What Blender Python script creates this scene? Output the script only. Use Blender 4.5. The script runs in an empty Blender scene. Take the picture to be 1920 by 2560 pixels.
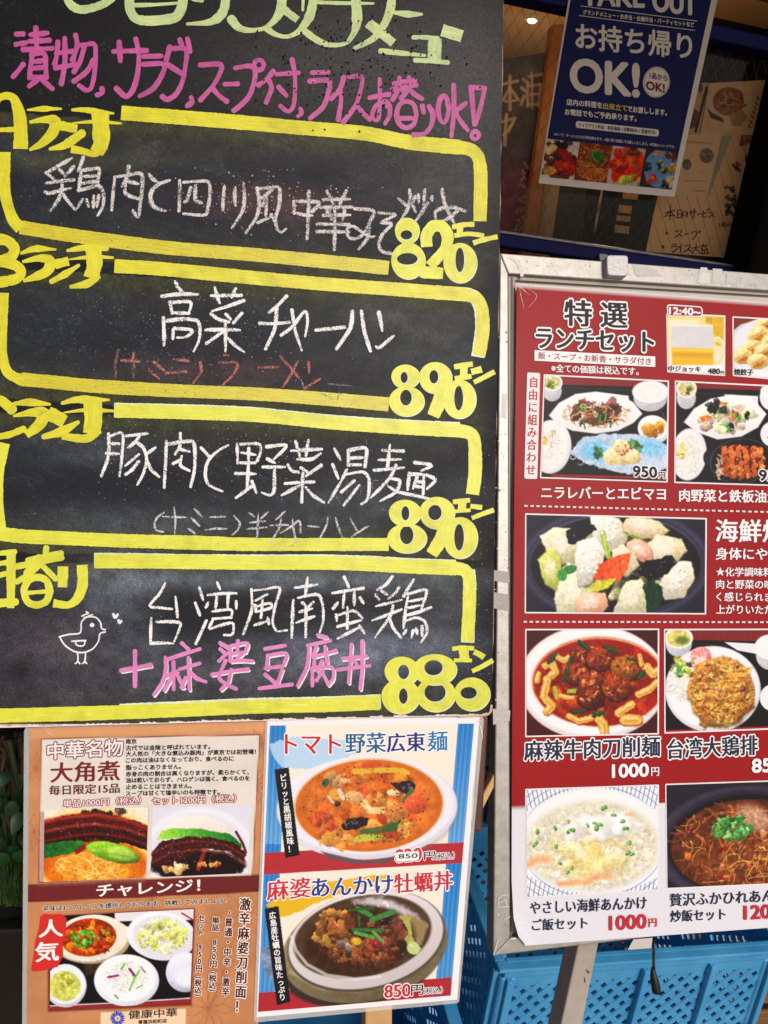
import bpy, bmesh, math, random
import numpy as np
from mathutils import Vector, Matrix

# ---------------------------------------------------------------- camera, sky, sun, exposure
sc = bpy.context.scene
COL = sc.collection
XC = np.array([0.97678925, 0.06103014, 0.20532434])    # world axes seen from the camera
YC = np.array([-0.17914927, -0.29270679, 0.93927008])
ZC = np.array([0.11742361, -0.95425262, -0.27497934])
BAS = np.stack([XC, YC, ZC])
CAM = np.array([0.0, 0.0, 1.45])
FPX = 1850.0

cam = bpy.data.cameras.new('camera')
cam.sensor_fit = 'VERTICAL'
cam.sensor_height = 36.0
cam.lens = FPX / 2560 * 36.0
cam.clip_start = 0.02
cam.clip_end = 200
camo = bpy.data.objects.new('camera', cam)
COL.objects.link(camo)
camo.matrix_world = Matrix(((XC[0], -XC[1], -XC[2], CAM[0]), (YC[0], -YC[1], -YC[2], CAM[1]),
                            (ZC[0], -ZC[1], -ZC[2], CAM[2]), (0, 0, 0, 1)))
sc.camera = camo

SUN_EL, SUN_AZ = 40.0, 20.0          # azimuth: degrees to the right of straight behind the camera
w = bpy.data.worlds.new('World')
sc.world = w
w.use_nodes = True
nt = w.node_tree
sky = nt.nodes.new('ShaderNodeTexSky')
sky.sky_type = 'NISHITA'
sky.sun_disc = False
sky.sun_elevation = math.radians(SUN_EL)
sky.sun_rotation = math.radians(180 - SUN_AZ)
sky.air_density = 1.0
sky.dust_density = 4.0
nt.links.new(sky.outputs[0], nt.nodes['Background'].inputs[0])
nt.nodes['Background'].inputs[1].default_value = 0.07

sun = bpy.data.lights.new('sun', 'SUN')
sun.energy = 1.5
sun.angle = math.radians(14)
sun.color = (1.0, 0.95, 0.90)
suno = bpy.data.objects.new('sun', sun)
COL.objects.link(suno)
e, a = math.radians(SUN_EL), math.radians(SUN_AZ)
sdir = Vector((math.sin(a) * math.cos(e), -math.cos(a) * math.cos(e), math.sin(e)))
suno.rotation_euler = sdir.to_track_quat('Z', 'Y').to_euler()
suno.location = (1, -3, 4)

sc.view_settings.view_transform = 'Standard'
sc.view_settings.look = 'None'
sc.view_settings.exposure = 0.36
sc.view_settings.gamma = 1.0
sc.cycles.transparent_max_bounces = 24
sc.cycles.max_bounces = 6
random.seed(7)
np.random.seed(7)

# ---------------------------------------------------------------- helpers
def ray(px, py):
    return BAS @ np.array([(px - 960) / FPX, (py - 1280) / FPX, 1.0])

class Plane:
    """a real plane in the world (leaning board, upright wall ...)"""
    def __init__(s, lean, px, py, depth):
        l = math.radians(lean)
        s.d = np.array([0, -math.sin(l), -math.cos(l)])
        s.n = np.array([0, -math.cos(l), math.sin(l)])
        s.p = CAM + ray(px, py) * depth
    def at(s, px, py, off=0.0):
        r = ray(px, py)
        return CAM + r * (((s.p + s.n * off - CAM) @ s.n) / (r @ s.n))
    def many(s, P, off):
        P = np.asarray(P, float)
        cam_r = np.stack([(P[:, 0] - 960) / FPX, (P[:, 1] - 1280) / FPX, np.ones(len(P))], 1)
        r = cam_r @ BAS.T
        off = np.broadcast_to(np.asarray(off, float), (len(P),))
        t = ((s.p - CAM) @ s.n + off) / (r @ s.n)
        return CAM + r * t[:, None]

BOARD = Plane(23.8, 960, 1280, 0.75)
STAND = Plane(24.9, 1500, 1500, 0.88)
WIN = Plane(0.0, 1500, 400, 1.6)

def lin(c):
    c = np.asarray(c, float) / 255.0
    return np.where(c <= 0.04045, c / 12.92, ((c + 0.055) / 1.055) ** 2.4)

def link(name, me, mat=None, parent=None):
    o = bpy.data.objects.new(name, me)
    COL.objects.link(o)
    if mat is not None and me is not None:
        me.materials.append(mat)
    if parent is not None:
        o.parent = parent
    return o

def tag(o, label=None, cat=None, group=None, kind=None):
    if label: o['label'] = label
    if cat: o['category'] = cat
    if group: o['group'] = group
    if kind: o['kind'] = kind
    return o

def thing(name, label, cat, loc, group=None):
    o = bpy.data.objects.new(name, None)
    o.empty_display_size = 0.05
    COL.objects.link(o)
    o.location = loc
    return tag(o, label, cat, group)

def child(name, me, mat, root, label=None):
    """link a mesh given in world coordinates under a thing"""
    o = link(name, me, mat)
    o.parent = root
    M = Matrix.Translation(root.location)
    r = root
    while r.parent is not None:
        r = r.parent
    me.transform(Matrix.Translation(-r.location))
    if label: o['label'] = label
    return o

def rmesh(name, V, Fs, cols=None, st=None, smooth=False):
    me = bpy.data.meshes.new(name)
    V = np.asarray(V, float)
    me.from_pydata(V.tolist(), [], [list(map(int, f)) for f in Fs])
    if cols is not None:
        at = me.color_attributes.new('Col', 'FLOAT_COLOR', 'POINT')
        c = np.ones((len(V), 4), np.float32); c[:, :3] = cols
        at.data.foreach_set('color', c.ravel())
    if st is not None:
        at = me.color_attributes.new('St', 'FLOAT_COLOR', 'POINT')
        c = np.ones((len(V), 4), np.float32); c[:, :3] = st
        at.data.foreach_set('color', c.ravel())
    if smooth:
        me.polygons.foreach_set('use_smooth', [True] * len(me.polygons))
    me.update()
    return me

def boxes(name, specs, bev=0.0, seg=2):
    """specs: list of (centre, size, 3x3 axes or None) -> one bevelled mesh"""
    bm = bmesh.new()
    for c, s, ax in specs:
        M = Matrix.Translation(Vector(c))
        if ax is not None:
            M = M @ Matrix(ax).to_4x4()
        M = M @ Matrix.Diagonal((s[0], s[1], s[2], 1))
        r = bmesh.ops.create_cube(bm, size=1.0, matrix=M)
    if bev:
        bmesh.ops.bevel(bm, geom=list(bm.edges), offset=bev, segments=seg, affect='EDGES', profile=0.5)
    me = bpy.data.meshes.new(name)
    bm.to_mesh(me); bm.free()
    return me

def slab(name, pl, pts, front, thick, bev=0.0):
    """solid plate: front face traced on a plane at offset `front`, going `thick` behind it"""
    n = len(pts)
    A = pl.many(pts, front)
    Bk = A - pl.n * thick
    bm = bmesh.new()
    va = [bm.verts.new(v) for v in A]; vb = [bm.verts.new(v) for v in Bk]
    bm.faces.new(va); bm.faces.new(vb[::-1])
    for i in range(n):
        j = (i + 1) % n
        bm.faces.new((va[j], va[i], vb[i], vb[j]))
    bmesh.ops.recalc_face_normals(bm, faces=list(bm.faces))
    if bev:
        bmesh.ops.bevel(bm, geom=list(bm.edges), offset=bev, segments=2, affect='EDGES', profile=0.5)
    me = bpy.data.meshes.new(name)
    bm.to_mesh(me); bm.free()
    return me

def tube(name, pts, r, seg=8):
    V, Fs = [], []
    pts = [np.asarray(p, float) for p in pts]
    rs = r if isinstance(r, (list, tuple)) else [r] * len(pts)
    for i, p in enumerate(pts):
        t = pts[min(i + 1, len(pts) - 1)] - pts[max(i - 1, 0)]
        t = t / (np.linalg.norm(t) + 1e-9)
        u = np.cross(t, [0.13, 0.27, 0.95]); u /= np.linalg.norm(u) + 1e-9
        v = np.cross(t, u)
        for k in range(seg):
            an = 2 * math.pi * k / seg
            V.append(p + (u * math.cos(an) + v * math.sin(an)) * rs[i])
    for i in range(len(pts) - 1):
        for k in range(seg):
            k2 = (k + 1) % seg
            Fs.append((i * seg + k, i * seg + k2, (i + 1) * seg + k2, (i + 1) * seg + k))
    Fs.append(list(range(seg))[::-1]); Fs.append([(len(pts) - 1) * seg + k for k in range(seg)])
    return V, Fs

def join(lst):
    V, Fs, o = [], [], 0
    for v, f in lst:
        V += [tuple(x) for x in v]
        Fs += [[i + o for i in q] for q in f]
        o += len(v)
    return V, Fs

# ---- value noise for colours of printed pictures and dust
def _hash(ix, iy, seed):
    h = (ix * 374761393 + iy * 668265263 + seed * 974634777) & 0xFFFFFFFF
    h = ((h ^ (h >> 13)) * 1274126177) & 0xFFFFFFFF
    return ((h ^ (h >> 16)) & 0xFFFF) / 65535.0

def vnoise(x, y, seed=0):
    ix = np.floor(x).astype(np.int64); iy = np.floor(y).astype(np.int64)
    fx = x - ix; fy = y - iy
    fx = fx * fx * (3 - 2 * fx); fy = fy * fy * (3 - 2 * fy)
    a, b = _hash(ix, iy, seed), _hash(ix + 1, iy, seed)
    c, d = _hash(ix, iy + 1, seed), _hash(ix + 1, iy + 1, seed)
    return (a * (1 - fx) + b * fx) * (1 - fy) + (c * (1 - fx) + d * fx) * fy

def fbm(x, y, seed=0, o=4):
    s, a, t = 0, 0.5, 0
    for i in range(o):
        s = s + a * vnoise(x, y, seed + i * 17); t += a
        x, y, a = x * 2.03, y * 2.03, a * 0.55
    return s / t

def sstep(a, b, x):
    t = np.clip((x - a) / (b - a + 1e-9), 0, 1)
    return t * t * (3 - 2 * t)

# ---------------------------------------------------------------- materials
def newmat(name):
    m = bpy.data.materials.new(name)
    m.use_nodes = True
    return m, m.node_tree, m.node_tree.nodes['Principled BSDF']

def N(t, typ, **kw):
    n = t.nodes.new(typ)
    for k, v in kw.items():
        if k[0] == 'i' and k[1:].isdigit():
            n.inputs[int(k[1:])].default_value = v
        else:
            setattr(n, k, v)
    return n

def ramp(t, fac, stops):
    r = N(t, 'ShaderNodeValToRGB')
    e = r.color_ramp.elements
    while len(e) < len(stops): e.new(0.5)
    for k, (p, c) in enumerate(stops):
        e[k].position = p
        e[k].color = (*c, 1) if len(c) == 3 else c
    t.links.new(fac, r.inputs[0])
    return r.outputs[0]

def noise(t, scale, detail=4, rough=0.55, vec=None, coord='Object'):
    n = N(t, 'ShaderNodeTexNoise')
    n.inputs['Scale'].default_value = scale
    n.inputs['Detail'].default_value = detail
    n.inputs['Roughness'].default_value = rough
    if vec is None:
        tc = N(t, 'ShaderNodeTexCoord')
        vec = tc.outputs[coord]
    t.links.new(vec, n.inputs['Vector'])
    return n.outputs['Fac']

def bump(t, bs, h, strength, dist=0.001):
    b = N(t, 'ShaderNodeBump')
    b.inputs['Strength'].default_value = strength
    b.inputs['Distance'].default_value = dist
    t.links.new(h, b.inputs['Height'])
    t.links.new(b.outputs[0], bs.inputs['Normal'])

def mat_print(name, rough=0.32, coat=0.0, grain=0.06, wav=0.0):
    m, t, b = newmat(name)
    a = N(t, 'ShaderNodeAttribute', attribute_name='Col')
    nz = noise(t, 900, 2)
    mx = N(t, 'ShaderNodeMix', data_type='RGBA', blend_type='MULTIPLY')
    mx.inputs[0].default_value = 1.0
    t.links.new(a.outputs['Color'], mx.inputs[6])
    t.links.new(ramp(t, nz, [(0.3, (1 - grain,) * 3), (0.7, (1, 1, 1))]), mx.inputs[7])
    t.links.new(mx.outputs[2], b.inputs['Base Color'])
    b.inputs['Roughness'].default_value = rough
    b.inputs['Specular IOR Level'].default_value = 0.16
    if coat:
        b.inputs['Coat Weight'].default_value = coat
        b.inputs['Coat Roughness'].default_value = 0.12
    if wav:
        bump(t, b, noise(t, 9, 2), wav, 0.01)
    return m

def mat_plain(name, c1, c2=None, scale=30, rough=0.5, metal=0.0, bmp=0.0, bscale=200, spec=None):
    m, t, b = newmat(name)
    c1 = lin(c1); c2 = lin(c2) if c2 is not None else c1 * 0.8
    t.links.new(ramp(t, noise(t, scale, 5), [(0.3, tuple(c1)), (0.7, tuple(c2))]), b.inputs['Base Color'])
    b.inputs['Roughness'].default_value = rough
    b.inputs['Metallic'].default_value = metal
    if spec is not None: b.inputs['Specular IOR Level'].default_value = spec
    if bmp: bump(t, b, noise(t, bscale, 3), bmp)
    return m

def mat_paint(name, c1, c2, c3=None, worn=0.0, across=5.0, edge=0.0):
    """brushed marker paint; streaks follow the stroke (attribute St: across, along, seed)"""
    m, t, b = newmat(name)
    a = N(t, 'ShaderNodeAttribute', attribute_name='St')
    mp = N(t, 'ShaderNodeMapping')
    mp.inputs['Scale'].default_value = (across, 0.7, 9)
    t.links.new(a.outputs['Vector'], mp.inputs['Vector'])
    n1 = noise(t, 1.0, 3, 0.6, vec=mp.outputs[0])
    n2 = noise(t, 60, 3)
    mx = N(t, 'ShaderNodeMath', operation='MULTIPLY_ADD', i1=0.7)
    t.links.new(n1, mx.inputs[0])
    m2 = N(t, 'ShaderNodeMath', operation='MULTIPLY', i1=0.3)
    t.links.new(n2, m2.inputs[0]); t.links.new(m2.outputs[0], mx.inputs[2])
    stops = [(0.36, tuple(lin(c1))), (0.60, tuple(lin(c2)))]
    if c3: stops.append((0.72, tuple(lin(c3))))
    col = ramp(t, mx.outputs[0], stops)
    t.links.new(col, b.inputs['Base Color'])
    b.inputs['Roughness'].default_value = 0.45
    bump(t, b, n1, 0.25, 0.0006)
    thin = ramp(t, noise(t, 34, 4, .65), [(0.30, (.80,) * 3), (0.52, (1, 1, 1))])
    if not worn: t.links.new(thin, b.inputs['Alpha'])
    if worn:
        al = ramp(t, noise(t, 420, 3, 0.7), [(0.30, (0, 0, 0)), (0.36, (1, 1, 1))])
        big = ramp(t, noise(t, 16, 3), [(0.5 - worn * .3, (1, 1, 1)), (0.62, (0, 0, 0))])
        mm = N(t, 'ShaderNodeMath', operation='MAXIMUM')
        t.links.new(al, mm.inputs[0]); t.links.new(big, mm.inputs[1])
        t.links.new(mm.outputs[0], b.inputs['Alpha'])
    return m

def mat_chalk(name, c, dens=0.5, scale=800):
    m, t, b = newmat(name)
    b.inputs['Base Color'].default_value = (*lin(c), 1)
    b.inputs['Roughness'].default_value = 0.95
    b.inputs['Specular IOR Level'].default_value = 0.1
    a = N(t, 'ShaderNodeAttribute', attribute_name='St')
    sx = N(t, 'ShaderNodeSeparateXYZ'); t.links.new(a.outputs['Vector'], sx.inputs[0])
    ab = N(t, 'ShaderNodeMath', operation='ABSOLUTE'); t.links.new(sx.outputs[0], ab.inputs[0])
    pw = N(t, 'ShaderNodeMath', operation='POWER', i1=3.0); t.links.new(ab.outputs[0], pw.inputs[0])
    n1 = noise(t, scale, 2, 0.7); n2 = noise(t, 90, 3, 0.6)
    # alpha = noise + patch - edge falloff
    s1 = N(t, 'ShaderNodeMath', operation='MULTIPLY_ADD', i1=0.55); t.links.new(n2, s1.inputs[0]); t.links.new(n1, s1.inputs[2])
    s2 = N(t, 'ShaderNodeMath', operation='MULTIPLY_ADD', i1=-0.16); t.links.new(pw.outputs[0], s2.inputs[0]); t.links.new(s1.outputs[0], s2.inputs[2])
    th = 1.0 - dens * 0.5
    al = ramp(t, s2.outputs[0], [(th - 0.14, (0.10,) * 3), (th + 0.05, (1, 1, 1))])
    t.links.new(al, b.inputs['Alpha'])
    return m

M_PRINT = mat_print('printed_paper', 0.6)
M_LAMP = mat_print('laminated_print', 0.45, coat=0.0, wav=0.12)
M_CLEAR, t_, b_ = newmat('clear_laminate')
b_.inputs['Base Color'].default_value = (0.8, 0.78, 0.74, 1)
b_.inputs['Roughness'].default_value = 0.15
b_.inputs['Alpha'].default_value = 0.32
bump(t_, b_, noise(t_, 60, 3), 0.4, 0.004)

# ---------------------------------------------------------------- flat artwork on a plane
_TXT = {}
def glyphs(s):
    if s not in _TXT:
        cu = bpy.data.curves.new('t', 'FONT'); cu.body = s; cu.resolution_u = 4
        o = bpy.data.objects.new('t', cu); COL.objects.link(o)
        dg = bpy.context.evaluated_depsgraph_get()
        me = bpy.data.meshes.new_from_object(o.evaluated_get(dg))
        V = np.array([v.co[:2] for v in me.vertices]) if len(me.vertices) else np.zeros((0, 2))
        Fs = [list(p.vertices) for p in me.polygons]
        bpy.data.objects.remove(o); bpy.data.curves.remove(cu); bpy.data.meshes.remove(me)
        _TXT[s] = (V, Fs)
    return _TXT[s]

class Art:
    """coloured flat shapes lying on a plane; each new shape lies a hair above the last"""
    STEP = 4e-6
    def __init__(s, pl, off):
        s.pl, s.off, s.k = pl, off * (0.3 if pl is BOARD else 1.0), 0
        s.V, s.F, s.C, s.S, s.n = [], [], [], [], 0
        s.cut = [0]
    def add(s, P, Fs, col, st=None, lift=None):
        P = np.asarray(P, float)
        s.k += 1
        off = s.off + s.k * s.STEP + (0 if lift is None else lift)
        s.V.append(s.pl.many(P, off))
        s.F += [[i + s.n for i in f] for f in Fs]
        c = np.zeros((len(P), 3)); c[:] = lin(col) if np.ndim(col) == 1 else col
        s.C.append(c)
        s.S.append(np.zeros((len(P), 3)) if st is None else st)
        s.n += len(P)
    def poly(s, pts, col):
        s.add(pts, [list(range(len(pts)))], col)
    def ell(s, cx, cy, rx, ry, col, rot=0, n=48, ring=None):
        an = np.linspace(0, 2 * math.pi, n, endpoint=False)
        c, q = math.cos(rot), math.sin(rot)
        x, y = rx * np.cos(an), ry * np.sin(an)
        P = np.stack([cx + x * c - y * q, cy + x * q + y * c], 1)
        if ring is None:
            s.poly(P, col)
        else:
            cx2, cy2, rx2, ry2 = ring
            Q = np.stack([cx2 + rx2 * np.cos(an), cy2 + ry2 * np.sin(an)], 1)
            st = np.zeros((2 * n, 3)); st[:n, 0] = -1; st[n:, 0] = 1; st[:, 2] = s.k * .37
            st[:n, 1] = st[n:, 1] = np.abs(an - math.pi) * 2
            s.add(np.vstack([P, Q]), [(i, (i + 1) % n, n + (i + 1) % n, n + i) for i in range(n)], col, st)
    def rect(s, q, col, r=0):
        """quad TL TR BR BL with rounded corners of r px"""
        if not r:
            return s.poly(q, col)
        q = np.asarray(q, float); out = []
        for i in range(4):
            p, a, b = q[i], q[i - 1], q[(i + 1) % 4]
            u = (a - p) / np.linalg.norm(a - p) * r; v = (b - p) / np.linalg.norm(b - p) * r
            for t in np.linspace(0, 1, 6):
                out.append(p + u * (1 - t) ** 2 + v * t ** 2)
        s.poly(out, col)
    def mark(s):
        """what follows is a piece of its own"""
        if len(s.V) != s.cut[-1]: s.cut.append(len(s.V))
    def txt(s, body, bl, br, h, col, bold=0.0, halo=None, hw=0.0, mincho=0.0, lean=0.0, dy=0.0):
        """text whose ink box runs from bl to br with height h (photo pixels)"""
        s.mark()
        V, Fs = glyphs(body)
        if not len(V): return
        lo, hi = V.min(0), V.max(0)
        U = (V - lo) / (hi - lo)
        bl, br = np.array(bl, float), np.array(br, float)
        P = bl + U[:, :1] * (br - bl) + np.stack([lean * U[:, 1] * h, -U[:, 1] * h], 1)
        s.multi(P, Fs, col, bold, halo, hw, mincho)
    def multi(s, P, Fs, col, bold, halo, hw, mincho=0.0):
        nF = len(Fs)
        if halo is not None:
            k = 12
            for i in range(k):
                an = 2 * math.pi * i / k
                s.add(P + np.array([math.cos(an), math.sin(an)]) * (hw + bold), Fs, halo)
        s.add(P, Fs, col)
        if bold:
            k = 6
            for i in range(k):
                an = 2 * math.pi * i / k
                s.add(P + np.array([math.cos(an), math.sin(an) * (1 - mincho)]) * bold, Fs, col)
    def vtxt(s, body, top, bot, cw, col, bold=0.0, halo=None, hw=0.0, mincho=0.0):
        """vertical text: cells from top (centre) to bot (centre)"""
        s.mark()
        top, bot = np.array(top, float), np.array(bot, float)
        n = len(body)
        step = (bot - top) / n
        ch = np.linalg.norm(step)
        dx = step / ch
        ax = np.array([dx[1], -dx[0]])            # to the right of the downward line
        for i, c in enumerate(body):
            if c == ' ': continue
            V, Fs = glyphs(c)
            if not len(V): continue
            wch = V[:, 0].max() if c.isascii() else 1.0
            mid = top + step * (i + .5)
            if c in '（）(':
                X, Yv = (V[:, 1] - .38), (V[:, 0] - .5)
                P = mid + X[:, None] * ax * cw * -1 + Yv[:, None] * dx * ch
            else:
                P = mid + (V[:, :1] - wch / 2) * ax * cw - (V[:, 1:] - .38) * dx * min(ch, cw * 1.15)
            s.multi(P, Fs, col, bold, halo, hw, mincho)
    def stroke(s, pts, wd, col, smooth=True, wob=0.10, cap=True, taper=None, seed=None):
        P = np.array(pts, float)
        if smooth and len(P) > 2:
            out = []
            Q = np.vstack([2 * P[0] - P[1], P, 2 * P[-1] - P[-2]])
            for i in range(1, len(Q) - 2):
                m = 5
                for t in np.linspace(0, 1, m, endpoint=False):
                    p0, p1, p2, p3 = Q[i - 1:i + 3]
                    tau = 0.42
                    m1, m2 = (p2 - p0) * tau, (p3 - p1) * tau
                    out.append((2 * t**3 - 3 * t**2 + 1) * p1 + (t**3 - 2 * t**2 + t) * m1 + (-2 * t**3 + 3 * t**2) * p2 + (t**3 - t**2) * m2)
            out.append(P[-1]); P = np.array(out)
        else:                                     # subdivide a straight line
            out = []
            for i in range(len(P) - 1):
                for t in np.linspace(0, 1, 6, endpoint=False): out.append(P[i] * (1 - t) + P[i + 1] * t)
            out.append(P[-1]); P = np.array(out)
        Ls = np.concatenate([[0], np.cumsum(np.linalg.norm(np.diff(P, axis=0), axis=1))])
        m_ = int(np.clip(Ls[-1] / 5.0, 6, 260)); tt = np.linspace(0, Ls[-1], m_)
        P = np.stack([np.interp(tt, Ls, P[:, 0]), np.interp(tt, Ls, P[:, 1])], 1)
        d = np.gradient(P, axis=0)
        d /= np.linalg.norm(d, axis=1)[:, None] + 1e-9
        nn = np.stack([-d[:, 1], d[:, 0]], 1)
        L = np.concatenate([[0], np.cumsum(np.linalg.norm(np.diff(P, axis=0), axis=1))])
        T = L / max(L[-1], 1e-6)
        W = np.full(len(P), wd / 2.0)
        rs = np.random.RandomState(seed if seed is not None else (s.k * 7 + 3))
        W = W * (1 + wob * (np.interp(T, np.linspace(0, 1, 5), rs.rand(5)) - .5) * 2)
        W = W + np.clip(wd * .02, .1, .4) * rs.randn(len(W)) * (1 if wob else 0)
        if taper: W = W * np.interp(T, np.linspace(0, 1, len(taper)), taper)
        if cap:
            caps = []
            r0, r1 = W[0], W[-1]
            A = [(P[0] - d[0] * r0 * k, W[0] * math.sqrt(max(0, 1 - k * k)), nn[0], -k * r0) for k in (.92, .6, .3)]
            Bc = [(P[-1] + d[-1] * r1 * k, W[-1] * math.sqrt(max(0, 1 - k * k)), nn[-1], L[-1] + k * r1) for k in (.3, .6, .92)]
            P = np.vstack([[q[0] for q in A], P, [q[0] for q in Bc]])
            nn = np.vstack([[q[2] for q in A], nn, [q[2] for q in Bc]])
            W = np.concatenate([[q[1] for q in A], W, [q[1] for q in Bc]])
            L = np.concatenate([[q[3] for q in A], L, [q[3] for q in Bc]])
        n = len(P)
        V = np.vstack([P + nn * W[:, None], P - nn * W[:, None]])
        st = np.zeros((2 * n, 3)); st[:n, 0] = 1; st[n:, 0] = -1
        st[:n, 1] = st[n:, 1] = L / max(wd, 1); st[:, 2] = (s.k * 0.731) % 7
        # a whisper of rise along the stroke keeps folded-over corners apart
        s.k += 1
        off = s.off + s.k * s.STEP + np.concatenate([np.arange(n), np.arange(n)]) * 1.0e-7
        s.V.append(s.pl.many(V, off))
        s.F += [[i + s.n, i + 1 + s.n, n + i + 1 + s.n, n + i + s.n] for i in range(n - 1)]
        c = np.zeros((2 * n, 3)); c[:] = lin(col)
        s.C.append(c); s.S.append(st); s.n += 2 * n
    def build(s, name, mat, root, label=None, split=True):
        cuts = (s.cut if split else [0]) + [len(s.V)]
        cnt = np.concatenate([[0], np.cumsum([len(v) for v in s.V])])
        o = None
        for a_, b_ in zip(cuts[:-1], cuts[1:]):
            if a_ == b_: continue
            lo, hi = cnt[a_], cnt[b_]
            Fs = [[i - lo for i in f] for f in s.F if lo <= f[0] < hi]
            me = rmesh(name, np.vstack(s.V[a_:b_]), Fs, np.vstack(s.C[a_:b_]), np.vstack(s.S[a_:b_]))
            o = child(name, me, mat, root, label)
        return o

def S(data, ox, oy, k):
    """'x,y x,y / x,y ...' in a crop's coordinates -> list of strokes in photo pixels"""
    out = []
    for part in data.split('/'):
        pts = [tuple(map(float, p.split(','))) for p in part.split()]
        out.append([(ox + x / k, oy + y / k) for x, y in pts])
    return out

# ================================================================ CHALKBOARD
def O3(pl, px, py, off=0.0):
    return tuple(pl.at(px, py, off))

board = thing('chalkboard', 'large black chalkboard with handwritten yellow, pink and white lunch prices', 'chalkboard', O3(BOARD, 640, 1800))

def board_right(y):  # traced right edge
    return 1259 - 29 * y / 1780
edge_pts = [(-160, -330), (1264, -330)]
rs = np.random.RandomState(3)
for y in np.linspace(-250, 1770, 60):
    edge_pts.append((board_right(y) + rs.randn() * 0.7, y))
edge_pts += [(1229, 1779), (1224, 1785)]
bot = [(1224, 1785)] + [(x, 1786 + (1224 - x) * 0.0262 + rs.randn() * 1.3) for x in np.linspace(1210, -150, 90)]
edge_pts += bot[1:] + [(-160, 1823)]

# front face: a fine sheet whose chalk dust and painted sheen are part of the surface
def dust_and_sheen(x, y):
    c = np.zeros((len(x), 3)); c[:] = (0.0075, 0.0078, 0.0092)
    n1 = fbm(x / 90, y / 60, 5); n2 = fbm(x / 26, y / 20, 9); n3 = fbm(x / 7, y / 6, 2, 2)
    def addc(mask, col, amt):
        nonlocal c
        m = (np.clip(mask, 0, 1) * amt)[:, None]
        c = c * (1 - m) + np.array(lin(col)) * m
    inside = (sstep(0, 60, x + 40)) * (x < 1215)
    # grey-blue wiped chalk veil inside every lunch box
    for (t0, t1, b0, b1, s) in ((300, 385, 590, 660, 1.0), (690, 760, 950, 1005, 1.1), (1052, 1085, 1335, 1350, 0.8), (1425, 1440, 1790, 1760, 1.0)):
        top = t0 + (t1 - t0) * x / 1200; bo = b0 + (b1 - b0) * x / 1000
        xr = 1 - sstep(1165, 1235, x)
        band = sstep(0, 40, y - top) * sstep(0, 30, bo - y) * xr
        addc(band * (0.35 + 0.65 * n1) * (0.7 + .5 * n2), (84, 94, 116), 0.14 * s)
        # olive smear under the yellow line and above the lower one
        up = np.exp(-np.clip(y - top, 0, None) / (16 + 26 * n1)) * (y > top - 20) * xr
        lo = np.exp(-np.clip(bo - y, 0, None) / (12 + 24 * n1)) * (y < bo + 46) * (y > bo - 120) * xr
        addc(up * (0.3 + n2) * (0.6 + .8 * n3), (150, 152, 92), 0.15)
        addc(lo * (0.3 + n2) * (0.6 + .8 * n3), (150, 150, 96), 0.15)
    # bright dusty patches
    for (cx, cy, rx, ry, col, am) in ((560, 1690, 420, 70, (130, 128, 136), .30), (300, 1520, 110, 120, (150, 160, 180), .30), (880, 1620, 230, 60, (170, 180, 205), .42),
                                      (700, 1450, 420, 28, (150, 165, 185), .45), (1120, 1560, 70, 110, (120, 122, 128), .2), (120, 1620, 160, 130, (110, 100, 105), .35),
                                      (640, 500, 130, 38, (150, 92, 90), .22), (810, 530, 110, 46, (140, 92, 92), .16), (560, 930, 260, 36, (140, 90, 92), .16), (1020, 850, 170, 80, (125, 130, 125), .25), (210, 1120, 160, 40, (120, 130, 140), .25), (960, 1260, 240, 60, (110, 116, 124), .25),
                                      (1060, 470, 130, 60, (125, 125, 125), .18), (330, 1310, 260, 40, (120, 128, 140), .30), (200, 400, 220, 30, (130, 130, 90), .22)):
        q = ((x - cx) / rx) ** 2 + ((y - cy) / ry) ** 2
        addc(np.exp(-q) * (0.25 + 1.1 * n2 * n1 * 2) * (0.75 + .5 * n3), col, am)
    # wiped-clean black behind the last line of writing and an inky thumb mark
    m = np.exp(-(((x - 620) / 330) ** 4 + ((y - 1535) / 62) ** 4))
    c = c * (1 - .75 * m[:, None]) + np.array((.008, .008, .009)) * (.75 * m[:, None])
    m = np.exp(-(((x - 52) / 26) ** 2 + ((y - 1670) / 34) ** 2)) * (.4 + n2)
    c = c * (1 - .5 * np.clip(m, 0, 1)[:, None])
    addc(sstep(.62, .9, n3) * sstep(.5, .8, n1), (150, 155, 160), .12)
    # long streaks of the wiping cloth
    st = fbm((x + y * 1.6) / 160, (y - x * .35) / 9, 31, 3)
    addc(sstep(.6, .85, st) * n1 * (y > 330), (140, 145, 150), .06)
    q = ((x - 960) / 420) ** 2 + ((y - 150) / 190) ** 2  # two grey patches: sheen of the upper right painted into the face colour
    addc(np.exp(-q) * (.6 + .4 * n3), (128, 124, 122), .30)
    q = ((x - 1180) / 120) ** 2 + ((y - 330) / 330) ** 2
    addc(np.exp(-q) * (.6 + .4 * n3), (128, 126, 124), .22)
    return c

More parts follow.
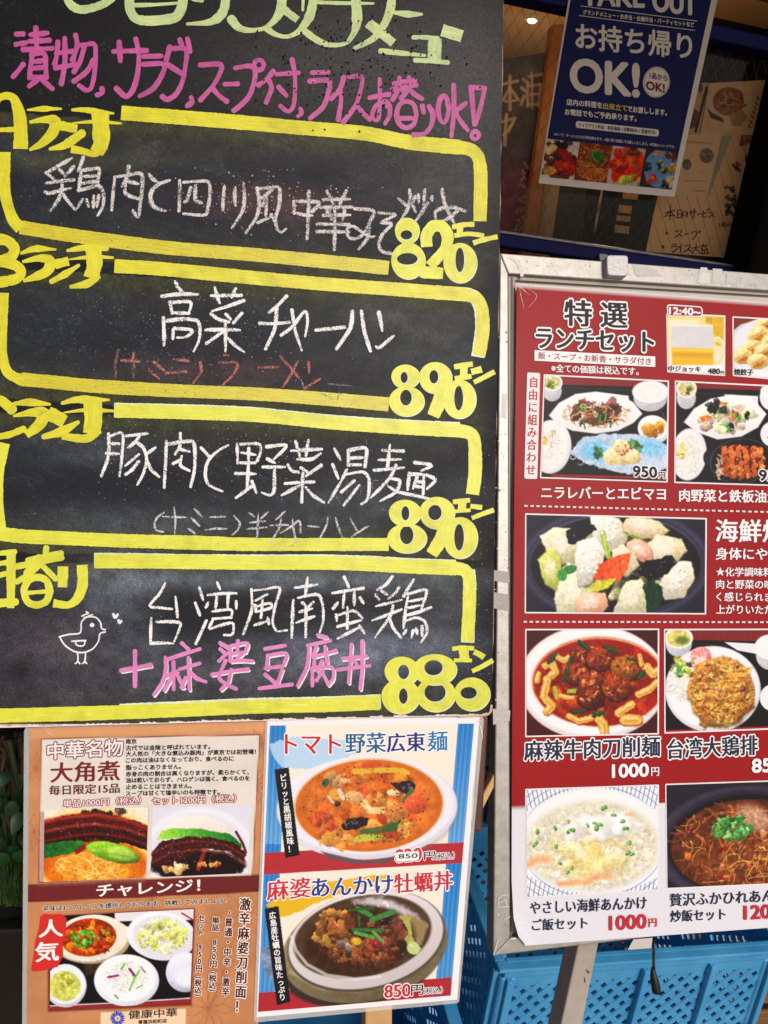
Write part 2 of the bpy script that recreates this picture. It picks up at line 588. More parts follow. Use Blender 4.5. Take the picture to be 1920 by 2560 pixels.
gx = np.arange(-160, 1264, 4.0); gy = np.arange(-330, 1812, 4.0)
GX, GY = np.meshgrid(gx, gy)
lim = np.where(GX > 1224, 1785, 1786 + (1224 - GX) * .0262)
GXc = np.minimum(GX, board_right(GY) - 0.4); GYc = np.minimum(GY, lim - .6)
P = np.stack([GXc.ravel(), GYc.ravel()], 1)
V = BOARD.many(P, 0.0001)
ny, nx = GX.shape
idx = np.arange(ny * nx).reshape(ny, nx)
F4 = np.stack([idx[:-1, :-1], idx[1:, :-1], idx[1:, 1:], idx[:-1, 1:]], -1).reshape(-1, 4)
m_board, t, b = newmat('board_black_paint')
at = N(t, 'ShaderNodeAttribute', attribute_name='Col')
spk = ramp(t, noise(t, 1000, 2, .75), [(.40, (.6,) * 3), (.56, (1, 1, 1)), (.72, (1.9, 1.9, 2.0))])
mxb = N(t, 'ShaderNodeMix', data_type='RGBA', blend_type='MULTIPLY'); mxb.inputs[0].default_value = 1.0
t.links.new(at.outputs['Color'], mxb.inputs[6]); t.links.new(spk, mxb.inputs[7]); t.links.new(mxb.outputs[2], b.inputs['Base Color'])
grain = noise(t, 1100, 2, 0.6)
t.links.new(ramp(t, noise(t, 14, 5), [(0.3, (.42,) * 3), (0.7, (.56,) * 3)]), b.inputs['Roughness'])
b.inputs['Specular IOR Level'].default_value = 0.13
bump(t, b, grain, 0.35, 0.0006)
me = rmesh('painted_face', V, F4, dust_and_sheen(P[:, 0], P[:, 1]))
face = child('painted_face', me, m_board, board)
m_edge = mat_plain('raw_board_edge', (214, 190, 168), (168, 132, 104), 240, 0.8, bmp=.4)
panel = child('backing_board', slab('backing_board', BOARD, edge_pts, 0.0, 0.009), m_edge, board)

# chipped pale edge along the bottom
A = Art(BOARD, 0.0006)
x = 1222.0
while x > -140:
    y0 = 1786 + (1224 - x) * .0262
    ln = rs.uniform(14, 40); hh = rs.uniform(1.0, 6.0) if rs.rand() < .8 else 0.4
    pts = [(x, y0 + 1.5), (x - ln, y0 + ln * .0262 + 1.5)] + [(x - ln + k * ln / 5, y0 - hh * rs.uniform(.2, 1)) for k in range(6)]
    A.poly(pts, (232, 214, 206)); x -= ln
A.stroke([(1150, 1792), (1212, 1788), (1226, 1780), (1229, 1764)], 5, (205, 170, 150))
A.build('chipped_edge', mat_print('chipped_wood', 0.8), board, 'pale chipped wood edge along the bottom of the board')

YEL = mat_paint('yellow_paint', (198, 190, 4), (219, 212, 14), (228, 224, 84))
YELW = mat_paint('yellow_paint_worn', (184, 170, 10), (210, 198, 18), (220, 212, 74), worn=0.6)
YELP = mat_paint('pale_yellow_paint', (206, 206, 40), (220, 220, 60), (228, 232, 140), across=4)
GRN = mat_paint('pale_green_paint', (150, 184, 138), (206, 216, 140), (222, 232, 182), across=9)
PNK = mat_paint('magenta_paint', (170, 62, 128), (188, 78, 146), (200, 110, 168), across=2.5)
PNK2 = mat_paint('pink_paint', (206, 112, 172), (214, 130, 188), (226, 160, 206), across=4)
WHT = mat_paint('white_paint', (228, 222, 222), (238, 234, 234))
CHK = mat_chalk('white_chalk', (214, 208, 206), 0.50)
CHK2 = mat_chalk('bright_white_chalk', (236, 234, 234), 0.60)
CHK3 = mat_chalk('dusty_chalk', (206, 204, 206), 0.46)
RED = mat_chalk('red_chalk', (188, 118, 112), 0.42)
FNT = mat_chalk('faint_chalk', (150, 110, 110), 0.30)

def lay(name, mat, strokes, wd, off=0.0008, label=None, **kw):
    A = Art(BOARD, off)
    for i, s_ in enumerate(strokes):
        A.stroke(s_, wd if np.isscalar(wd) else wd[i], (200, 200, 200), seed=i * 13 + len(strokes), **kw)
    return A.build(name, mat, board, label)

# --- yellow border lines of the four boxes
LY = 'yellow painted border line of a lunch box'
A = Art(BOARD, 0.0008)
for pts, wd in (([(303, 282), (470, 295), (638, 309), (736, 318), (860, 328), (929, 336), (1026, 356), (1150, 368)], 36), ([(1140, 367), (1176, 374), (1196, 394), (1202, 444), (1200, 553)], 33)):
    A.stroke(pts, wd, (0, 0, 0), cap=False, wob=.06)
A.stroke([(12, 380), (11, 463), (18, 508), (32, 548), (52, 572)], 29, (0, 0, 0), cap=False, wob=.06)
A.build('border_line', YEL, board, LY)
A = Art(BOARD, 0.0008)
A.stroke([(50, 568), (150, 584), (270, 601), (424, 620), (638, 637), (825, 655), (972, 670)], 34, (0, 0, 0), cap=False, wob=.06)
A.build('border_line', YELW, board, 'worn yellow border line with flaked paint')
A = Art(BOARD, 0.0008)
A.stroke([(286, 665), (400, 672), (640, 695), (833, 712), (990, 723), (1076, 730), (1165, 736)], 34, (0, 0, 0), cap=False, wob=.06)
A.stroke([(1160, 736), (1190, 745), (1205, 772), (1207, 830), (1197, 890)], 32, (0, 0, 0), cap=False, wob=.06)
A.stroke([(9, 732), (5, 830), (6, 890), (20, 932), (58, 952)], 26, (0, 0, 0), cap=False, wob=.06)
A.build('border_line', YEL, board, LY)
A = Art(BOARD, 0.0008)
A.stroke([(52, 948), (140, 956), (232, 965), (420, 976), (640, 985), (820, 998), (972, 1011)], 33, (0, 0, 0), cap=False, wob=.08)
A.build('border_line', YELW, board, 'worn yellow border line with flaked paint')
A = Art(BOARD, 0.0008)
A.stroke([(286, 1027), (460, 1031), (638, 1038), (833, 1057), (1026, 1070), (1150, 1076)], 34, (0, 0, 0), cap=False, wob=.06)
A.stroke([(1140, 1076), (1172, 1082), (1186, 1102), (1188, 1180), (1181, 1236)], 33, (0, 0, 0), cap=False, wob=.06)
A.stroke([(12, 1108), (-3, 1180), (-4, 1260), (2, 1320)], 26, (0, 0, 0), cap=False, wob=.06)
A.stroke([(-20, 1332), (60, 1341), (150, 1345), (309, 1352), (500, 1357), (640, 1361), (972, 1361)], 33, (0, 0, 0), cap=False, wob=.06)
A.build('border_line', YELP, board, LY)
A = Art(BOARD, 0.0008)
A.stroke([(236, 1403), (400, 1404), (638, 1407), (800, 1407), (910, 1410), (1026, 1416), (1140, 1420)], 35, (0, 0, 0), cap=False, wob=.06)
A.stroke([(1130, 1419), (1162, 1426), (1173, 1450), (1173, 1520), (1168, 1604)], 32, (0, 0, 0), cap=False, wob=.06)
A.stroke([(-30, 1790), (200, 1784), (430, 1776), (638, 1767), (800, 1763), (950, 1756)], 36, (0, 0, 0), cap=False, wob=.06)
A.build('border_line', YELP, board, LY)

A = Art(BOARD, 0.0006)
for pts, wd in (([(286, 1025), (460, 1029), (638, 1036), (833, 1055), (1026, 1068), (1150, 1074)], 35), ([(236, 1401), (400, 1402), (638, 1405), (800, 1405), (910, 1408), (1026, 1414), (1140, 1418)], 36), ([(1172, 1426), (1175, 1450), (1175, 1520), (1170, 1607)], 32), ([(300, 1779), (638, 1764), (800, 1760), (953, 1754)], 36), ([(1162, 734), (1188, 744), (1203, 772), (1205, 830), (1195, 893)], 33)):
    A.stroke([(x_ - .8, y_ - .6) for x_, y_ in pts], wd, (0, 0, 0), cap=False, wob=.06)
A.build('pale_underpaint', mat_paint('pale_line_coat', (200, 212, 180), (226, 232, 206)), board, 'pale first coat peeking out beside the yellow lines')

# --- pale green title, cut by the top of the picture
A = Art(BOARD, 0.0010)
k = 2.592
def st_(A, data, ox, oy, kk, wd, **kw):
    for i, s_ in enumerate(S(data, ox, oy, kk)):
        if kw.get('taper') == 'hand':
            k2 = dict(kw, taper=[rs.uniform(.6, 1.1), rs.uniform(.85, 1.15), rs.uniform(.8, 1.1), rs.uniform(.5, 1.0)])
        else: k2 = kw
        A.stroke(s_, (wd if np.isscalar(wd) else wd[i]) / kk, (0, 0, 0), **k2)
st_(A, '425,-40 450,20 490,52 540,62 620,45 700,10 760,-40', 0, 0, k, 56, taper=[.8, 1, 1, .9, .7])
st_(A, '838,-60 842,60 880,120 960,135 1060,128 1140,110 1180,40 1188,-60', 0, 0, k, 63)
st_(A, '850,34 1000,30 1150,20', 0, 0, k, 31, taper=[1, .8, .6])
st_(A, '1465,-60 1455,50 1420,110 1350,145 1215,155', 0, 0, k, 56, taper=[1, 1, 1, .6, .35])
st_(A, '1250,-5 1310,5', 0, 0, k, 24)
st_(A, '1500,125 1535,170 1580,192 1640,196 1720,180 1780,130 1820,60 1830,-60', 0, 0, k, 58, taper=[1.1, .8, .5, .4, .6, 1, 1.1, 1])
st_(A, '150,35 210,85 270,128', 640, 0, k, 51, cap=False)
st_(A, '70,185 120,220 200,238 280,200 345,110 368,20 375,-60', 640, 0, k, 58, taper=[.7, .5, .5, .8, 1.1, 1, 1])
st_(A, '308,-50 303,65', 640, 0, k, 19)
st_(A, '390,14 560,20 760,22', 640, 0, k, 26, taper=[1, 1, .6])
st_(A, '320,205 380,250 450,285 520,292 590,275 640,200 655,100 640,-60', 640, 0, k, 63, taper=[.7, .7, .5, .4, .6, 1.1, 1, 1])
st_(A, '885,-60 870,60 830,160 760,250 640,312', 640, 0, k, 56, taper=[.9, 1, .9, .7, .4])
st_(A, '725,148 800,205 890,280', 640, 0, k, 61, cap=False)
st_(A, '905,82 990,92 1075,92', 640, 0, k, 43, taper=[.6, 1.1, .4])
st_(A, '808,330 950,345 1095,360', 640, 0, k, 41, taper=[.9, .9, .4])
st_(A, '1022,242 1100,242 1175,250', 640, 0, k, 31)
st_(A, '1160,250 1155,390', 640, 0, k, 87, cap=False, wob=.03)
st_(A, '1032,390 1130,395 1242,405', 640, 0, k, 31)
st_(A, '1205,195 1335,235', 640, 0, k, 80, cap=False, wob=.04)
A.build('title_lettering', GRN, board, 'pale green brushed title letters along the top of the board')

# --- pink line under the title
A = Art(BOARD, 0.0010)
pk = '''105,66 150,64/105,132 165,122/85,342 120,300 150,262/232,25 238,160/198,70 308,58/190,112 320,105/150,165 338,158
/210,190 200,260 190,350/205,197 285,190 296,260 300,345/205,245 285,237/205,287 290,281/190,345 300,345/240,362 190,402/265,355 340,420
/375,115 368,200 355,258/365,190 470,176/420,92 420,250 398,388/358,286 430,272 490,262/490,72 500,140 472,230/500,140 560,132 615,135 618,250 608,350 590,415 560,430 512,398/545,150 520,240 480,310/605,235 560,310 480,370
/660,418 665,445 630,460/735,178 850,174 950,172/772,118 780,240/880,97 900,200 890,330 860,430 815,470 755,418/930,210 1045,207/930,262 1062,260 1045,340 990,420 905,468
/1100,150 1078,230/1098,160 1205,165 1200,280 1180,380 1140,455 1085,490 1052,470/1080,258 1190,330/1165,100 1182,150/1215,95 1232,180/1238,476 1245,505 1212,532
/1297,265 1430,262 1425,320 1380,400 1300,492/1375,415 1420,465 1468,500/1457,390 1538,388'''
st_(A, pk, 0, 60, k, 33, wob=.16)
pk = '''-30,130 60,116 98,140 92,220 60,310 0,375 -40,405/155,108 140,80 105,82 90,112 105,140 140,140 155,108/215,150 175,200 120,240/190,215 205,260 170,352/238,170 380,160/338,76 355,170 356,290 345,380 310,412 262,376/250,252 300,308
/392,395 398,422 375,442/468,160 572,157/452,215 575,212 572,290 540,380 455,455/672,190 650,260 590,332/648,270 655,340 637,465/707,187 790,186 785,260 750,370 670,480/757,372 800,425 840,462
/840,323 900,310 965,300/905,200 905,330 900,450 878,470 855,440 880,375 940,345 970,380 968,440 940,490/952,350 958,378/1000,232 1065,216/985,268 1070,252/1033,192 1030,250 1010,300 988,335/1040,265 1072,288/1075,216 1135,210/1072,252 1140,240/1095,190 1090,250 1075,290 1045,325/1098,265 1130,300 1180,330
/1143,430 1125,365 1080,346 1035,365 1015,430 1030,490 1075,518 1125,495 1143,430/1030,456 1115,455/1182,376 1190,418/1225,378 1250,430 1240,500 1195,555 1125,562/1352,395 1340,330 1318,308 1295,335 1284,395 1295,460 1318,486 1340,460 1352,395
/1385,240 1385,420 1370,572/1465,355 1395,412/1395,415 1430,475 1475,532/1497,255 1508,380 1520,495/1585,262 1560,380 1525,495/1497,255 1585,260/1548,565 1540,545 1520,540 1502,556 1502,580 1520,592 1540,585 1548,565'''
st_(A, pk, 600, 120, k, 31, wob=.16)
A.build('pink_lettering', PNK, board, 'magenta handwriting: pickles, salad, soup, rice refill OK')

# --- yellow headings at the left edge
A = Art(BOARD, 0.0014)
st_(A, '-40,700 -10,640 40,620 90,640 125,740 135,860 133,965', 0, 230 - 230, k, 88, cap=False, taper=[.5, .5, .6, .9, 1, 1, 1.05])
st_(A, '-30,842 140,838', 0, 0, k, 32, cap=False)
st_(A, '180,712 280,705 395,705', 0, 0, k, 42, taper=[.3, 1, .3])
st_(A, '190,792 290,775 360,785 340,860 270,930 190,972', 0, 0, k, 62, taper=[.3, .6, 1.1, 1.1, .9, .3], cap=False)
st_(A, '375,810 500,835', 0, 0, k, 56, cap=False)
st_(A, '325,965 420,940 530,865', 0, 0, k, 56, taper=[.4, 1, .9])
st_(A, '470,712 550,712 735,735', 0, 0, k, 44, taper=[.4, 1, .3])
st_(A, '470,798 620,788 785,800', 0, 0, k, 30, taper=[.3, 1, .5])
st_(A, '650,735 655,850 655,930 625,990', 0, 0, k, 112, cap=False, taper=[1, 1, 1, .8])
st_(A, '690,950 620,1000 540,980 460,965', 0, 0, k, 62, taper=[.6, .6, .7, .9], cap=False)
A.mark()
st_(A, '-20,95 50,110 95,160 70,215 0,240', 0, 560, k, 70)
st_(A, '0,245 95,265 140,310 105,355 0,378', 0, 560, k, 66)
st_(A, '140,188 230,160 360,165', 0, 560, k, 46, taper=[.4, 1, .3])
st_(A, '145,245 250,222 325,235 300,310 150,370', 0, 560, k, 62, taper=[.3, .7, 1.1, 1, .3], cap=False)
st_(A, '355,262 445,240', 0, 560, k, 62, cap=False)
st_(A, '335,372 430,320 510,268', 0, 560, k, 50, taper=[.7, 1, .4])
st_(A, '440,172 560,152 690,160', 0, 560, k, 46, taper=[.5, 1, .7])
st_(A, '445,230 600,212 730,218', 0, 560, k, 30, taper=[.3, 1, .6])
st_(A, '605,160 612,260 590,350', 0, 560, k, 105, cap=False, taper=[1, 1, .9])
st_(A, '640,330 570,385 450,408', 0, 560, k, 56, taper=[.9, 1, .4], cap=False)
A.mark()
st_(A, '-60,1160 0,1140 75,1200', 0, 560, k, 66)
st_(A, '-60,1385 60,1365 152,1328', 0, 560, k, 42)
st_(A, '88,1165 190,1155 322,1168', 0, 560, k, 52, taper=[.4, 1.1, .3])
st_(A, '85,1245 200,1222 285,1228 255,1300 170,1368', 0, 560, k, 76, taper=[.2, .6, 1.1, .9, .6], cap=False)
st_(A, '310,1222 420,1280', 0, 560, k, 84, cap=False)
st_(A, '285,1378 400,1345 505,1285', 0, 560, k, 60, taper=[.6, 1.1, .4])
st_(A, '405,1160 500,1138 705,1140', 0, 560, k, 50, taper=[.5, 1.1, .3])
st_(A, '415,1222 560,1205 745,1212', 0, 560, k, 32, taper=[.3, 1, .5])
st_(A, '600,1155 605,1270 590,1360', 0, 560, k, 112, cap=False, taper=[1, 1, .95])
st_(A, '645,1330 560,1390 400,1375', 0, 560, k, 66, taper=[.8, .9, .6], cap=False)
A.build('heading_lettering', YEL, board, 'yellow brushed lunch names cut off by the left side')
A = Art(BOARD, 0.0014)
st_(A, '72,462 70,830', 0, 1200, k, 62, cap=False, taper=[.9, 1, .7])
st_(A, '-30,478 95,465/-30,545 40,535/-30,625 60,600', 0, 1200, k, 34)
st_(A, '-30,800 100,790', 0, 1200, k, 52)
st_(A, '180,520 395,475/110,560 400,505/300,440 285,520 200,600 110,660/250,500 170,600/280,560 360,640', 0, 1200, k, 38)
st_(A, '325,720 300,650 240,630 180,655 155,720 180,790 240,810 300,785 325,720', 0, 1200, k, 46)
st_(A, '175,732 300,722', 0, 1200, k, 26)
st_(A, '408,560 405,695', 0, 1200, k, 66, cap=False, wob=.04)
st_(A, '532,550 535,680 500,770 440,810 345,798', 0, 1200, k, 68, cap=False, taper=[1, 1, .9, .7, .8])
A.build('heading_lettering', YELP, board, 'pale yellow brushed daily special heading at the left')

# --- prices
PALE = mat_paint('pale_first_coat', (206, 214, 190), (226, 232, 206), (236, 240, 226))
def price(mat, ox, oy, kk, rings, strokes, label, pale=True):
    if pale:
        A = Art(BOARD, 0.0017)
        for (o, i) in rings:
            A.ell(ox + o[0] / kk + 1.2, oy + o[1] / kk + 1.6, o[2] / kk + .6, o[3] / kk + .6, (0, 0, 0), ring=(ox + i[0] / kk - .8, oy + i[1] / kk - 1.2, i[2] / kk - 1.3, i[3] / kk - 1.3))
        A.build('pale_underpaint', PALE, board, 'pale first coat showing round the price')
    A = Art(BOARD, 0.0022)
    for (o, i) in rings:
        A.ell(ox + o[0] / kk, oy + o[1] / kk, o[2] / kk, o[3] / kk, (0, 0, 0), ring=(ox + i[0] / kk, oy + i[1] / kk, i[2] / kk, i[3] / kk))
    for d, wd in strokes:
        st_(A, d, ox, oy, kk, wd, cap=False)
    A.build('price_lettering', mat, board, label)
price(YELP, 820, 440, 3.770, [((745, 515, 115, 122), (742, 560, 60, 48)), ((755, 798, 160, 172), (750, 786, 102, 60)), ((1245, 818, 158, 188), (1246, 795, 46, 120))],
      [('932,668 928,560 990,475 1080,480 1128,570 1100,690 960,850', 104), ('868,905 1085,918', 108), ('1170,482 1275,460 1380,455', 46), ('1245,470 1240,560', 60), ('1190,562 1330,545 1472,562', 44), ('1368,632 1470,600 1598,572', 48)],
      'yellow price 820 with small yen letters')
price(YELP, 640, 720, 2.676, [((1000, 592, 95, 80), (993, 602, 27, 40)), ((1007, 757, 118, 100), (1005, 737, 42, 56)), ((1200, 600, 110, 105), (1192, 597, 33, 48)), ((1360, 742, 112, 130), (1358, 740, 33, 86))],
      [('1255,640 1225,760 1185,858', 86), ('1325,528 1450,508', 36), ('1392,520 1388,600', 50), ('1330,606 1442,590', 34), ('1440,562 1510,543', 44), ('1458,632 1597,560', 34)],
      'yellow price 890 on the second lunch box')
price(YELP, 920, 1220, 4.879, [((450, 302, 195, 160), (460, 315, 54, 92)), ((475, 612, 240, 180), (475, 580, 88, 118)), ((842, 302, 215, 195), (820, 305, 88, 98)), ((1125, 606, 212, 252), (1115, 607, 65, 167))],
      [('960,440 880,640 775,810', 152), ('1035,170 1245,148', 58), ('1150,160 1145,270', 100), ('1055,285 1252,270', 44), ('1248,222 1392,238', 60), ('1265,368 1400,315 1537,268', 58)],
      'yellow price 890 on the third lunch box')
price(YELP, 900, 1580, 4.608, [((482, 452, 200, 168), (506, 465, 69, 88)), ((468, 740, 222, 202), (503, 745, 55, 95)), ((862, 432, 252, 178), (850, 417, 111, 93)), ((872, 720, 225, 198), (868, 702, 128, 112)), ((1290, 715, 207, 192), (1255, 707, 100, 74))],
      [('1062,195 1180,180 1315,190', 50), ('1192,190 1205,320', 112), ('1082,325 1290,328', 44), ('1312,228 1370,255 1430,292', 66), ('1290,452 1400,400 1532,325', 56)],
      'yellow price 880 at the bottom right of the board')

# --- white chalk dishes
A = Art(BOARD, 0.0018)
st_(A, '''370,65 240,140 108,215/108,215 190,288/240,175 295,235/385,155 345,205 300,248/105,325 250,300 390,288/275,295 262,420 210,530 150,608/95,415 130,428 250,400 360,375/275,430 340,520 405,598/490,55 465,130 440,195
/468,195 455,300 440,410/490,190 570,175 655,172 650,250 640,330/492,256 635,245/482,325 570,310 640,305/440,400 550,370 640,350 690,400 702,480 690,570 640,658/485,488 430,580/525,490 545,562/598,455 595,570/652,455 632,568''', 90, 380, 4.1475, 42, taper='hand')
st_(A, '''815,260 800,430 785,600/815,260 950,240 1090,225 1102,350 1085,520 1058,680 1008,612/960,155 940,270 890,355/940,300 1062,330/930,335 922,420 980,460 1055,480
/1170,230 1210,280 1258,310/1385,295 1290,325 1215,380 1185,460 1205,545 1265,590 1340,610/1490,295 1490,450 1482,610''', 90, 380, 4.1475, 44, taper='hand')
st_(A, '''-97,165 40,155 190,160 205,300 190,430 160,535 40,540 -97,526/-15,230 -60,380 -85,390/40,200 40,370 110,402/375,205 360,350 355,480/500,220 490,330 500,430/592,170 605,330 580,500 460,690
/750,230 775,400 745,560 620,745/790,238 900,225 1005,232 1005,420 960,590 985,710 1030,742 1082,700/920,250 800,350/860,330 810,430/865,370 850,540/760,628 900,565/915,540 970,640/1170,380 1180,525/1170,380 1320,390 1470,395 1440,450 1385,500/1195,515 1280,540 1390,548/1345,275 1340,540 1325,815''', 480, 420, 4.608, 46, taper='hand')
st_(A, '''460,1238 500,1320/585,1235 545,1320/435,1292 605,1290/420,1345 620,1342/440,1395 610,1392/510,1370 510,1500 508,1620/400,1452 600,1455/395,1500 605,1502/465,1370 490,1420/575,1360 560,1430''', 640, 0, k, 26, taper='hand')
A.build('chalk_lettering', CHK, board, 'greyish white chalk line naming the chicken dish')
A = Art(BOARD, 0.0018)
st_(A, '''250,308 430,328 400,420 340,540 260,592 190,570 185,490 240,475 310,520 400,575 440,568/395,490 370,590 290,688/475,345 560,355 640,365 500,440 605,450 520,540 478,640 510,710 610,735
/662,210 740,280/768,130 778,220 740,330 690,410/820,195 795,260 825,335/850,180 855,250/912,130 900,270/935,258 880,350 820,430/980,192 977,230/1075,130 1100,260 1190,450/1020,415 1010,340 1070,305 1180,295 1290,330/1230,322 1150,390 1060,430''', 820, 440, 3.77, 36, taper='hand')
A.build('chalk_lettering', CHK, board, 'greyish white chalk letters running under the yellow 820')
A = Art(BOARD, 0.0018)
st_(A, '''505,15 530,60 560,95/400,130 540,112 685,115/462,175 480,262/462,182 625,175 612,270/490,262 618,266/410,300 415,410 415,520/440,325 560,312 680,325 702,400 690,490 650,570/490,395 485,470/500,385 640,400 595,452 520,460
/820,60 838,130 860,185/985,70 955,140/790,125 1030,122/1050,165 920,210 800,248/790,270 850,315 930,335/908,272 945,312/1035,265 970,342/750,398 900,395 1020,400/905,340 905,570/885,412 755,505/922,462 985,525 1055,575
/1390,130 1320,205 1252,260/1180,345 1300,348 1415,338/1312,222 1300,380 1225,550/1435,240 1460,400 1512,560/1350,440 1440,370 1538,248 1560,330 1540,450''', 280, 700, 3.19, 30, taper='hand')
st_(A, '400,282 500,272 592,262/645,155 630,270 540,405/705,155 725,290 765,420/822,165 845,285/805,392 825,400 920,320', 640, 720, 2.676, 29, taper='hand')
A.build('chalk_lettering', CHK2, board, 'white chalk line naming the fried rice')
A = Art(BOARD, 0.0018)
st_(A, '''75,640 150,645 220,652/175,580 165,625/300,722 375,790/335,655 415,722/490,632 610,645/430,742 590,730/705,660 710,740 650,815/890,600 925,602/860,660 1000,660 970,750 880,838/1165,698 1335,695/1480,650 1430,750 1360,858/1345,612 1440,720 1490,780/1565,655 1575,740/1545,860 1655,790''', 280, 700, 3.19, 26, taper='hand')
A.build('chalk_lettering', RED, board, 'faint red chalk letters below the fried rice line')
A = Art(BOARD, 0.0018)
st_(A, '50,560 25,680 30,770/178,650 170,765', 280, 700, 3.19, 30, taper='hand')
A.build('chalk_lettering', FNT, board, 'almost wiped away red chalk bracket')
A = Art(BOARD, 0.0018)
st_(A, '''118,92 118,300 50,490/140,112 250,88 245,300 222,488/155,185 215,186/100,276 220,282/285,112 485,90/405,120 375,165 305,222/380,170 450,230 478,340 445,470 390,570/405,285 275,395/400,355 340,430 280,475/560,222 480,282/480,345 520,430 592,495
/665,165 655,380 642,600/695,188 800,170 910,165 932,250 928,430 892,590/795,88 790,210 745,285/800,238 880,260/808,302 795,390 880,440/730,372 800,335/990,222 1070,310/1245,200 1140,260 1055,350 1030,470 1060,570 1190,635
/1330,185 1335,370/1365,190 1535,188 1552,260 1520,345/1370,270 1505,290/1335,366 1500,366/1440,230 1435,420 1425,600/1315,466 1505,470/1320,695 1470,585/1470,540 1512,650''', 240, 1060, 3.77, 33, taper='hand')
st_(A, '''25,132 205,120 90,245/30,242 100,280/-10,316 190,315/95,335 90,530 50,570 -20,545/285,85 325,225/400,72 378,215/245,170 380,160 520,155/300,247 430,245 512,192/215,295 250,350 310,362/335,325 390,360/515,300 380,395/190,465 320,455 450,450/350,372 340,630/320,482 160,570/378,500 440,570 540,635
/635,150 690,250/620,295 670,420/690,452 580,640/762,160 760,300/762,165 920,148 910,310/780,235 900,230/768,297 870,295/745,340 700,440/740,382 890,360 948,430 935,600 880,650/812,440 700,540/860,480 720,660
/1070,165 1255,172/1035,252 1235,246/1135,115 1115,310/995,345 1130,335 1265,320/1190,300 1130,420 965,590/1150,420 1225,440 1190,540 1050,622/1110,482 1210,540 1350,570 1490,602/1360,275 1515,300 1420,348/1310,372 1295,520/1320,380 1450,385 1545,430 1470,512/1385,392 1345,510/1440,402 1435,560/1372,446 1430,452/1370,490 1440,500''', 660, 1080, 3.607, 33, taper='hand')
A.build('chalk_lettering', CHK2, board, 'white chalk line naming the pork and vegetable noodles')
A = Art(BOARD, 0.0018)
st_(A, '''645,830 570,890 550,960 575,1005 632,1016/625,872 740,878 845,880/735,780 748,900 742,1028/925,800 1000,875/895,882 975,960/868,985 940,1038/1070,876 1220,874/1030,1000 1130,985 1230,988/1300,865 1355,930 1342,990 1285,1045/1440,835 1490,870/1620,830 1555,892/1450,930 1590,916/1425,990 1610,972/1530,845 1525,960 1518,1090''', 240, 1060, 3.77, 24, taper=[.5, 1, 1, .7])
st_(A, '190,715 110,790/50,842 215,838/155,780 130,880 60,990/150,910 250,850 320,800 330,905/255,790 270,900 292,1000/395,848 500,856/575,770 560,850 495,975/645,775 670,860 705,945/775,775 835,886/790,945 870,890 940,848', 660, 1080, 3.607, 24, taper=[.6, 1, 1, .7])
A.build('chalk_lettering', CHK3, board, 'small white chalk line in brackets')
A = Art(BOARD, 0.0018)
st_(A, '''290,150 235,250 135,375 240,392 355,405/390,285 410,485/150,495 145,620 145,750/205,532 330,530 440,545 410,650 372,735/145,745 260,740 370,745/625,195 665,320/585,345 630,465/695,520 590,750/800,140 830,210/710,268 850,252 990,250/715,340 690,390/800,275 785,400/910,270 905,400/990,330 990,402/755,428 940,412 940,492/760,502 940,488/760,512 720,590/730,602 850,562 958,545 952,655 870,662
/1140,210 1142,420 1060,650/1140,225 1280,208 1420,195 1375,370 1350,530 1390,622 1490,615/1295,260 1180,322/1175,372 1185,430/1182,382 1320,346 1335,392 1190,432/1250,320 1235,490/1170,565 1310,520/1300,492 1312,550''', 340, 1420, 3.95, 32, taper='hand')
st_(A, '''335,90 315,250/215,185 430,155/200,300 185,660/245,282 430,250 478,350 482,500 450,605/285,325 320,360/390,320 340,370/255,415 380,382/230,515 400,455/320,370 318,650/680,85 725,180/570,236 720,212 860,190/680,240 670,372/775,220 775,352/620,325 578,380/830,282 865,335/605,442 610,500/630,442 770,402 850,470/620,552 840,492/710,370 710,570/620,665 830,556/825,545 870,615
/1135,80 1070,160 990,205/1030,215 1090,255/978,255 1010,300/1195,185 1160,240 1095,290/980,360 1220,300/1140,355 1110,460 970,655/945,495 1220,390/1105,470 1145,570 1215,655/1335,110 1240,265/1280,270 1255,420 1240,570/1280,246 1455,208 1410,380/1290,316 1420,290/1285,376 1400,352/1250,450 1380,415 1500,370/1250,502 1360,468 1445,510 1460,610 1405,700/1265,582 1240,625/1330,590 1315,655/1358,570 1370,622/1415,550 1415,640''', 680, 1420, 3.77, 32, taper='hand')
A.build('chalk_lettering', CHK2, board, 'bright white chalk line naming the Taiwanese fried chicken')

A = Art(BOARD, 0.0012)
st_(A, '640,560 690,640 740,655', 660, 1080, 3.607, 9, taper=[.4, 1, .4])
A.mark()
st_(A, '1030,665 1080,700 1140,715/1215,570 1190,640 1140,690/750,430 745,560/980,440 975,520/880,490 870,580/980,435 1035,437/800,500 830,540/920,70 925,110', 660, 1080, 3.607, 9, taper=[.4, 1, .4])
A.mark()
st_(A, '430,700 520,745/560,690 540,760/470,640 640,655/300,610 330,690', 640, 720, 2.676, 16, taper=[.3, 1, .3])
A.build('erased_writing', mat_chalk('erased_chalk', (150, 152, 160), 0.34), board, 'faint ghost of wiped away chalk strokes')

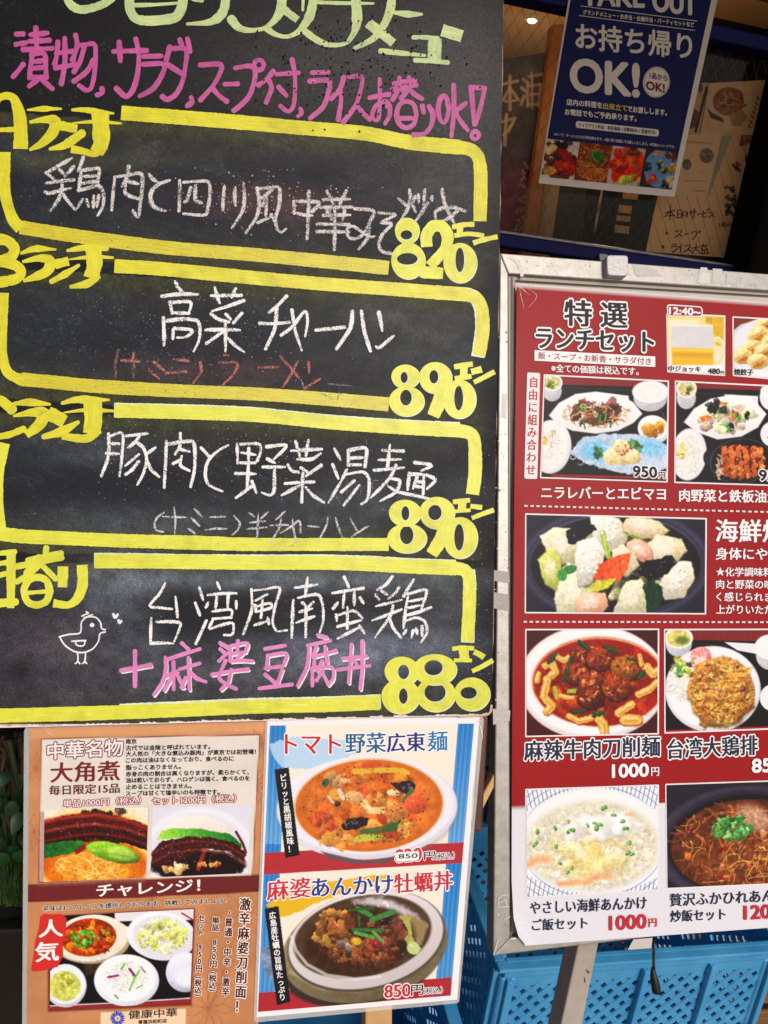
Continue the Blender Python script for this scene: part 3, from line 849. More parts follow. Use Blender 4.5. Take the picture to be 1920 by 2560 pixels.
# --- pink bottom line with white under-strokes
pinkF = '785,1235 880,1218 975,1200/875,1110 875,1335'
pinkQ = '''450,740 515,800/320,900 470,850 630,800/290,882 295,1000 260,1130 175,1252/275,1080 400,1022/370,930 372,1200/350,1080 280,1208/400,1042 470,1180/430,1000 630,942/518,885 528,1200/490,1082 450,1180/540,1032 600,1090 690,1125
/830,740 920,790/830,800 880,840/818,920 900,842/930,780 932,915/930,772 1100,740 1078,830/1005,720 1000,830/935,850 1060,832 1000,890/940,920 1045,912 1150,920/885,915 820,1080 900,1150 990,1195/750,1052 930,1020 1105,1000/940,1002 910,1130 840,1200
/1275,800 1475,765/1300,862 1292,990/1310,862 1485,842 1460,950/1275,992 1450,970/1275,1052 1370,1132/1445,1000 1395,1140/1215,1190 1540,1150'''
pinkR = '''430,630 515,655/335,730 550,686/348,740 330,930 240,1110/420,742 380,832/405,800 395,930/410,832 600,780/500,740 520,890/380,980 380,1110/370,952 460,930 570,940 575,1040 530,1100/470,880 430,970/480,962 420,1060/480,1000 520,1080/665,855 890,832/615,960 920,922/750,720 722,1080/852,690 850,960 832,1140/770,870 800,910'''
A = Art(BOARD, 0.0014)
for d, ox, oy, kk, wd in ((pinkF, 0, 1200, k, 22), (pinkQ, 340, 1420, 3.95, 30), (pinkR, 680, 1420, 3.77, 28)):
    for i, s_ in enumerate(S(d, ox + 3.0, oy + 4.0, kk)):
        if (i * 7) % 3 != 1: A.stroke(s_, wd / kk, (0, 0, 0))
A.build('white_underpaint', WHT, board, 'white first strokes showing beside the pink letters')
A = Art(BOARD, 0.0020)
for d, ox, oy, kk, wd in ((pinkF, 0, 1200, k, 30), (pinkQ, 340, 1420, 3.95, 38), (pinkR, 680, 1420, 3.77, 36)):
    st_(A, d, ox, oy, kk, wd, wob=.14)
A.build('pink_lettering', PNK2, board, 'pale pink handwriting naming the mapo tofu rice')

# --- chick
A = Art(BOARD, 0.0014)
st_(A, '''385,1015 450,1000 520,990 528,920 565,888 620,890 652,925 658,962 682,970/682,985 648,995 638,1045 600,1095 540,1118 480,1110 420,1070 385,1015/532,882 572,862/548,893 600,872/560,852 570,870
/465,1045 555,1040/490,1048 495,1070 540,1075 552,1042/503,1120 505,1172 488,1190/505,1175 517,1190/555,1115 550,1172 535,1190/550,1175 562,1190''', 0, 1200, k, 10, wob=.2)
A.ell(597 / k, 1200 + 940 / k, 15 / k, 14 / k, (0, 0, 0))
st_(A, '735,870 745,895 762,872/768,910 773,928 785,915', 0, 1200, k, 17)
A.build('chick_drawing', WHT, board, 'white line drawing of a small chick with two hearts')

# --- chalk grit and dried droplets
A = Art(BOARD, 0.00115)
def grit(n, fn, rng, col, flat=False):
    for i in range(n):
        x_, y_ = fn()
        if x_ > 1240: continue
        r = rs.uniform(*rng)
        an = rs.rand() * 6.28
        m = 5
        A.poly([(x_ + r * math.cos(an + j * 1.256) * rs.uniform(.6, 1.2), y_ + r * math.sin(an + j * 1.256) * rs.uniform(.6, 1.2)) for j in range(m)], col[rs.randint(len(col))])
W_ = [(190, 186, 184), (150, 148, 150), (120, 120, 124)]
grit(420, lambda: (rs.normal(470, 150), rs.normal(830, 75)), (.5, 1.5), W_)
grit(140, lambda: (rs.uniform(0, 1200), rs.uniform(250, 660)), (.4, 1.2), W_)
grit(170, lambda: (rs.normal(640, 120), rs.normal(500, 35)), (.7, 2.4), [(196, 130, 126), (190, 160, 158), (200, 196, 194)])
grit(300, lambda: (rs.uniform(230, 740), rs.normal(1130, 60)), (.5, 1.4), W_)
grit(150, lambda: (rs.uniform(0, 1200), rs.uniform(1000, 1790)), (.4, 1.2), W_)
grit(130, lambda: (rs.normal(1195, 26), rs.uniform(1060, 1780)), (.4, 1.2), W_)
grit(50, lambda: (rs.uniform(300, 780), rs.normal(1365, 8)), (.8, 1.8), W_)
A.build('chalk_grit', mat_print('chalk_grit', 0.9), board, 'scattered white and pink chalk grit')['kind'] = 'stuff'
A = Art(BOARD, 0.00105)
grit(330, lambda: (np.clip(rs.normal(880, 120), 640, 1200), rs.normal(150, 75)), (.8, 3.4), [(14, 13, 13), (22, 21, 21)])
A.build('dried_droplets', mat_print('dried_droplets', 0.9), board, 'matt dark dried water spots in the upper right')['kind'] = 'stuff'

# ================================================================ printed pictures
class Photo:
    """a printed picture: a fine sheet whose colours are mixed by code (crop coordinates of a photo detail)"""
    def __init__(s, pl, off, quad, crop, step=1.7):
        s.pl, s.off = pl, off
        ox, oy, k = crop
        q = np.array(quad, float)
        s.quad = q
        wpx = max(np.linalg.norm(q[1] - q[0]), np.linalg.norm(q[2] - q[3]))
        hpx = max(np.linalg.norm(q[3] - q[0]), np.linalg.norm(q[2] - q[1]))
        s.nx, s.ny = int(wpx / step) + 2, int(hpx / step) + 2
        u, v = np.meshgrid(np.linspace(0, 1, s.nx), np.linspace(0, 1, s.ny))
        u, v = u.ravel()[:, None], v.ravel()[:, None]
        s.P = (q[0] * (1 - u) + q[1] * u) * (1 - v) + (q[3] * (1 - u) + q[2] * u) * v
        s.x = (s.P[:, 0] - ox) * k; s.y = (s.P[:, 1] - oy) * k
        s.C = np.zeros((len(s.P), 3)); s.C[:] = 255
        s.sd = 1
        s.warp()
    def recrop(s, crop):
        s.x, s.y = (s.P[:, 0] - crop[0]) * crop[2], (s.P[:, 1] - crop[1]) * crop[2]
        s.warp()
    def warp(s):
        # gently warped coordinates: food has no clean outlines
        X, Y = s.x, s.y
        s.x0, s.y0 = X, Y
        s.xw = X + 26 * (fbm(X / 30, Y / 30, 101, 3) - .5) + 12 * (fbm(X / 9, Y / 9, 103, 2) - .5)
        s.yw = Y + 26 * (fbm(X / 30, Y / 30, 105, 3) - .5) + 12 * (fbm(X / 9, Y / 9, 107, 2) - .5)
    def food(s, on=True, k=1.0):
        if on: s.x, s.y = s.x0 + (s.xw - s.x0) * k, s.y0 + (s.yw - s.y0) * k
        else: s.x, s.y = s.x0, s.y0
    def mix(s, i, m, col):
        m = np.clip(m, 0, 1)[:, None]
        s.C[i] = s.C[i] * (1 - m) + np.asarray(col, float) * m
    def base(s, c): s.C[:] = c
    def grad(s, c0, c1, y0, y1):
        t = np.clip((s.y - y0) / (y1 - y0), 0, 1)[:, None]
        s.C = np.array(c0, float) * (1 - t) + np.array(c1, float) * t
    def e(s, cx, cy, rx, ry, col, rot=0, soft=3.0, wob=0.0, ws=30, shade=0.0, hl=0.0, tex=0.0, ts=12, ring=0, a=1.0):
        s.sd += 1
        R = max(rx, ry) * (1.25 + wob) + 6
        i = np.nonzero((np.abs(s.x - cx) < R) & (np.abs(s.y - cy) < R))[0]
        if not len(i): return
        dx, dy = s.x[i] - cx, s.y[i] - cy
        c, q = math.cos(rot), math.sin(rot)
        u, v = (dx * c + dy * q) / rx, (-dx * q + dy * c) / ry
        d = np.sqrt(u * u + v * v)
        if wob: d = d + wob * (fbm(s.x[i] / ws, s.y[i] / ws, s.sd, 3) - .5) * 2
        sf = soft / min(rx, ry)
        m = 1 - sstep(1 - sf, 1 + sf, d)
        if ring: m = m * sstep(1 - ring - sf, 1 - ring + sf, d)
        cc = np.zeros((len(i), 3)); cc[:] = col
        if shade: cc = cc * (1 + shade * (-(dx / rx) * .45 - (dy / ry) * .75))[:, None]
        if tex: cc = cc * (1 + tex * 2 * (fbm(s.x[i] / ts, s.y[i] / ts, s.sd + 5, 4) - .5))[:, None]
        if hl:
            h = np.exp(-(((dx + rx * .3) / (rx * .22)) ** 2 + ((dy + ry * .4) / (ry * .2)) ** 2)) * hl
            cc = cc * (1 - h[:, None]) + 255 * h[:, None]
        s.mix(i, m * a, np.clip(cc, 0, 255))
    def p(s, pts, col, soft=2.0, wob=0.0, ws=25, tex=0.0, ts=12, shade=0.0, a=1.0, col2=None):
        s.sd += 1
        pts = np.array(pts, float)
        lo, hi = pts.min(0) - 8, pts.max(0) + 8
        i = np.nonzero((s.x > lo[0]) & (s.x < hi[0]) & (s.y > lo[1]) & (s.y < hi[1]))[0]
        if not len(i): return
        X, Y = s.x[i], s.y[i]
        if wob:
            X = X + wob * (fbm(s.x[i] / ws, s.y[i] / ws, s.sd, 3) - .5) * 2
            Y = Y + wob * (fbm(s.x[i] / ws, s.y[i] / ws, s.sd + 3, 3) - .5) * 2
        ins = np.zeros(len(i), bool); dm = np.full(len(i), 1e9)
        for a_, b_ in zip(pts, np.roll(pts, -1, 0)):
            cond = (a_[1] > Y) != (b_[1] > Y)
            xi = (b_[0] - a_[0]) * (Y - a_[1]) / (b_[1] - a_[1] + 1e-9) + a_[0]
            ins ^= cond & (X < xi)
            ab = b_ - a_; L = ab @ ab + 1e-9
            t = np.clip(((X - a_[0]) * ab[0] + (Y - a_[1]) * ab[1]) / L, 0, 1)
            dm = np.minimum(dm, np.hypot(X - a_[0] - t * ab[0], Y - a_[1] - t * ab[1]))
        sd = np.where(ins, dm, -dm)
        m = sstep(-soft, soft, sd)
        cc = np.zeros((len(i), 3)); cc[:] = col
        if col2 is not None:
            t = np.clip((s.x[i] - pts[:, 0].min()) / (np.ptp(pts[:, 0]) + 1e-6), 0, 1)[:, None]
            cc = cc * (1 - t) + np.array(col2, float) * t
        if shade: cc = cc * (1 + shade * (-(s.y[i] - pts[:, 1].mean()) / (np.ptp(pts[:, 1]) / 2 + 1)))[:, None]
        if tex: cc = cc * (1 + tex * 2 * (fbm(s.x[i] / ts, s.y[i] / ts, s.sd + 5, 4) - .5))[:, None]
        s.mix(i, m * a, np.clip(cc, 0, 255))

    def st(s, pts, wd, col, soft=1.5, a=1.0):
        pts = np.array(pts, float)
        lo, hi = pts.min(0) - wd - 4, pts.max(0) + wd + 4
        i = np.nonzero((s.x > lo[0]) & (s.x < hi[0]) & (s.y > lo[1]) & (s.y < hi[1]))[0]
        if not len(i): return
        X, Y = s.x[i], s.y[i]; dm = np.full(len(i), 1e9)
        for a_, b_ in zip(pts[:-1], pts[1:]):
            ab = b_ - a_; L = ab @ ab + 1e-9
            t = np.clip(((X - a_[0]) * ab[0] + (Y - a_[1]) * ab[1]) / L, 0, 1)
            dm = np.minimum(dm, np.hypot(X - a_[0] - t * ab[0], Y - a_[1] - t * ab[1]))
        s.mix(i, (1 - sstep(wd / 2 - soft, wd / 2 + soft, dm)) * a, col)
    def bits(s, n, reg, size, pal, asp=(.4, 1), shade=.3, hl=.0, wob=.25, seed=1, tex=.15, soft=2.0):
        r = np.random.RandomState(seed)
        s.food()
        for _ in range(n):
            an, rr = r.rand() * 6.283, math.sqrt(r.rand())
            cx, cy = reg[0] + reg[2] * rr * math.cos(an), reg[1] + reg[3] * rr * math.sin(an)
            z = r.uniform(*size)
            s.sd = seed * 31 + _
            cj = np.clip(np.array(pal[r.randint(len(pal))], float) * r.uniform(.8, 1.15) + r.randn(3) * 5, 0, 255)
            s.e(cx, cy, z * r.uniform(.8, 1.3), z * r.uniform(*asp), cj, r.rand() * 3.14, soft * r.uniform(.8, 2), wob * 1.6, z * .8, shade * r.uniform(.2, 1.2), hl * (r.rand() > .4), tex * 1.6, z * .45, a=r.uniform(.75, 1))
        s.food(False)
    def noodles(s, n, reg, ln, wd, pal, seed=1, curl=.5, a=1.0, dirn=None):
        r = np.random.RandomState(seed)
        for _ in range(n):
            an, rr = r.rand() * 6.283, math.sqrt(r.rand())
            x, y = reg[0] + reg[2] * rr * math.cos(an), reg[1] + reg[3] * rr * math.sin(an)
            d = r.rand() * 6.283 if dirn is None else dirn + r.randn() * .4
            k = r.uniform(-curl, curl); pts = [(x, y)]
            for j in range(9):
                x += math.cos(d) * ln / 9; y += math.sin(d) * ln / 9 * .8; d += k + r.randn() * .15
                if ((x - reg[0]) / reg[2]) ** 2 + ((y - reg[1]) / reg[3]) ** 2 > 1.15: break
                pts.append((x, y))
            if len(pts) > 2: s.st(pts, wd * r.uniform(.7, 1.3), pal[r.randint(len(pal))], a=a)
    def nz(s, sc_, amp, seed=3, reg=None):
        f = 1 + amp * 2 * (fbm(s.x / sc_, s.y / sc_, seed, 4) - .5)
        if reg is not None:
            m = 1 - sstep(.9, 1.05, np.sqrt(((s.x - reg[0]) / reg[2]) ** 2 + ((s.y - reg[1]) / reg[3]) ** 2))
            f = 1 + (f - 1) * m
        s.C = np.clip(s.C * f[:, None], 0, 255)
    def glint(s, n, reg, size, seed=5, a=.8):
        r = np.random.RandomState(seed)
        for _ in range(int(n * .55) + 1):
            an, rr = r.rand() * 6.283, math.sqrt(r.rand())
            s.e(reg[0] + reg[2] * rr * math.cos(an), reg[1] + reg[3] * rr * math.sin(an), r.uniform(.4, .9) * size, r.uniform(.15, .4) * size, (255, 250, 240), r.rand() * 3, 2.0, a=a * r.uniform(.3, .9))
    def build(s, name, mat, root, label=None):
        if name == 'food_photo':       # the deeper contrast of a printed photograph
            t = s.C / 255.0
            t = .45 * t + .55 * t * t * (3 - 2 * t)
            g = t.mean(1, keepdims=True); t = g + (t - g) * 1.12
            s.food(False)
            wn = (1 - sstep(.72, .92, t.min(1))) * sstep(.08, .25, t.max(1))
            gr = .11 * (fbm(s.x / 13, s.y / 13, 301, 3) - .5) * 2 + .09 * (fbm(s.x / 4.5, s.y / 4.5, 303, 2) - .5) * 2
            t = t * (1 + gr * wn)[:, None]
            s.C = np.clip(t, 0, 1) * 248
        V = s.pl.many(s.P, s.off)
        i = np.arange(s.nx * s.ny).reshape(s.ny, s.nx)
        F4 = np.stack([i[:-1, :-1], i[1:, :-1], i[1:, 1:], i[:-1, 1:]], -1).reshape(-1, 4)
        me = rmesh(name, V, F4, lin(np.clip(s.C, 0, 255)))
        return child(name, me, mat, root, label)

def cr(pts, c):     # crop coordinates -> photo pixels
    return [(c[0] + x / c[2], c[1] + y / c[2]) for x, y in pts]

# ================================================================ ORANGE MENU SHEET (below the board, left)
SHEET = Plane(23.8, 960, 1280, 0.7535)
S1 = (0, 1760, 2.4397); S2 = (0, 2160, 2.4397)
sheet = thing('menu_sheet', 'laminated orange menu sheet with braised pork and spicy tofu pictures hanging under the chalkboard', 'menu sheet', O3(SHEET, 360, 2560))
lam = slab('laminate', SHEET, [(66, 1812), (660, 1796), (668, 1812), (641, 2600), (55, 2612), (60, 1830)], 0.0, 0.0004)
child('laminate', lam, M_CLEAR, sheet, 'clear plastic film reaching past the paper')
PAPER = [(74, 1822), (668, 1803), (645, 2590), (66, 2606)]
q = Photo(SHEET, 0.0002, PAPER, (0, 0, 1), 3.0)
x, y = q.x, q.y
q.C[:] = (192, 130, 86)
q.C *= (1 + .10 * (fbm(x / 60, y / 60, 4) - .5) * 2)[:, None]
q.p([(74, 1822), (668, 1803), (667, 1830), (74, 1848)], (222, 164, 112), a=.6, soft=8)
lotus = (170, 98, 62)
r_ = np.random.RandomState(5)
for (cx, cy, R, n) in ((520, 2520, 70, 9), (600, 2290, 60, 8), (560, 2430, 40, 7), (85, 2080, 46, 8), (640, 1960, 50, 9), (90, 1920, 40, 7), (380, 2250, 40, 8), (655, 1860, 40, 8)):
    for j in range(n):
        an = j / n * 6.28 + r_.rand() * .3
        tip = (cx + R * math.cos(an), cy + R * math.sin(an))
        for sgn in (-1, 1):
            mid = (cx + R * .6 * math.cos(an + .28 * sgn), cy + R * .6 * math.sin(an + .28 * sgn))
            q.st([(cx, cy), mid, tip], 1.6, lotus, 1.2, a=.8)
q.st([(520, 2520), (560, 2450), (575, 2380), (566, 2320)], 2.5, lotus, a=.7); q.st([(500, 2600), (520, 2540), (600, 2300)], 2.5, lotus, a=.7)
q.p([(102, 1846), (650, 1836), (632, 2188), (96, 2206)], (112, 44, 40), 1)
q.p([(104, 1848), (648, 1838), (630, 2188), (98, 2204)], (222, 212, 202), 1, tex=.05, ts=60)
q.p([(68, 2212), (654, 2186), (653, 2230), (67, 2256)], (106, 32, 33), .8, tex=.05)
q.p([(252, 2531), (465, 2521), (463, 2590), (250, 2596)], (240, 206, 172), 1)
q.p([(99, 2030), (372, 2018), (364, 2206), (96, 2216)], (150, 96, 86), 2, a=.5, tex=.3, ts=6)
q.p([(118, 2290), (488, 2270), (479, 2514), (120, 2530)], (120, 44, 36), 3)
q.build('paper_print', M_LAMP, sheet)

q = Photo(SHEET, 0.0005, [(111, 2024), (371, 2018), (365, 2194), (109, 2205)], S1)
q.grad((232, 222, 196), (240, 236, 226), 640, 1080)
q.e(575, 930, 400, 300, (236, 196, 120), soft=40)
q.e(575, 985, 330, 170, (198, 108, 34), soft=14, tex=.18, ts=40)
q.e(570, 1010, 240, 110, (222, 146, 62), soft=30, tex=.3, ts=18)
q.noodles(70, (560, 990, 210, 90), 190, 6, [(240, 196, 120), (226, 168, 84), (206, 138, 58), (244, 210, 140)], 3)
q.bits(7, (560, 668, 60, 16), (20, 34), [(28, 26, 34), (46, 34, 34)], seed=4, hl=.5); q.bits(5, (690, 664, 60, 14), (16, 30), [(26, 26, 36), (200, 140, 60)], seed=8, hl=.5)
q.p([(266, 720), (400, 680), (560, 660), (760, 690), (910, 745), (910, 900), (860, 880), (760, 845), (600, 850), (420, 838), (266, 860)], (74, 24, 22), 3, 12, 20, .35, 16)
for y_, c_, w_ in ((-8, (150, 58, 44), 30), (24, (96, 30, 26), 14), (52, (138, 62, 50), 22), (84, (60, 20, 20), 26), (112, (112, 46, 40), 14), (134, (40, 14, 14), 22)):
    q.st([(266, 728 + y_), (420, 694 + y_), (580, 682 + y_ * .95), (760, 712 + y_ * .9), (912, 766 + y_ * .9)], w_, c_, 7, a=.75)
q.nz(9, .22, 6, (590, 770, 360, 105)); q.nz(3.5, .30, 16, (590, 770, 360, 105)); q.st([(420, 690), (600, 676), (780, 704)], 5, (206, 120, 96), 4, .45); q.st([(300, 770), (520, 730), (700, 742)], 4, (176, 96, 80), 4, .4); q.glint(120, (600, 780, 300, 70), 7, 3, .5)
q.p([(262, 856), (380, 838), (500, 836), (545, 880), (430, 912), (262, 944)], (38, 92, 44), 3, 8, tex=.35, ts=14, col2=(60, 120, 50))
q.st([(470, 900), (520, 866), (600, 840)], 30, (124, 44, 40), 5); q.st([(600, 850), (720, 850)], 16, (54, 22, 22), 5)
q.e(690, 905, 165, 58, (116, 156, 52), .24, 5, .05, 40, .35, .0, .12, 30); q.e(745, 915, 90, 42, (160, 190, 92), .2, 14, shade=.2); q.st([(570, 890), (680, 880), (790, 905)], 10, (176, 206, 110), 8, .6); q.st([(560, 905), (680, 915), (800, 935)], 5, (96, 136, 44), 5, .6); q.nz(12, .12, 19, (690, 905, 165, 58))
q.build('food_photo', M_LAMP, sheet, 'printed picture of braised pork slab on noodles')

q = Photo(SHEET, 0.0005, [(381, 2018), (627, 2011), (619, 2183), (376, 2194)], S1)
q.grad((212, 210, 226), (222, 214, 214), 620, 1070)
q.e(1215, 900, 330, 270, (230, 228, 238), soft=18); q.e(1215, 910, 300, 240, (214, 212, 226), soft=20)
q.e(1195, 800, 215, 120, (226, 216, 206), soft=10, shade=.10, tex=.05)
q.e(1210, 985, 285, 95, (34, 16, 14), soft=8, wob=.1, tex=.4, ts=14)
q.p([(955, 830), (985, 775), (1060, 755), (1220, 760), (1400, 792), (1470, 850), (1476, 880), (1400, 850), (1220, 812), (1040, 822)], (160, 206, 84), 4, 6, 30, .15, 20, col2=(24, 104, 48))
q.p([(924, 900), (990, 836), (1130, 812), (1290, 812), (1440, 850), (1500, 905), (1490, 965), (1400, 900), (1250, 880), (1140, 940), (990, 1000), (926, 980)], (66, 22, 24), 4, 10, 18, .4, 12)
for y_, c_ in ((10, (120, 56, 52)), (40, (84, 34, 36)), (62, (132, 70, 62))):
    q.st([(930, 905 + y_), (1040, 845 + y_), (1200, 825 + y_), (1380, 850 + y_), (1490, 915 + y_)], 12, c_, 6, a=.7)
q.p([(1195, 1010), (1240, 880), (1262, 880), (1238, 960), (1216, 1020)], (140, 46, 44), 3)
q.st([(1440, 780), (1480, 850), (1500, 905)], 16, (96, 34, 30), 4)
q.bits(6, (1060, 1000, 70, 24), (16, 30), [(222, 196, 160), (206, 170, 120)], seed=4, hl=.3); q.bits(10, (1280, 985, 100, 24), (10, 20), [(200, 130, 60), (160, 60, 44), (216, 176, 120)], seed=6, hl=.3)
q.nz(8, .2, 8, (1210, 920, 300, 120)); q.nz(3.5, .32, 17, (1210, 920, 300, 120)); q.glint(130, (1200, 900, 260, 80), 7, 9, .55)
q.build('food_photo', M_LAMP, sheet, 'printed picture of braised pork with rice and greens')

q = Photo(SHEET, 0.0005, [(127, 2291), (484, 2273), (475, 2508), (125, 2523)], S2)
q.base((24, 20, 23)); q.p([(700, 280), (1190, 270), (1190, 340), (700, 350)], (222, 216, 222), 4); q.st([(1110, 300), (1190, 350)], 10, (140, 40, 44))
q.st([(300, 882), (700, 868), (1170, 836)], 22, (150, 52, 56), 3); q.st([(300, 866), (700, 848), (1170, 818)], 8, (214, 196, 200), 3)
q.p([(500, 560), (780, 540), (760, 480), (700, 640), (520, 680)], (72, 54, 38), 20, tex=.4)
q.e(560, 470, 235, 138, (196, 178, 152), -.05, 4, shade=.2); q.e(555, 452, 225, 142, (232, 222, 206), -.1, 4, shade=.05)
q.p([(740, 360), (792, 390), (770, 450), (730, 430)], (232, 222, 206), 6)
q.e(540, 448, 170, 116, (150, 62, 22), -.1, 4, tex=.35, ts=20)
q.bits(60, (545, 455, 150, 96), (12, 32), [(214, 118, 30), (196, 88, 24), (224, 140, 40), (150, 50, 24), (120, 44, 22)], (.5, 1), .4, .3, seed=2)
q.bits(55, (505, 455, 75, 52), (7, 15), [(70, 140, 46), (104, 168, 66), (50, 112, 36), (130, 186, 90)], (.5, 1), .3, .2, seed=5)
q.bits(14, (590, 420, 90, 40), (6, 11), [(80, 140, 50), (110, 160, 60)], seed=6)
q.e(985, 440, 212, 148, (226, 226, 236), .12, 4, shade=.08); q.e(990, 440, 180, 122, (214, 214, 222), .12, 8)
q.bits(130, (990, 440, 150, 98), (10, 26), [(220, 222, 150), (206, 210, 120), (230, 230, 176), (196, 200, 104)], (.4, .9), .3, .2, seed=7)
q.e(400, 742, 128, 132, (206, 208, 224), .1, 4, shade=.12); q.e(398, 735, 122, 118, (232, 232, 238), .1, 4)
q.e(395, 745, 98, 92, (196, 198, 112), .1, 8, tex=.25, ts=26); q.bits(14, (390, 720, 60, 40), (10, 24), [(120, 140, 70), (220, 206, 120), (150, 160, 70)], seed=3, soft=6)
q.e(772, 710, 198, 158, (224, 226, 236), 0, 4, shade=.10); q.e(772, 700, 176, 138, (240, 241, 244), 0, 10)
q.noodles(120, (775, 690, 130, 90), 70, 4, [(222, 222, 206), (206, 210, 190), (236, 234, 222), (196, 190, 180)], 4)
for pts, w_, c_ in (([(660, 690), (720, 680)], 14, (150, 40, 120)), ([(790, 640), (820, 680)], 16, (140, 50, 110)), ([(860, 630), (885, 660)], 8, (150, 90, 130)), ([(740, 640), (760, 610)], 14, (120, 170, 60)), ([(790, 770), (820, 700), (850, 650)], 12, (120, 180, 80)), ([(700, 800), (720, 820)], 10, (90, 140, 80)), ([(830, 760), (870, 740)], 6, (90, 140, 90))):
    q.st(pts, w_, c_, 3)
q.e(1130, 660, 118, 122, (196, 200, 222), .1, 4, shade=.2); q.e(1140, 640, 110, 90, (214, 218, 234), .1, 6, shade=.1); q.e(1140, 690, 80, 60, (226, 230, 242), soft=16)
q.nz(7, .05)
q.build('food_photo', M_LAMP, sheet, 'printed picture of spicy tofu set on a black tray')

A = Art(SHEET, 0.0006)
A.poly(cr([(245, 320), (270, 304), (320, 308), (372, 304), (406, 330), (402, 420), (382, 480), (386, 560), (350, 628), (300, 640), (262, 652), (198, 656), (190, 640), (204, 560), (216, 460), (236, 400)], S2), (206, 44, 38))
A.txt('人', cr([(238, 448)], S2)[0], cr([(382, 440)], S2)[0], 43, (244, 240, 236), 1.6, mincho=.5)
A.txt('気', cr([(216, 598)], S2)[0], cr([(356, 588)], S2)[0], 48, (244, 240, 236), 1.6, mincho=.5)
A.build('red_stamp', M_LAMP, sheet, 'red stamp with two white characters')
MAR = (110, 36, 40)
A = Art(SHEET, 0.0006)
A.txt('中華名物', (119, 1899), (307, 1889), 42, (240, 226, 226), .8, MAR, 2.4)
A.txt('大角煮', (127, 1957), (299, 1951), 50, (116, 34, 34), 1.5, mincho=.6)
A.txt('毎日限定15品', (123, 1988), (299, 1982), 24, (96, 34, 34), .8, mincho=.5)
A.txt('単品1000円（税込）', (158, 2019), (352, 2010), 19, (244, 226, 226), .2, (140, 44, 52), 1.9)
A.txt('セット1200円（税込）', (381, 2012), (590, 2005), 19, (244, 226, 226), .2, (140, 44, 52), 1.9)
A.build('heading_lettering', M_LAMP, sheet)
A = Art(SHEET, 0.0006)
for s_, y_, x1 in (('南京', 228, 832), ('古代では金陵と呼ばれています。', 268, 1282), ('大人気の「大きな煮込み豚肉」が東京では初登場！', 304, 1560), ('この肉は油はなくなっており、食べるのに', 343, 1425), ('脂っこくありません。', 387, 1105), ('赤身の肉の割合は高くなりますが、柔らかくて、', 427, 1518), ('油は乾いておらず、ハロゲンは強く、食べるのを', 465, 1522), ('止めることはできません。', 505, 1168), ('スープは甘くて塩辛いのも特徴です。', 545, 1338)):
    y2 = y_ + 16 - (x1 - 770) * .018
    A.txt(s_, cr([(768, y_ + 16)], S1)[0], cr([(x1, y2)], S1)[0], 12.5, (34, 28, 32), .45)
A.build('paragraph_lettering', M_LAMP, sheet)
A = Art(SHEET, 0.0006)
A.txt('チャレンジ！', (242, 2243), (500, 2229), 31, (244, 234, 230), 1.2, mincho=.4)
A.txt('辛味は3つのレベルを提供しております、挑戦してみましょう！', (107, 2278), (566, 2257), 13, (24, 16, 18), .45, (240, 226, 212), .9)
A.vtxt('激辛麻婆刀削面！', (614, 2242), (599, 2534), 29, (74, 20, 32), 1.1, (248, 236, 226), 1.9, mincho=.4)
A.vtxt('・普通・中辛・激辛', (574, 2268), (563, 2492), 20, (84, 26, 32), .8, (244, 228, 214), 1.4)
A.vtxt('単品 850円（税込）', (540, 2292), (529, 2490), 19, (84, 26, 32), .8, (244, 228, 214), 1.4)
A.vtxt('セット 950円（税込）', (504, 2286), (493, 2502), 18, (84, 26, 32), .8, (244, 228, 214), 1.4)
A.build('challenge_lettering', M_LAMP, sheet)
A = Art(SHEET, 0.0006)
for j in range(18):
    an = j / 18 * 6.283
    A.ell(294 + 13 * math.cos(an), 2546 + 13 * math.sin(an), 6.2, 2.2, (66, 66, 150) if j % 2 else (100, 110, 190), an, 12)
A.ell(294, 2546, 7, 7, (226, 200, 190), n=20); A.ell(294, 2546, 3, 3, (150, 140, 180), n=16)
A.txt('健康中華', (322, 2548), (443, 2541), 21, (52, 40, 42), .5, mincho=.5)
A.txt('青蓮浜松町店', (346, 2561), (417, 2557), 10, (60, 40, 42), .3)
A.build('shop_emblem', M_LAMP, sheet, 'blue flower emblem with the shop name')

# ================================================================ BLUE MENU SHEET (below the board, right)
SHEET2 = Plane(23.8, 960, 1280, 0.7515)
VV = (640, 1760, 2.592); WW = (640, 2160, 2.592)
sheet2 = thing('menu_sheet', 'laminated white edged menu sheet with blue stripes, tomato noodle bowl and oyster clay pot', 'menu sheet', O3(SHEET2, 890, 2530))
lam = slab('laminate', SHEET2, [(664, 1790), (1203, 1786), (1210, 1800), (1148, 2504), (1143, 2508), (640, 2556), (634, 2548)], 0.0, 0.0004)
child('laminate', lam, M_CLEAR, sheet2, 'clear plastic film reaching past the paper')
A = Art(SHEET2, 0.0002)
A.poly([(669, 1798), (1199, 1793), (1143, 2499), (641, 2543)], (236, 232, 234))
A.build('paper', M_LAMP, sheet2)
q = Photo(SHEET2, 0.0004, [(675, 1814), (1185, 1809), (1127, 2489), (645, 2530)], (0, 0, 1))
X0, Y0 = q.x.copy(), q.y.copy()
q.base((236, 228, 212))
lft = lambda y: 675 - 30 * (y - 1814) / 716
rgt = lambda y: 1185 - 58 * (y - 1809) / 680
blue = (44, 124, 196)
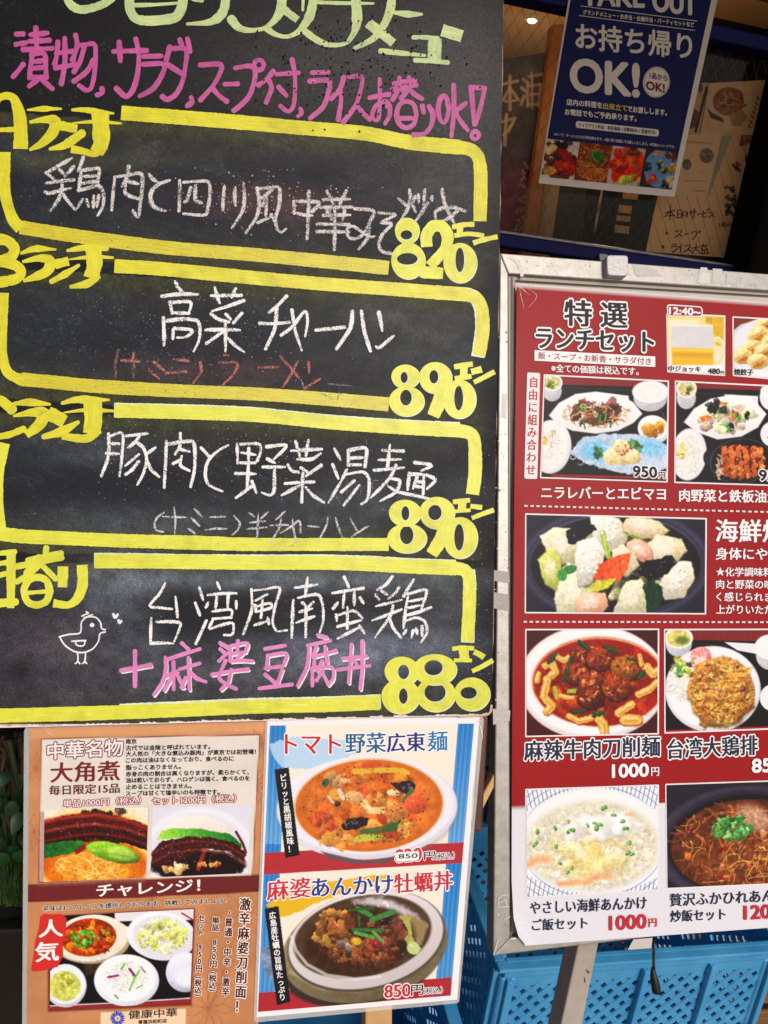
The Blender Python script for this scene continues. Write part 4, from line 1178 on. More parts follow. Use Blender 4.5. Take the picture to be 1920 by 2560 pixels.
for f, sg in ((lft, 1), (rgt, -1)):
    dx = (X0 - f(Y0)) * sg
    fade = np.clip((Y0 - 1830) / 300, 0, 1) * (Y0 < 2110) + np.clip((Y0 - 2170) / 250, 0, 1) * (Y0 > 2150) * .5
    wdt = 40
    m = (dx < wdt)
    cc = np.array(blue) * (1 - .55 * fade[:, None]) + np.array((150, 190, 226)) * .55 * fade[:, None]
    cc = cc * (1 + .10 * np.sin(dx * .55))[:, None]
    q.C[m] = cc[m]
q.recrop(VV)
q.p([(90, 260), (240, 215), (420, 225), (640, 240), (700, 300), (400, 420), (160, 410), (140, 380), (120, 350), (100, 330), (95, 290)], (176, 208, 236), 3, 14, 20, a=.9)
q.p([(40, 965), (1352, 896), (1336, 1030), (30, 1106)], (176, 44, 52), 2, tex=.05)
q.e(740, 690, 570, 335, (120, 110, 110), -.03, 18, a=.35)
q.e(720, 672, 585, 335, (224, 218, 232), -.04, 4, shade=.06); q.e(725, 660, 560, 315, (232, 228, 238), -.04, 8)
q.p([(420, 955), (700, 1020), (900, 990), (860, 1030), (640, 1034), (470, 1000)], (92, 80, 86), 8)
q.e(732, 655, 486, 304, (224, 196, 150), -.05, 5)
q.e(732, 658, 476, 296, (206, 100, 26), -.05, 5, tex=.12, ts=70)
q.e(732, 658, 440, 270, (212, 112, 40), -.05, 40, tex=.30, ts=44)
q.bits(60, (732, 660, 400, 240), (22, 62), [(206, 82, 34), (214, 96, 40), (220, 130, 60), (200, 70, 34), (226, 150, 70), (216, 120, 40)], (.4, .8), .25, .15, .25, 4, .2, 6)
q.st([(640, 440), (760, 430), (900, 428), (980, 448)], 34, (220, 176, 50), 5); q.st([(700, 400), (790, 392)], 40, (206, 82, 44), 8)
q.bits(4, (540, 480, 60, 40), (30, 50), [(200, 150, 100), (214, 160, 110)], seed=14)
q.e(450, 510, 24, 28, (66, 92, 56), .4, 4)
q.p([(870, 515), (940, 505), (1000, 498), (1040, 520), (1030, 560), (980, 590), (900, 548)], (40, 30, 38), 4, 10, tex=.4); q.glint(8, (950, 540, 60, 26), 18, 4, .6)
q.st([(1010, 560), (960, 630)], 30, (70, 110, 56), 5)
q.e(640, 605, 62, 40, (222, 168, 110), .2, 4, shade=.2, tex=.1); q.e(890, 576, 42, 22, (232, 206, 150), .1, 4, shade=.2)
q.e(520, 585, 50, 34, (224, 160, 60), .2, 5); q.st([(540, 560), (565, 610)], 26, (226, 206, 190), 4); q.e(528, 648, 22, 18, (50, 36, 34), 0, 3); q.st([(470, 600), (500, 640)], 18, (220, 190, 150), 4)
q.st([(700, 640), (740, 690), (850, 690)], 44, (232, 200, 120), 6); q.st([(720, 660), (760, 700)], 20, (240, 222, 170), 4)
q.e(1035, 650, 74, 62, (212, 84, 44), .2, 5, shade=.25, tex=.2, hl=.2); q.e(900, 705, 70, 52, (196, 120, 60), .2, 5, tex=.3, shade=.2)
q.bits(10, (430, 770, 80, 60), (26, 44), [(204, 76, 40), (214, 96, 56)], (.6, .9), .3, .3, seed=19)
q.p([(550, 790), (600, 745), (680, 728), (735, 740), (720, 790), (650, 815), (570, 820)], (36, 26, 34), 4, 8, tex=.4); q.glint(12, (640, 775, 70, 24), 16, 14, .6)
q.st([(690, 830), (800, 820), (900, 790), (960, 770)], 40, (74, 104, 50), 6); q.st([(870, 800), (940, 790)], 60, (60, 92, 46), 10)
q.p([(620, 870), (700, 840), (830, 850), (800, 885), (640, 895)], (190, 190, 70), 4, 5)
q.bits(12, (560, 880, 110, 50), (24, 44), [(222, 140, 56), (226, 160, 70)], (.5, .9), .2, .2, seed=23); q.bits(8, (980, 800, 60, 50), (20, 36), [(226, 170, 80), (216, 130, 50)], seed=25)
q.bits(420, (700, 640, 420, 260), (2.2, 5), [(60, 30, 20), (90, 44, 24), (40, 20, 18)], (.6, 1), 0, 0, .1, 27, 0, 1.2)
q.bits(140, (850, 860, 110, 40), (2.2, 5), [(60, 30, 20), (110, 70, 30)], (.6, 1), 0, 0, .1, 29, 0, 1.2)
q.glint(70, (732, 650, 420, 250), 9, 31, .45)
q.p([(120, 425), (212, 410), (283, 980), (190, 998)], (24, 22, 26), 1.5)
# lower half: clay pot
q.recrop(WW)
q.p([(64, 262), (120, 228), (430, 120), (780, 72), (860, 66), (880, 90), (700, 140), (400, 250), (200, 340), (160, 345), (110, 300)], (226, 178, 30), 3, 10)
q.p([(10, 836), (1266, 734), (1262, 852), (8, 962)], (172, 40, 50), 2, tex=.05)
q.p([(30, 600), (50, 540), (100, 525), (150, 600), (180, 700), (160, 780), (110, 770), (60, 700)], (120, 140, 166), 6, 10, tex=.4, ts=20)
q.e(690, 640, 520, 270, (52, 42, 34), -.22, 10); q.e(705, 545, 545, 345, (134, 118, 84), -.22, 5, shade=.3, tex=.2, ts=60)
q.st([(230, 700), (420, 800), (640, 820), (860, 780)], 30, (196, 184, 140), 14, a=.6)
q.e(715, 500, 520, 320, (88, 74, 62), -.22, 5)
q.e(712, 490, 508, 310, (214, 204, 204), -.22, 5, shade=.10)
q.e(690, 470, 452, 262, (74, 52, 36), -.2, 8, tex=.25, ts=60)
q.p([(620, 240), (820, 210), (980, 280), (1110, 400), (1060, 520), (1000, 420), (900, 330), (760, 280)], (196, 188, 190), 26, 20); q.p([(980, 320), (1110, 390), (1070, 520), (1000, 450)], (150, 124, 76), 16)
q.e(670, 500, 360, 225, (60, 34, 20), -.15, 20, tex=.4, ts=30)
q.p([(1000, 340), (930, 330), (900, 360), (980, 520), (1040, 590), (1070, 550), (1010, 470)], (170, 170, 90), 6, 8, tex=.15); q.e(1020, 545, 44, 40, (190, 206, 130), .6, 5, hl=.4)
q.bits(50, (510, 420, 105, 130), (16, 46), [(150, 90, 40), (180, 112, 48), (120, 66, 32), (100, 52, 28), (196, 134, 60)], (.5, .9), .4, .3, .3, 33)
q.bits(60, (700, 580, 220, 80), (16, 44), [(120, 60, 34), (146, 76, 38), (90, 42, 26), (164, 92, 46)], (.5, .9), .4, .3, .3, 35)
q.bits(46, (850, 440, 130, 90), (14, 40), [(112, 56, 36), (84, 40, 26), (150, 84, 46), (60, 30, 20)], (.5, .9), .4, .3, .3, 37)
q.bits(10, (790, 530, 60, 36), (20, 36), [(130, 50, 34), (160, 60, 40)], seed=38, hl=.5); q.e(650, 500, 34, 26, (206, 164, 40), .2, 6, hl=.5); q.bits(8, (600, 520, 60, 30), (14, 26), [(150, 140, 120), (120, 100, 80)], seed=39, hl=.4)
for pts, w_, c_ in (([(660, 290), (740, 330)], 30, (70, 140, 60)), ([(600, 300), (760, 285)], 16, (40, 90, 50)), ([(750, 360), (890, 310)], 34, (66, 126, 58)), ([(630, 425), (820, 430)], 22, (54, 106, 56)), ([(645, 445), (760, 475)], 24, (84, 156, 66)), ([(760, 440), (820, 500)], 20, (90, 160, 70)), ([(665, 340), (670, 400)], 14, (50, 96, 50))):
    q.st(pts, w_, c_, 4)
q.nz(14, .22, 12, (680, 480, 330, 200)); q.glint(90, (690, 500, 320, 180), 8, 41, .5); q.glint(10, (640, 250, 260, 40), 22, 43, .7)
q.st([(230, 470), (260, 560), (330, 650), (460, 720), (640, 745), (800, 730)], 20, (226, 220, 222), 6, a=.7)
q.p([(56, 290), (146, 272), (223, 893), (135, 916)], (24, 22, 26), 1.5)
q.build('paper_print', M_LAMP, sheet2)

A = Art(SHEET2, 0.0006)
WH = (246, 240, 242)
A.txt('トマト', (713, 1885), (852, 1885), 49, (196, 40, 52), 1.2, WH, 2.2, .7)
A.txt('野菜', (864, 1883), (964, 1881), 50, (24, 96, 140), 1.2, WH, 2.2, .7)
A.txt('広東', (968, 1881), (1062, 1877), 47, (34, 44, 128), 1.4, WH, 2.2, .7)
A.txt('麺', (1070, 1879), (1118, 1876), 50, (30, 112, 176), 1.0, WH, 2.2, .7)
A.txt('麻婆', (668, 2252), (776, 2243), 51, (200, 50, 56), 1.4, WH, 2.2, .7)
A.txt('あんかけ', (780, 2243), (982, 2233), 46, (40, 62, 140), 1.4, WH, 2.0, .6)
A.txt('牡蠣丼', (986, 2234), (1131, 2225), 49, (196, 48, 58), 1.4, WH, 2.2, .7)
A.build('heading_lettering', M_LAMP, sheet2)
A = Art(SHEET2, 0.0006)
A.vtxt('ピリッと黒胡椒風味！', (707, 1934), (729, 2132), 18, (240, 236, 234), .4)
A.vtxt('広島産牡蠣の旨味たっぷり', (680, 2279), (707, 2502), 18, (240, 236, 234), .4)
A.build('strip_lettering', M_LAMP, sheet2, 'white vertical writing on the black strips')
A = Art(SHEET2, 0.0006)
A.txt('820', cr([(905, 1026)], VV)[0], cr([(1072, 1012)], VV)[0], 31, (206, 60, 66), 1.5, WH, 2)
A.rect(cr([(905, 962), (1055, 955), (1056, 1012), (908, 1022)], VV), (240, 238, 238), 6)
A.txt('850', cr([(924, 1002)], VV)[0], cr([(1046, 996)], VV)[0], 11, (40, 38, 42), .4)
A.txt('円', cr([(1090, 1012)], VV)[0], cr([(1160, 1006)], VV)[0], 20, (34, 28, 34), .6, WH, 1.5, .5)
A.txt('（税込）', cr([(1160, 1012)], VV)[0], cr([(1286, 1004)], VV)[0], 18, (34, 28, 34), .3, WH, 1.3, .5)
A.txt('850', cr([(834, 868)], WW)[0], cr([(1000, 856)], WW)[0], 31, (200, 44, 54), 1.5, WH, 2, .6)
A.txt('円', cr([(1006, 854)], WW)[0], cr([(1082, 848)], WW)[0], 26, (30, 26, 32), .7, WH, 1.6, .5)
A.txt('（税込）', cr([(1084, 846)], WW)[0], cr([(1208, 838)], WW)[0], 17, (34, 28, 34), .3, WH, 1.3, .5)
A.build('price_lettering', M_LAMP, sheet2)
# clear tape holding the sheets
TAPE, t_, b_ = newmat('clear_tape')
b_.inputs['Base Color'].default_value = (0.78, 0.74, 0.66, 1); b_.inputs['Roughness'].default_value = 0.25; b_.inputs['Alpha'].default_value = 0.30
bump(t_, b_, noise(t_, 220, 4), 0.8, 0.003)

A = Art(SHEET, 0.0008)  # pale strokes paint the light caught by wrinkles in the film
for i_, s_ in enumerate(S('205,112 250,126 330,172/262,140 300,178 340,196/1430,160 1462,163/700,118 790,113/1000,110 1180,100', 0, 1760, 2.44)):
    A.mark(); A.stroke(s_, 1.3, (238, 216, 196), taper=[.2, 1, .2])
A.build('crease_shine', M_PRINT, sheet, 'painted highlight on a film crease along the top edge')
A = Art(SHEET2, 0.0008)  # painted highlights of the film again, round the right corner
for i_, s_ in enumerate(S('1180,80 1300,72/1290,76 1440,82/1400,95 1460,110/1440,100 1462,180/1455,140 1470,230/1412,500 1400,760', 640, 1760, 2.592)):
    A.mark(); A.stroke(s_, 2.0, (236, 232, 230), taper=[.2, 1, .2])
A.build('crease_shine', M_PRINT, sheet2, 'painted highlight on a film crease at the corner')

# ================================================================ GROUND, WALLS, WINDOW
def quadmesh(name, V): return rmesh(name, V, [list(range(len(V)))])
m_floor, t, b = newmat('wooden_deck')
tc = N(t, 'ShaderNodeTexCoord')
wv = N(t, 'ShaderNodeTexWave', wave_type='BANDS', bands_direction='Y'); wv.inputs['Scale'].default_value = 3.4; wv.inputs['Distortion'].default_value = 0.0
t.links.new(tc.outputs['Object'], wv.inputs['Vector'])
mp = N(t, 'ShaderNodeMapping'); mp.inputs['Scale'].default_value = (2, 60, 2); t.links.new(tc.outputs['Object'], mp.inputs['Vector'])
gr = noise(t, 3, 5, .6, vec=mp.outputs[0])
wood = ramp(t, gr, [(.3, tuple(lin((120, 78, 44)))), (.7, tuple(lin((176, 124, 76))))])
gap = ramp(t, wv.outputs['Fac'], [(.03, (.08,) * 3), (.09, (1,) * 3)])
mx = N(t, 'ShaderNodeMix', data_type='RGBA', blend_type='MULTIPLY'); mx.inputs[0].default_value = 1
t.links.new(wood, mx.inputs[6]); t.links.new(gap, mx.inputs[7]); t.links.new(mx.outputs[2], b.inputs['Base Color'])
b.inputs['Roughness'].default_value = .5
fl = link('floor', boxes('floor', [((0.6, 0.4, -0.02), (7, 2.5, 0.04), None)]), m_floor); tag(fl, kind='structure')
m_pav = mat_plain('paving_stone', (150, 146, 140), (126, 122, 116), 6, .8, bmp=.3)
gd = link('ground', quadmesh('ground', [(-60, -60, -.045), (60, -60, -.045), (60, 60, -.045), (-60, 60, -.045)]), m_pav); tag(gd, kind='structure')

def wp(px, py, off=0.0): return WIN.at(px, py, off)
WY = wp(1500, 400)[1]                       # depth of the glass
m_dark = mat_plain('dark_stained_wall', (34, 26, 22), (24, 18, 16), 12, .6)
m_black = mat_plain('black_pillar_paint', (7, 8, 8), (5, 5, 6), 20, .85, spec=.1)
m_blue = mat_plain('blue_enamel', (18, 24, 96), (14, 20, 80), 8, .5, spec=.15)
zs = wp(1252, 629)[2]
wl = link('lower_wall', boxes('lower_wall', [((0.6, WY + .06, (zs - .06) / 2 - .02), (6, .1, zs - .02), None)]), m_dark)
tag(wl, 'dark wall panel below the blue window frame', 'wall')
wl.name = 'shop_wall'
zt = wp(1420, 10)[2]; 
hd = link('header_wall', boxes('header_wall', [((0.6, WY + .06, 2.62), (6, .1, .86), None)]), m_dark)
hd.name = 'shop_wall'; tag(hd, 'dark brown wall above the blue window band', 'wall')
pil = link('pillar', boxes('pillar', [((wp(1850, 400)[0] + .62, WY - .02, 1.5), (1.2, .14, 3.1), None)], .01), m_black)
# pillar edge follows the photo: right of the window papers
pil.location.x = 0
tag(pil, 'black pillar at the right side of the window', 'pillar')
lw = link('left_wall', boxes('left_wall', [((-1.6, WY + .03, 1.5), (3.6, .16, 3.1), None)]), m_dark)
lw.name = 'shop_wall'; tag(lw, 'dark wall hidden mostly behind the chalkboard', 'wall')
m_soff = mat_plain('dark_awning_panel', (60, 56, 54), (48, 46, 44), 5, .7)
so = link('awning', boxes('awning', [((0.6, WY - .66, 2.60), (7, 1.42, .08), None)], .01), m_soff)
tag(so, 'dark flat awning above the shop window', 'awning')

win = thing('shop_window', 'wired glass shop window in a blue frame with lit restaurant behind', 'window', (wp(1252, 629)[0], WY, zs))
x0, x1 = 0.18, 1.30
def band(name, za, zb, y0, dep, mat, label=None):
    return child(name, boxes(name, [(((x0 + x1) / 2, y0, (za + zb) / 2), (x1 - x0, dep, abs(zb - za)), None)], .003), mat, win, label)
z_b0, z_b1 = wp(1400, 641)[2], wp(1400, 609)[2]
band('frame_rail', z_b0, z_b1, WY - .012, .05, m_blue, 'blue bottom rail')
z_t0, z_t1 = wp(1350, 24)[2], wp(1350, -2)[2]
band('frame_rail', z_t0, z_t1 + .01, WY - .012, .05, m_blue, 'blue top rail')
m_alu = mat_plain('pale_metal_strip', (190, 190, 196), (160, 160, 168), 60, .3, .8)
band('metal_strip', z_b1, z_b1 + .006, WY - .022, .03, m_alu)
glass, t, b = newmat('window_glass')
b.inputs['Base Color'].default_value = (0, 0, 0, 1); b.inputs['Roughness'].default_value = .03
b.inputs['Alpha'].default_value = .10; b.inputs['Specular IOR Level'].default_value = .5
pane = child('pane', boxes('pane', [(((x0 + x1) / 2, WY + .004, (z_b1 + z_t0) / 2), (x1 - x0, .004, z_t0 - z_b1), None)]), glass, win)
V = []; 
segs = []
import itertools
zz0, zz1 = z_b1 + .001, z_t0 - .001
for sgn in (1, -1):
    for c in np.arange(-2, 4, .0265):
        pts = []
        # line x = c + sgn*(z-zz0)*.8
        za, zb = zz0, zz1
        xa, xb = c, c + sgn * (zb - za) * .62
        if max(xa, xb) < x0 or min(xa, xb) > x1: continue
        def zat(x): return za + (x - xa) / (sgn * .62)
        lo, hi = min(xa, xb), max(xa, xb)
        cl, ch = max(lo, x0), min(hi, x1)
        segs.append(tube('w', [(cl, WY + .0065 + .0006 * sgn, zat(cl)), (ch, WY + .0065 + .0006 * sgn, zat(ch))], .00045, 4))
m_wire = mat_plain('glass_wire', (104, 92, 80), (84, 74, 64), 60, .6, .0, spec=.1)
child('wire_mesh', rmesh('wire_mesh', *join(segs)), m_wire, pane, 'diamond wire mesh inside the glass')

# ---- interior of the restaurant seen through the glass
m_ceil = mat_plain('tan_ceiling', (176, 132, 84), (166, 122, 76), 3, .7)
m_room = mat_plain('brown_room_wall', (92, 72, 58), (70, 54, 44), 4, .8)
RX0, RX1, RY0, RY1 = .1, 2.6, WY + .12, WY + 2.3
zc = 2.42
ceil = link('ceiling', boxes('ceiling', [((1.35, WY + 1.2, zc + .02), (2.7, 2.2, .04), None)]), m_ceil); tag(ceil, kind='structure')
rf = link('room_floor', boxes('room_floor', [((1.35, WY + 1.2, .02), (2.7, 2.2, .04), None)]), m_room); tag(rf, kind='structure')
for nm, c_, s_, lb in (('room_wall', (1.35, RY1 + .02, 1.2), (2.7, .04, 2.4), 'brown back wall of the restaurant'), ('room_wall', (.08, WY + 1.2, 1.2), (.04, 2.2, 2.4), 'brown left wall inside the restaurant'), ('room_wall', (2.62, WY + 1.2, 1.2), (.04, 2.2, 2.4), 'dark right wall inside the restaurant')):
    o = link(nm, boxes(nm, [(c_, s_, None)]), m_room); tag(o, lb, 'wall')
lampE, t, b = newmat('lamp_glow')
b.inputs['Emission Color'].default_value = (1, .82, .55, 1); b.inputs['Emission Strength'].default_value = 12
m_trim = mat_plain('lamp_trim', (220, 210, 190), (200, 190, 170), 40, .4)
def ceil_at(px, py):
    r = ray(px, py); t_ = (zc - CAM[2]) / r[2]; return CAM + r * t_
for i, (px, py, lb) in enumerate(((1331, 43, 'small round downlight in the tan ceiling'), (1700, -60, 'added unseen downlight brightening the middle of the room'), (1250, -160, 'added unseen downlight brightening the banner near the window'))):  # only the first is in view; the other two are added to brighten
    c_ = ceil_at(px, py)
    dl = thing('downlight', lb, 'ceiling light', tuple(c_))
    bm = bmesh.new(); bmesh.ops.create_cone(bm, cap_ends=True, segments=24, radius1=.022, radius2=.025, depth=.010, matrix=Matrix.Translation((c_[0], c_[1], zc - .005)))
    me = bpy.data.meshes.new('trim_ring'); bm.to_mesh(me); bm.free(); child('trim_ring', me, m_trim, dl)
    bm = bmesh.new(); bmesh.ops.create_cone(bm, cap_ends=True, segments=24, radius1=.012, radius2=.013, depth=.006, matrix=Matrix.Translation((c_[0], c_[1], zc - .012)))
    me = bpy.data.meshes.new('bulb'); bm.to_mesh(me); bm.free(); child('bulb', me, lampE, dl)
    ll = bpy.data.lights.new('downlight_lamp', 'POINT'); ll.energy = 2.0 if i == 0 else 1.1; ll.color = (1, .74, .44); ll.shadow_soft_size = .05
    lo = bpy.data.objects.new('downlight_lamp', ll); COL.objects.link(lo); lo.location = (c_[0], c_[1], zc - .10); lo.parent = dl; lo.location = (0, 0, -.34)  # point light hangs well below its bulb to spread the light evenly

ROOM = Plane(0.0, 1300, 500, 2.45)          # things standing well behind the glass
m_noren = mat_print('noren_cloth', .85)
nor = thing('noren_banner', 'dark purple cloth banner with tan brush characters behind the glass', 'banner', O3(ROOM, 1290, 640))
q = Photo(ROOM, 0.0, [(1190, 160), (1385, 128), (1322, 640), (1180, 640)], (1220, 0, 2.37), 3)
q.grad((76, 56, 58), (118, 46, 70), 900, 1100)
q.p([(0, 380), (400, 300), (400, 430), (0, 480)], (92, 76, 70), 30, a=.6)
q.nz(60, .35); q.nz(14, .12, 9)
TAN = (206, 170, 130)
for pts, w_ in (([(210, 470), (235, 490)], 22), ([(200, 520), (225, 540)], 22), ([(195, 620), (215, 570)], 20), ([(260, 430), (262, 640)], 16), ([(235, 500), (235, 630)], 16), ([(235, 510), (318, 500)], 16), ([(312, 500), (300, 630)], 18), ([(235, 560), (305, 555)], 14), ([(235, 615), (300, 620)], 16), ([(240, 455), (320, 440)], 18),
                ([(80, 500), (175, 480)], 18), ([(130, 450), (130, 650)], 20), ([(130, 520), (90, 590)], 16), ([(130, 520), (180, 590)], 18), ([(100, 600), (165, 595)], 14), ([(85, 720), (160, 700), (120, 780)], 18), ([(110, 680), (100, 860)], 20), ([(140, 740), (90, 800)], 14)):
    q.st(pts, w_, TAN, 3, .85)
for i_, (cx, cy) in enumerate(((235, 980), (225, 1020), (215, 1060), (208, 1100), (200, 1180), (190, 1250), (185, 1300), (175, 1350))):
    r_ = np.random.RandomState(i_)
    for _ in range(4): q.st([(cx + r_.uniform(-26, 26), cy + r_.uniform(-22, 22)), (cx + r_.uniform(-26, 26), cy + r_.uniform(-22, 22))], 7, (206, 176, 156), 2, .8)
q.build('cloth', m_noren, nor)
m_post = mat_plain('orange_wood', (186, 120, 70), (160, 98, 54), 14, .5)
po = link('wooden_post', slab('wooden_post', ROOM, [(1384, 60), (1412, 60), (1334, 660), (1300, 660)], .03, .05, .003), m_post)
tag(po, 'orange brown wooden post slanting down past the banner', 'post')
m_cream = mat_plain('cream_plaster', (178, 148, 112), (164, 134, 100), 6, .8)
cw = link('plaster_strip', slab('plaster_strip', ROOM, [(1412, 60), (1460, 60), (1372, 660), (1334, 660)], .01, .05, .003), m_cream)
cw.name = 'plaster_pier'; tag(cw, 'narrow cream plaster pier beside the orange post', 'pier')
m_cab = mat_plain('dark_cabinet', (44, 52, 48), (32, 38, 36), 8, .5); m_cab2 = mat_plain('black_cabinet', (14, 16, 15), (10, 11, 11), 8, .5)
for pts, m_, lb in (([(1358, 430), (1470, 440), (1452, 660), (1348, 650)], m_cab, 'grey green cabinet panel below the poster'), ([(1468, 430), (1548, 440), (1528, 670), (1450, 660)], m_cab2, 'black cabinet panel with a pale stick in front'), ([(1546, 440), (1640, 450), (1620, 680), (1526, 670)], m_cab, 'grey green cabinet panel holding beige labels')):
    tag(link('cabinet', slab('cabinet', ROOM, pts, .0, .3, .004), m_), lb, 'cabinet')
stk = tube('s', [ROOM.at(1506, 470, .06), ROOM.at(1497, 520, .06), ROOM.at(1486, 580, .06)], .004, 8)
tag(link('stick', rmesh('stick', *stk), mat_plain('pale_stick', (200, 190, 180), (120, 70, 60), 30, .4)), 'thin pale stick standing before the black cabinet', 'stick')
A = Art(ROOM, .012)
for pts, c_ in (([(1558, 480), (1596, 484), (1594, 500), (1556, 496)], (196, 150, 100)), ([(1548, 512), (1580, 515), (1578, 534), (1545, 531)], (206, 160, 110)), ([(1542, 538), (1577, 541), (1575, 555), (1540, 552)], (190, 160, 130)), ([(1538, 562), (1574, 566), (1572, 585), (1536, 581)], (206, 180, 150)), ([(1470, 608), (1480, 609), (1479, 618), (1469, 617)], (200, 110, 60))):
    A.mark(); A.poly(pts, c_)
lbS = thing('label_stack', 'column of small beige labels stuck on the cabinet', 'labels', O3(ROOM, 1556, 585))
A.build('label_paper', M_PRINT, lbS)

hp = link('added_dark_panel', slab('added_dark_panel', ROOM, [(1640, -200), (2100, -200), (2100, 260), (1600, 215)], .06, .04, .003), m_cab2)  # added to keep this corner dark by hiding the tan ceiling
tag(hp, 'black panel added inside to darken the view above the beige window papers', 'panel')
sh = thing('bottle_shelf', 'dim back shelf with bottles and boxes far inside the restaurant', 'shelf', (1.3, RY1 - .2, 1.2))
sp_ = [((1.3, RY1 - .1, z_), (2.2, .2, .02), None) for z_ in (.9, 1.25, 1.6, 1.95)]
child('shelf_board', boxes('shelf_board', sp_, .002), mat_plain('shelf_wood', (120, 80, 50), (90, 60, 38), 12, .5), sh)
rg_ = np.random.RandomState(2)
for z_ in (.91, 1.26, 1.61):
    for j in range(12):
        xx = .35 + j * .17 + rg_.uniform(-.03, .03); hb = rg_.uniform(.16, .27); rb = rg_.uniform(.025, .04)
        prof = [(xx, RY1 - .1, z_), (xx, RY1 - .1, z_ + hb * .62), (xx, RY1 - .1, z_ + hb * .75), (xx, RY1 - .1, z_ + hb)]
        cc3 = [(60, 90, 50), (120, 70, 40), (190, 170, 130), (150, 40, 36), (40, 44, 50)][rg_.randint(5)]
        tag(link('bottle', rmesh('bottle', *tube('b', prof, [rb, rb, rb * .4, rb * .36], 10), smooth=True), mat_plain('bottle_glass', cc3, None, 20, .25)), 'one of many bottles on the dim back shelf inside', 'bottle', 'bottles on the back shelf')

# papers stuck on the inside of the glass
PAPERP = Plane(0.0, 1500, 400, 1.6)
AA = (1220, 0, 2.37)
def crp(l): return cr(l, AA)
def sheetart(off): return Art(WIN, off)
BEI = (206, 158, 106); BEI2 = (186, 140, 94)
ps = thing('service_paper', 'beige handwritten service sheet listing soup and rice stuck on the window', 'paper', tuple(wp(1690, 645)))
A = Art(WIN, -.006)
A.poly(crp([(1080, 800), (1660, 760), (1600, 830), (1450, 1530), (935, 1490)]), BEI)
A.build('paper', M_PRINT, ps)
A = Art(WIN, -.0055)
INK = (40, 24, 24)
for i_, s_ in enumerate(S('1050,1262 1110,1245/1083,1215 1078,1300/1080,1250 1048,1285/1082,1250 1112,1290/1064,1280 1098,1275/1125,1245 1122,1290/1125,1245 1150,1247 1146,1290/1124,1268 1148,1268/1123,1290 1146,1290/1180,1262 1162,1285 1155,1265 1170,1250 1184,1262 1178,1288/1195,1260 1232,1252/1205,1245 1202,1275/1222,1238 1222,1270 1208,1295/1240,1270 1262,1266/1278,1250 1272,1285 1298,1285/1278,1268 1296,1258/1298,1240 1304,1248/1308,1236 1314,1244/1310,1262 1338,1256 1325,1275 1308,1290/1325,1272 1342,1285/1052,1385 1066,1378/1056,1374 1062,1390/1108,1372 1150,1365 1132,1390 1105,1408/1132,1388 1152,1402/1165,1388 1190,1384/1205,1378 1238,1370 1232,1395 1212,1418/1252,1368 1246,1376 1254,1380 1258,1370/1030,1465 1046,1460/1034,1455 1042,1472/1092,1448 1118,1445/1088,1462 1124,1458 1114,1480 1092,1496/1150,1448 1130,1470/1142,1462 1142,1496/1165,1458 1200,1452 1186,1478 1162,1492/1184,1476 1204,1490/1212,1470 1252,1462/1234,1445 1230,1475 1210,1500/1234,1475 1256,1498/1262,1458 1300,1452/1275,1445 1270,1478/1285,1462 1300,1478/1268,1482 1300,1480/1268,1482 1268,1500/1284,1482 1284,1500/1299,1480 1299,1500/1258,1503 1310,1500', 1220, 0, 2.37)):
    A.stroke(s_, 2.6, INK)
A.build('handwriting', M_PRINT, ps, 'thin dark handwriting')
A = Art(WIN, -.0055)
A.poly(crp([(1500, 800), (1650, 770), (1640, 840), (1490, 850)]), (140, 70, 40))
A.txt('ラーメンセット', crp([(1512, 838)])[0], crp([(1632, 818)])[0], 14, (190, 140, 90), .3)
A.txt('麺が選べる', crp([(1490, 868)])[0], crp([(1625, 850)])[0], 8, (60, 40, 34), .2)
rr_ = np.random.RandomState(8)
for (cx, cy, n_, sp, pal) in ((1470, 985, 14, (34, 30), [(110, 44, 34), (140, 60, 44), (90, 40, 30)]), (1535, 990, 18, (14, 70), [(70, 34, 34), (96, 46, 44)]), (1580, 1020, 14, (14, 70), [(70, 84, 44), (50, 70, 40)]), (1590, 905, 10, (30, 20), [(50, 80, 50)]), (1520, 1095, 6, (18, 18), [(150, 40, 30)]), (1440, 1190, 40, (40, 100), [(70, 58, 52), (90, 76, 66), (54, 44, 42), (110, 80, 60)]), (1515, 1250, 8, (16, 50), [(176, 70, 40), (190, 100, 50)])):
    for _ in range(n_):
        px, py = crp([(cx + rr_.uniform(-1, 1) * sp[0] * .7, cy + rr_.uniform(-1, 1) * sp[1] * .8)])[0]
        A.ell(px, py, rr_.uniform(3, 7), rr_.uniform(2, 5), pal[rr_.randint(len(pal))], rr_.rand() * 3, 10)
A.txt('1箱600円', crp([(1370, 1345)])[0], crp([(1500, 1340)])[0], 12, INK, .1)
A.build('picture_prints', M_PRINT, ps, 'small printed pictures at the right of the sheet')
ps2 = thing('dish_paper', 'beige dish poster showing a round soup bowl at the top of the window papers', 'paper', tuple(wp(1780, 338)))
q = Photo(WIN, -.0052, crp([(1310, 492), (1652, 474), (1585, 800), (1258, 797)]), AA, 2.2)
q.base(BEI); q.nz(80, .12)
q.e(1420, 610, 122, 112, (196, 160, 116), -.1, 5); q.p([(1296, 640), (1320, 700), (1400, 726), (1390, 700), (1330, 670)], (70, 44, 36), 5)
q.e(1425, 600, 92, 84, (124, 66, 26), -.1, 4, tex=.4, ts=20); q.e(1415, 600, 34, 40, (60, 56, 26), 0, 12); q.e(1480, 570, 30, 34, (130, 52, 24), 0, 10); q.noodles(30, (1425, 600, 80, 70), 70, 5, [(170, 104, 46), (140, 74, 30), (190, 126, 60)], 3)
q.p([(1430, 680), (1510, 650), (1540, 690), (1500, 740), (1440, 750)], (150, 116, 70), 6, 8, tex=.2)
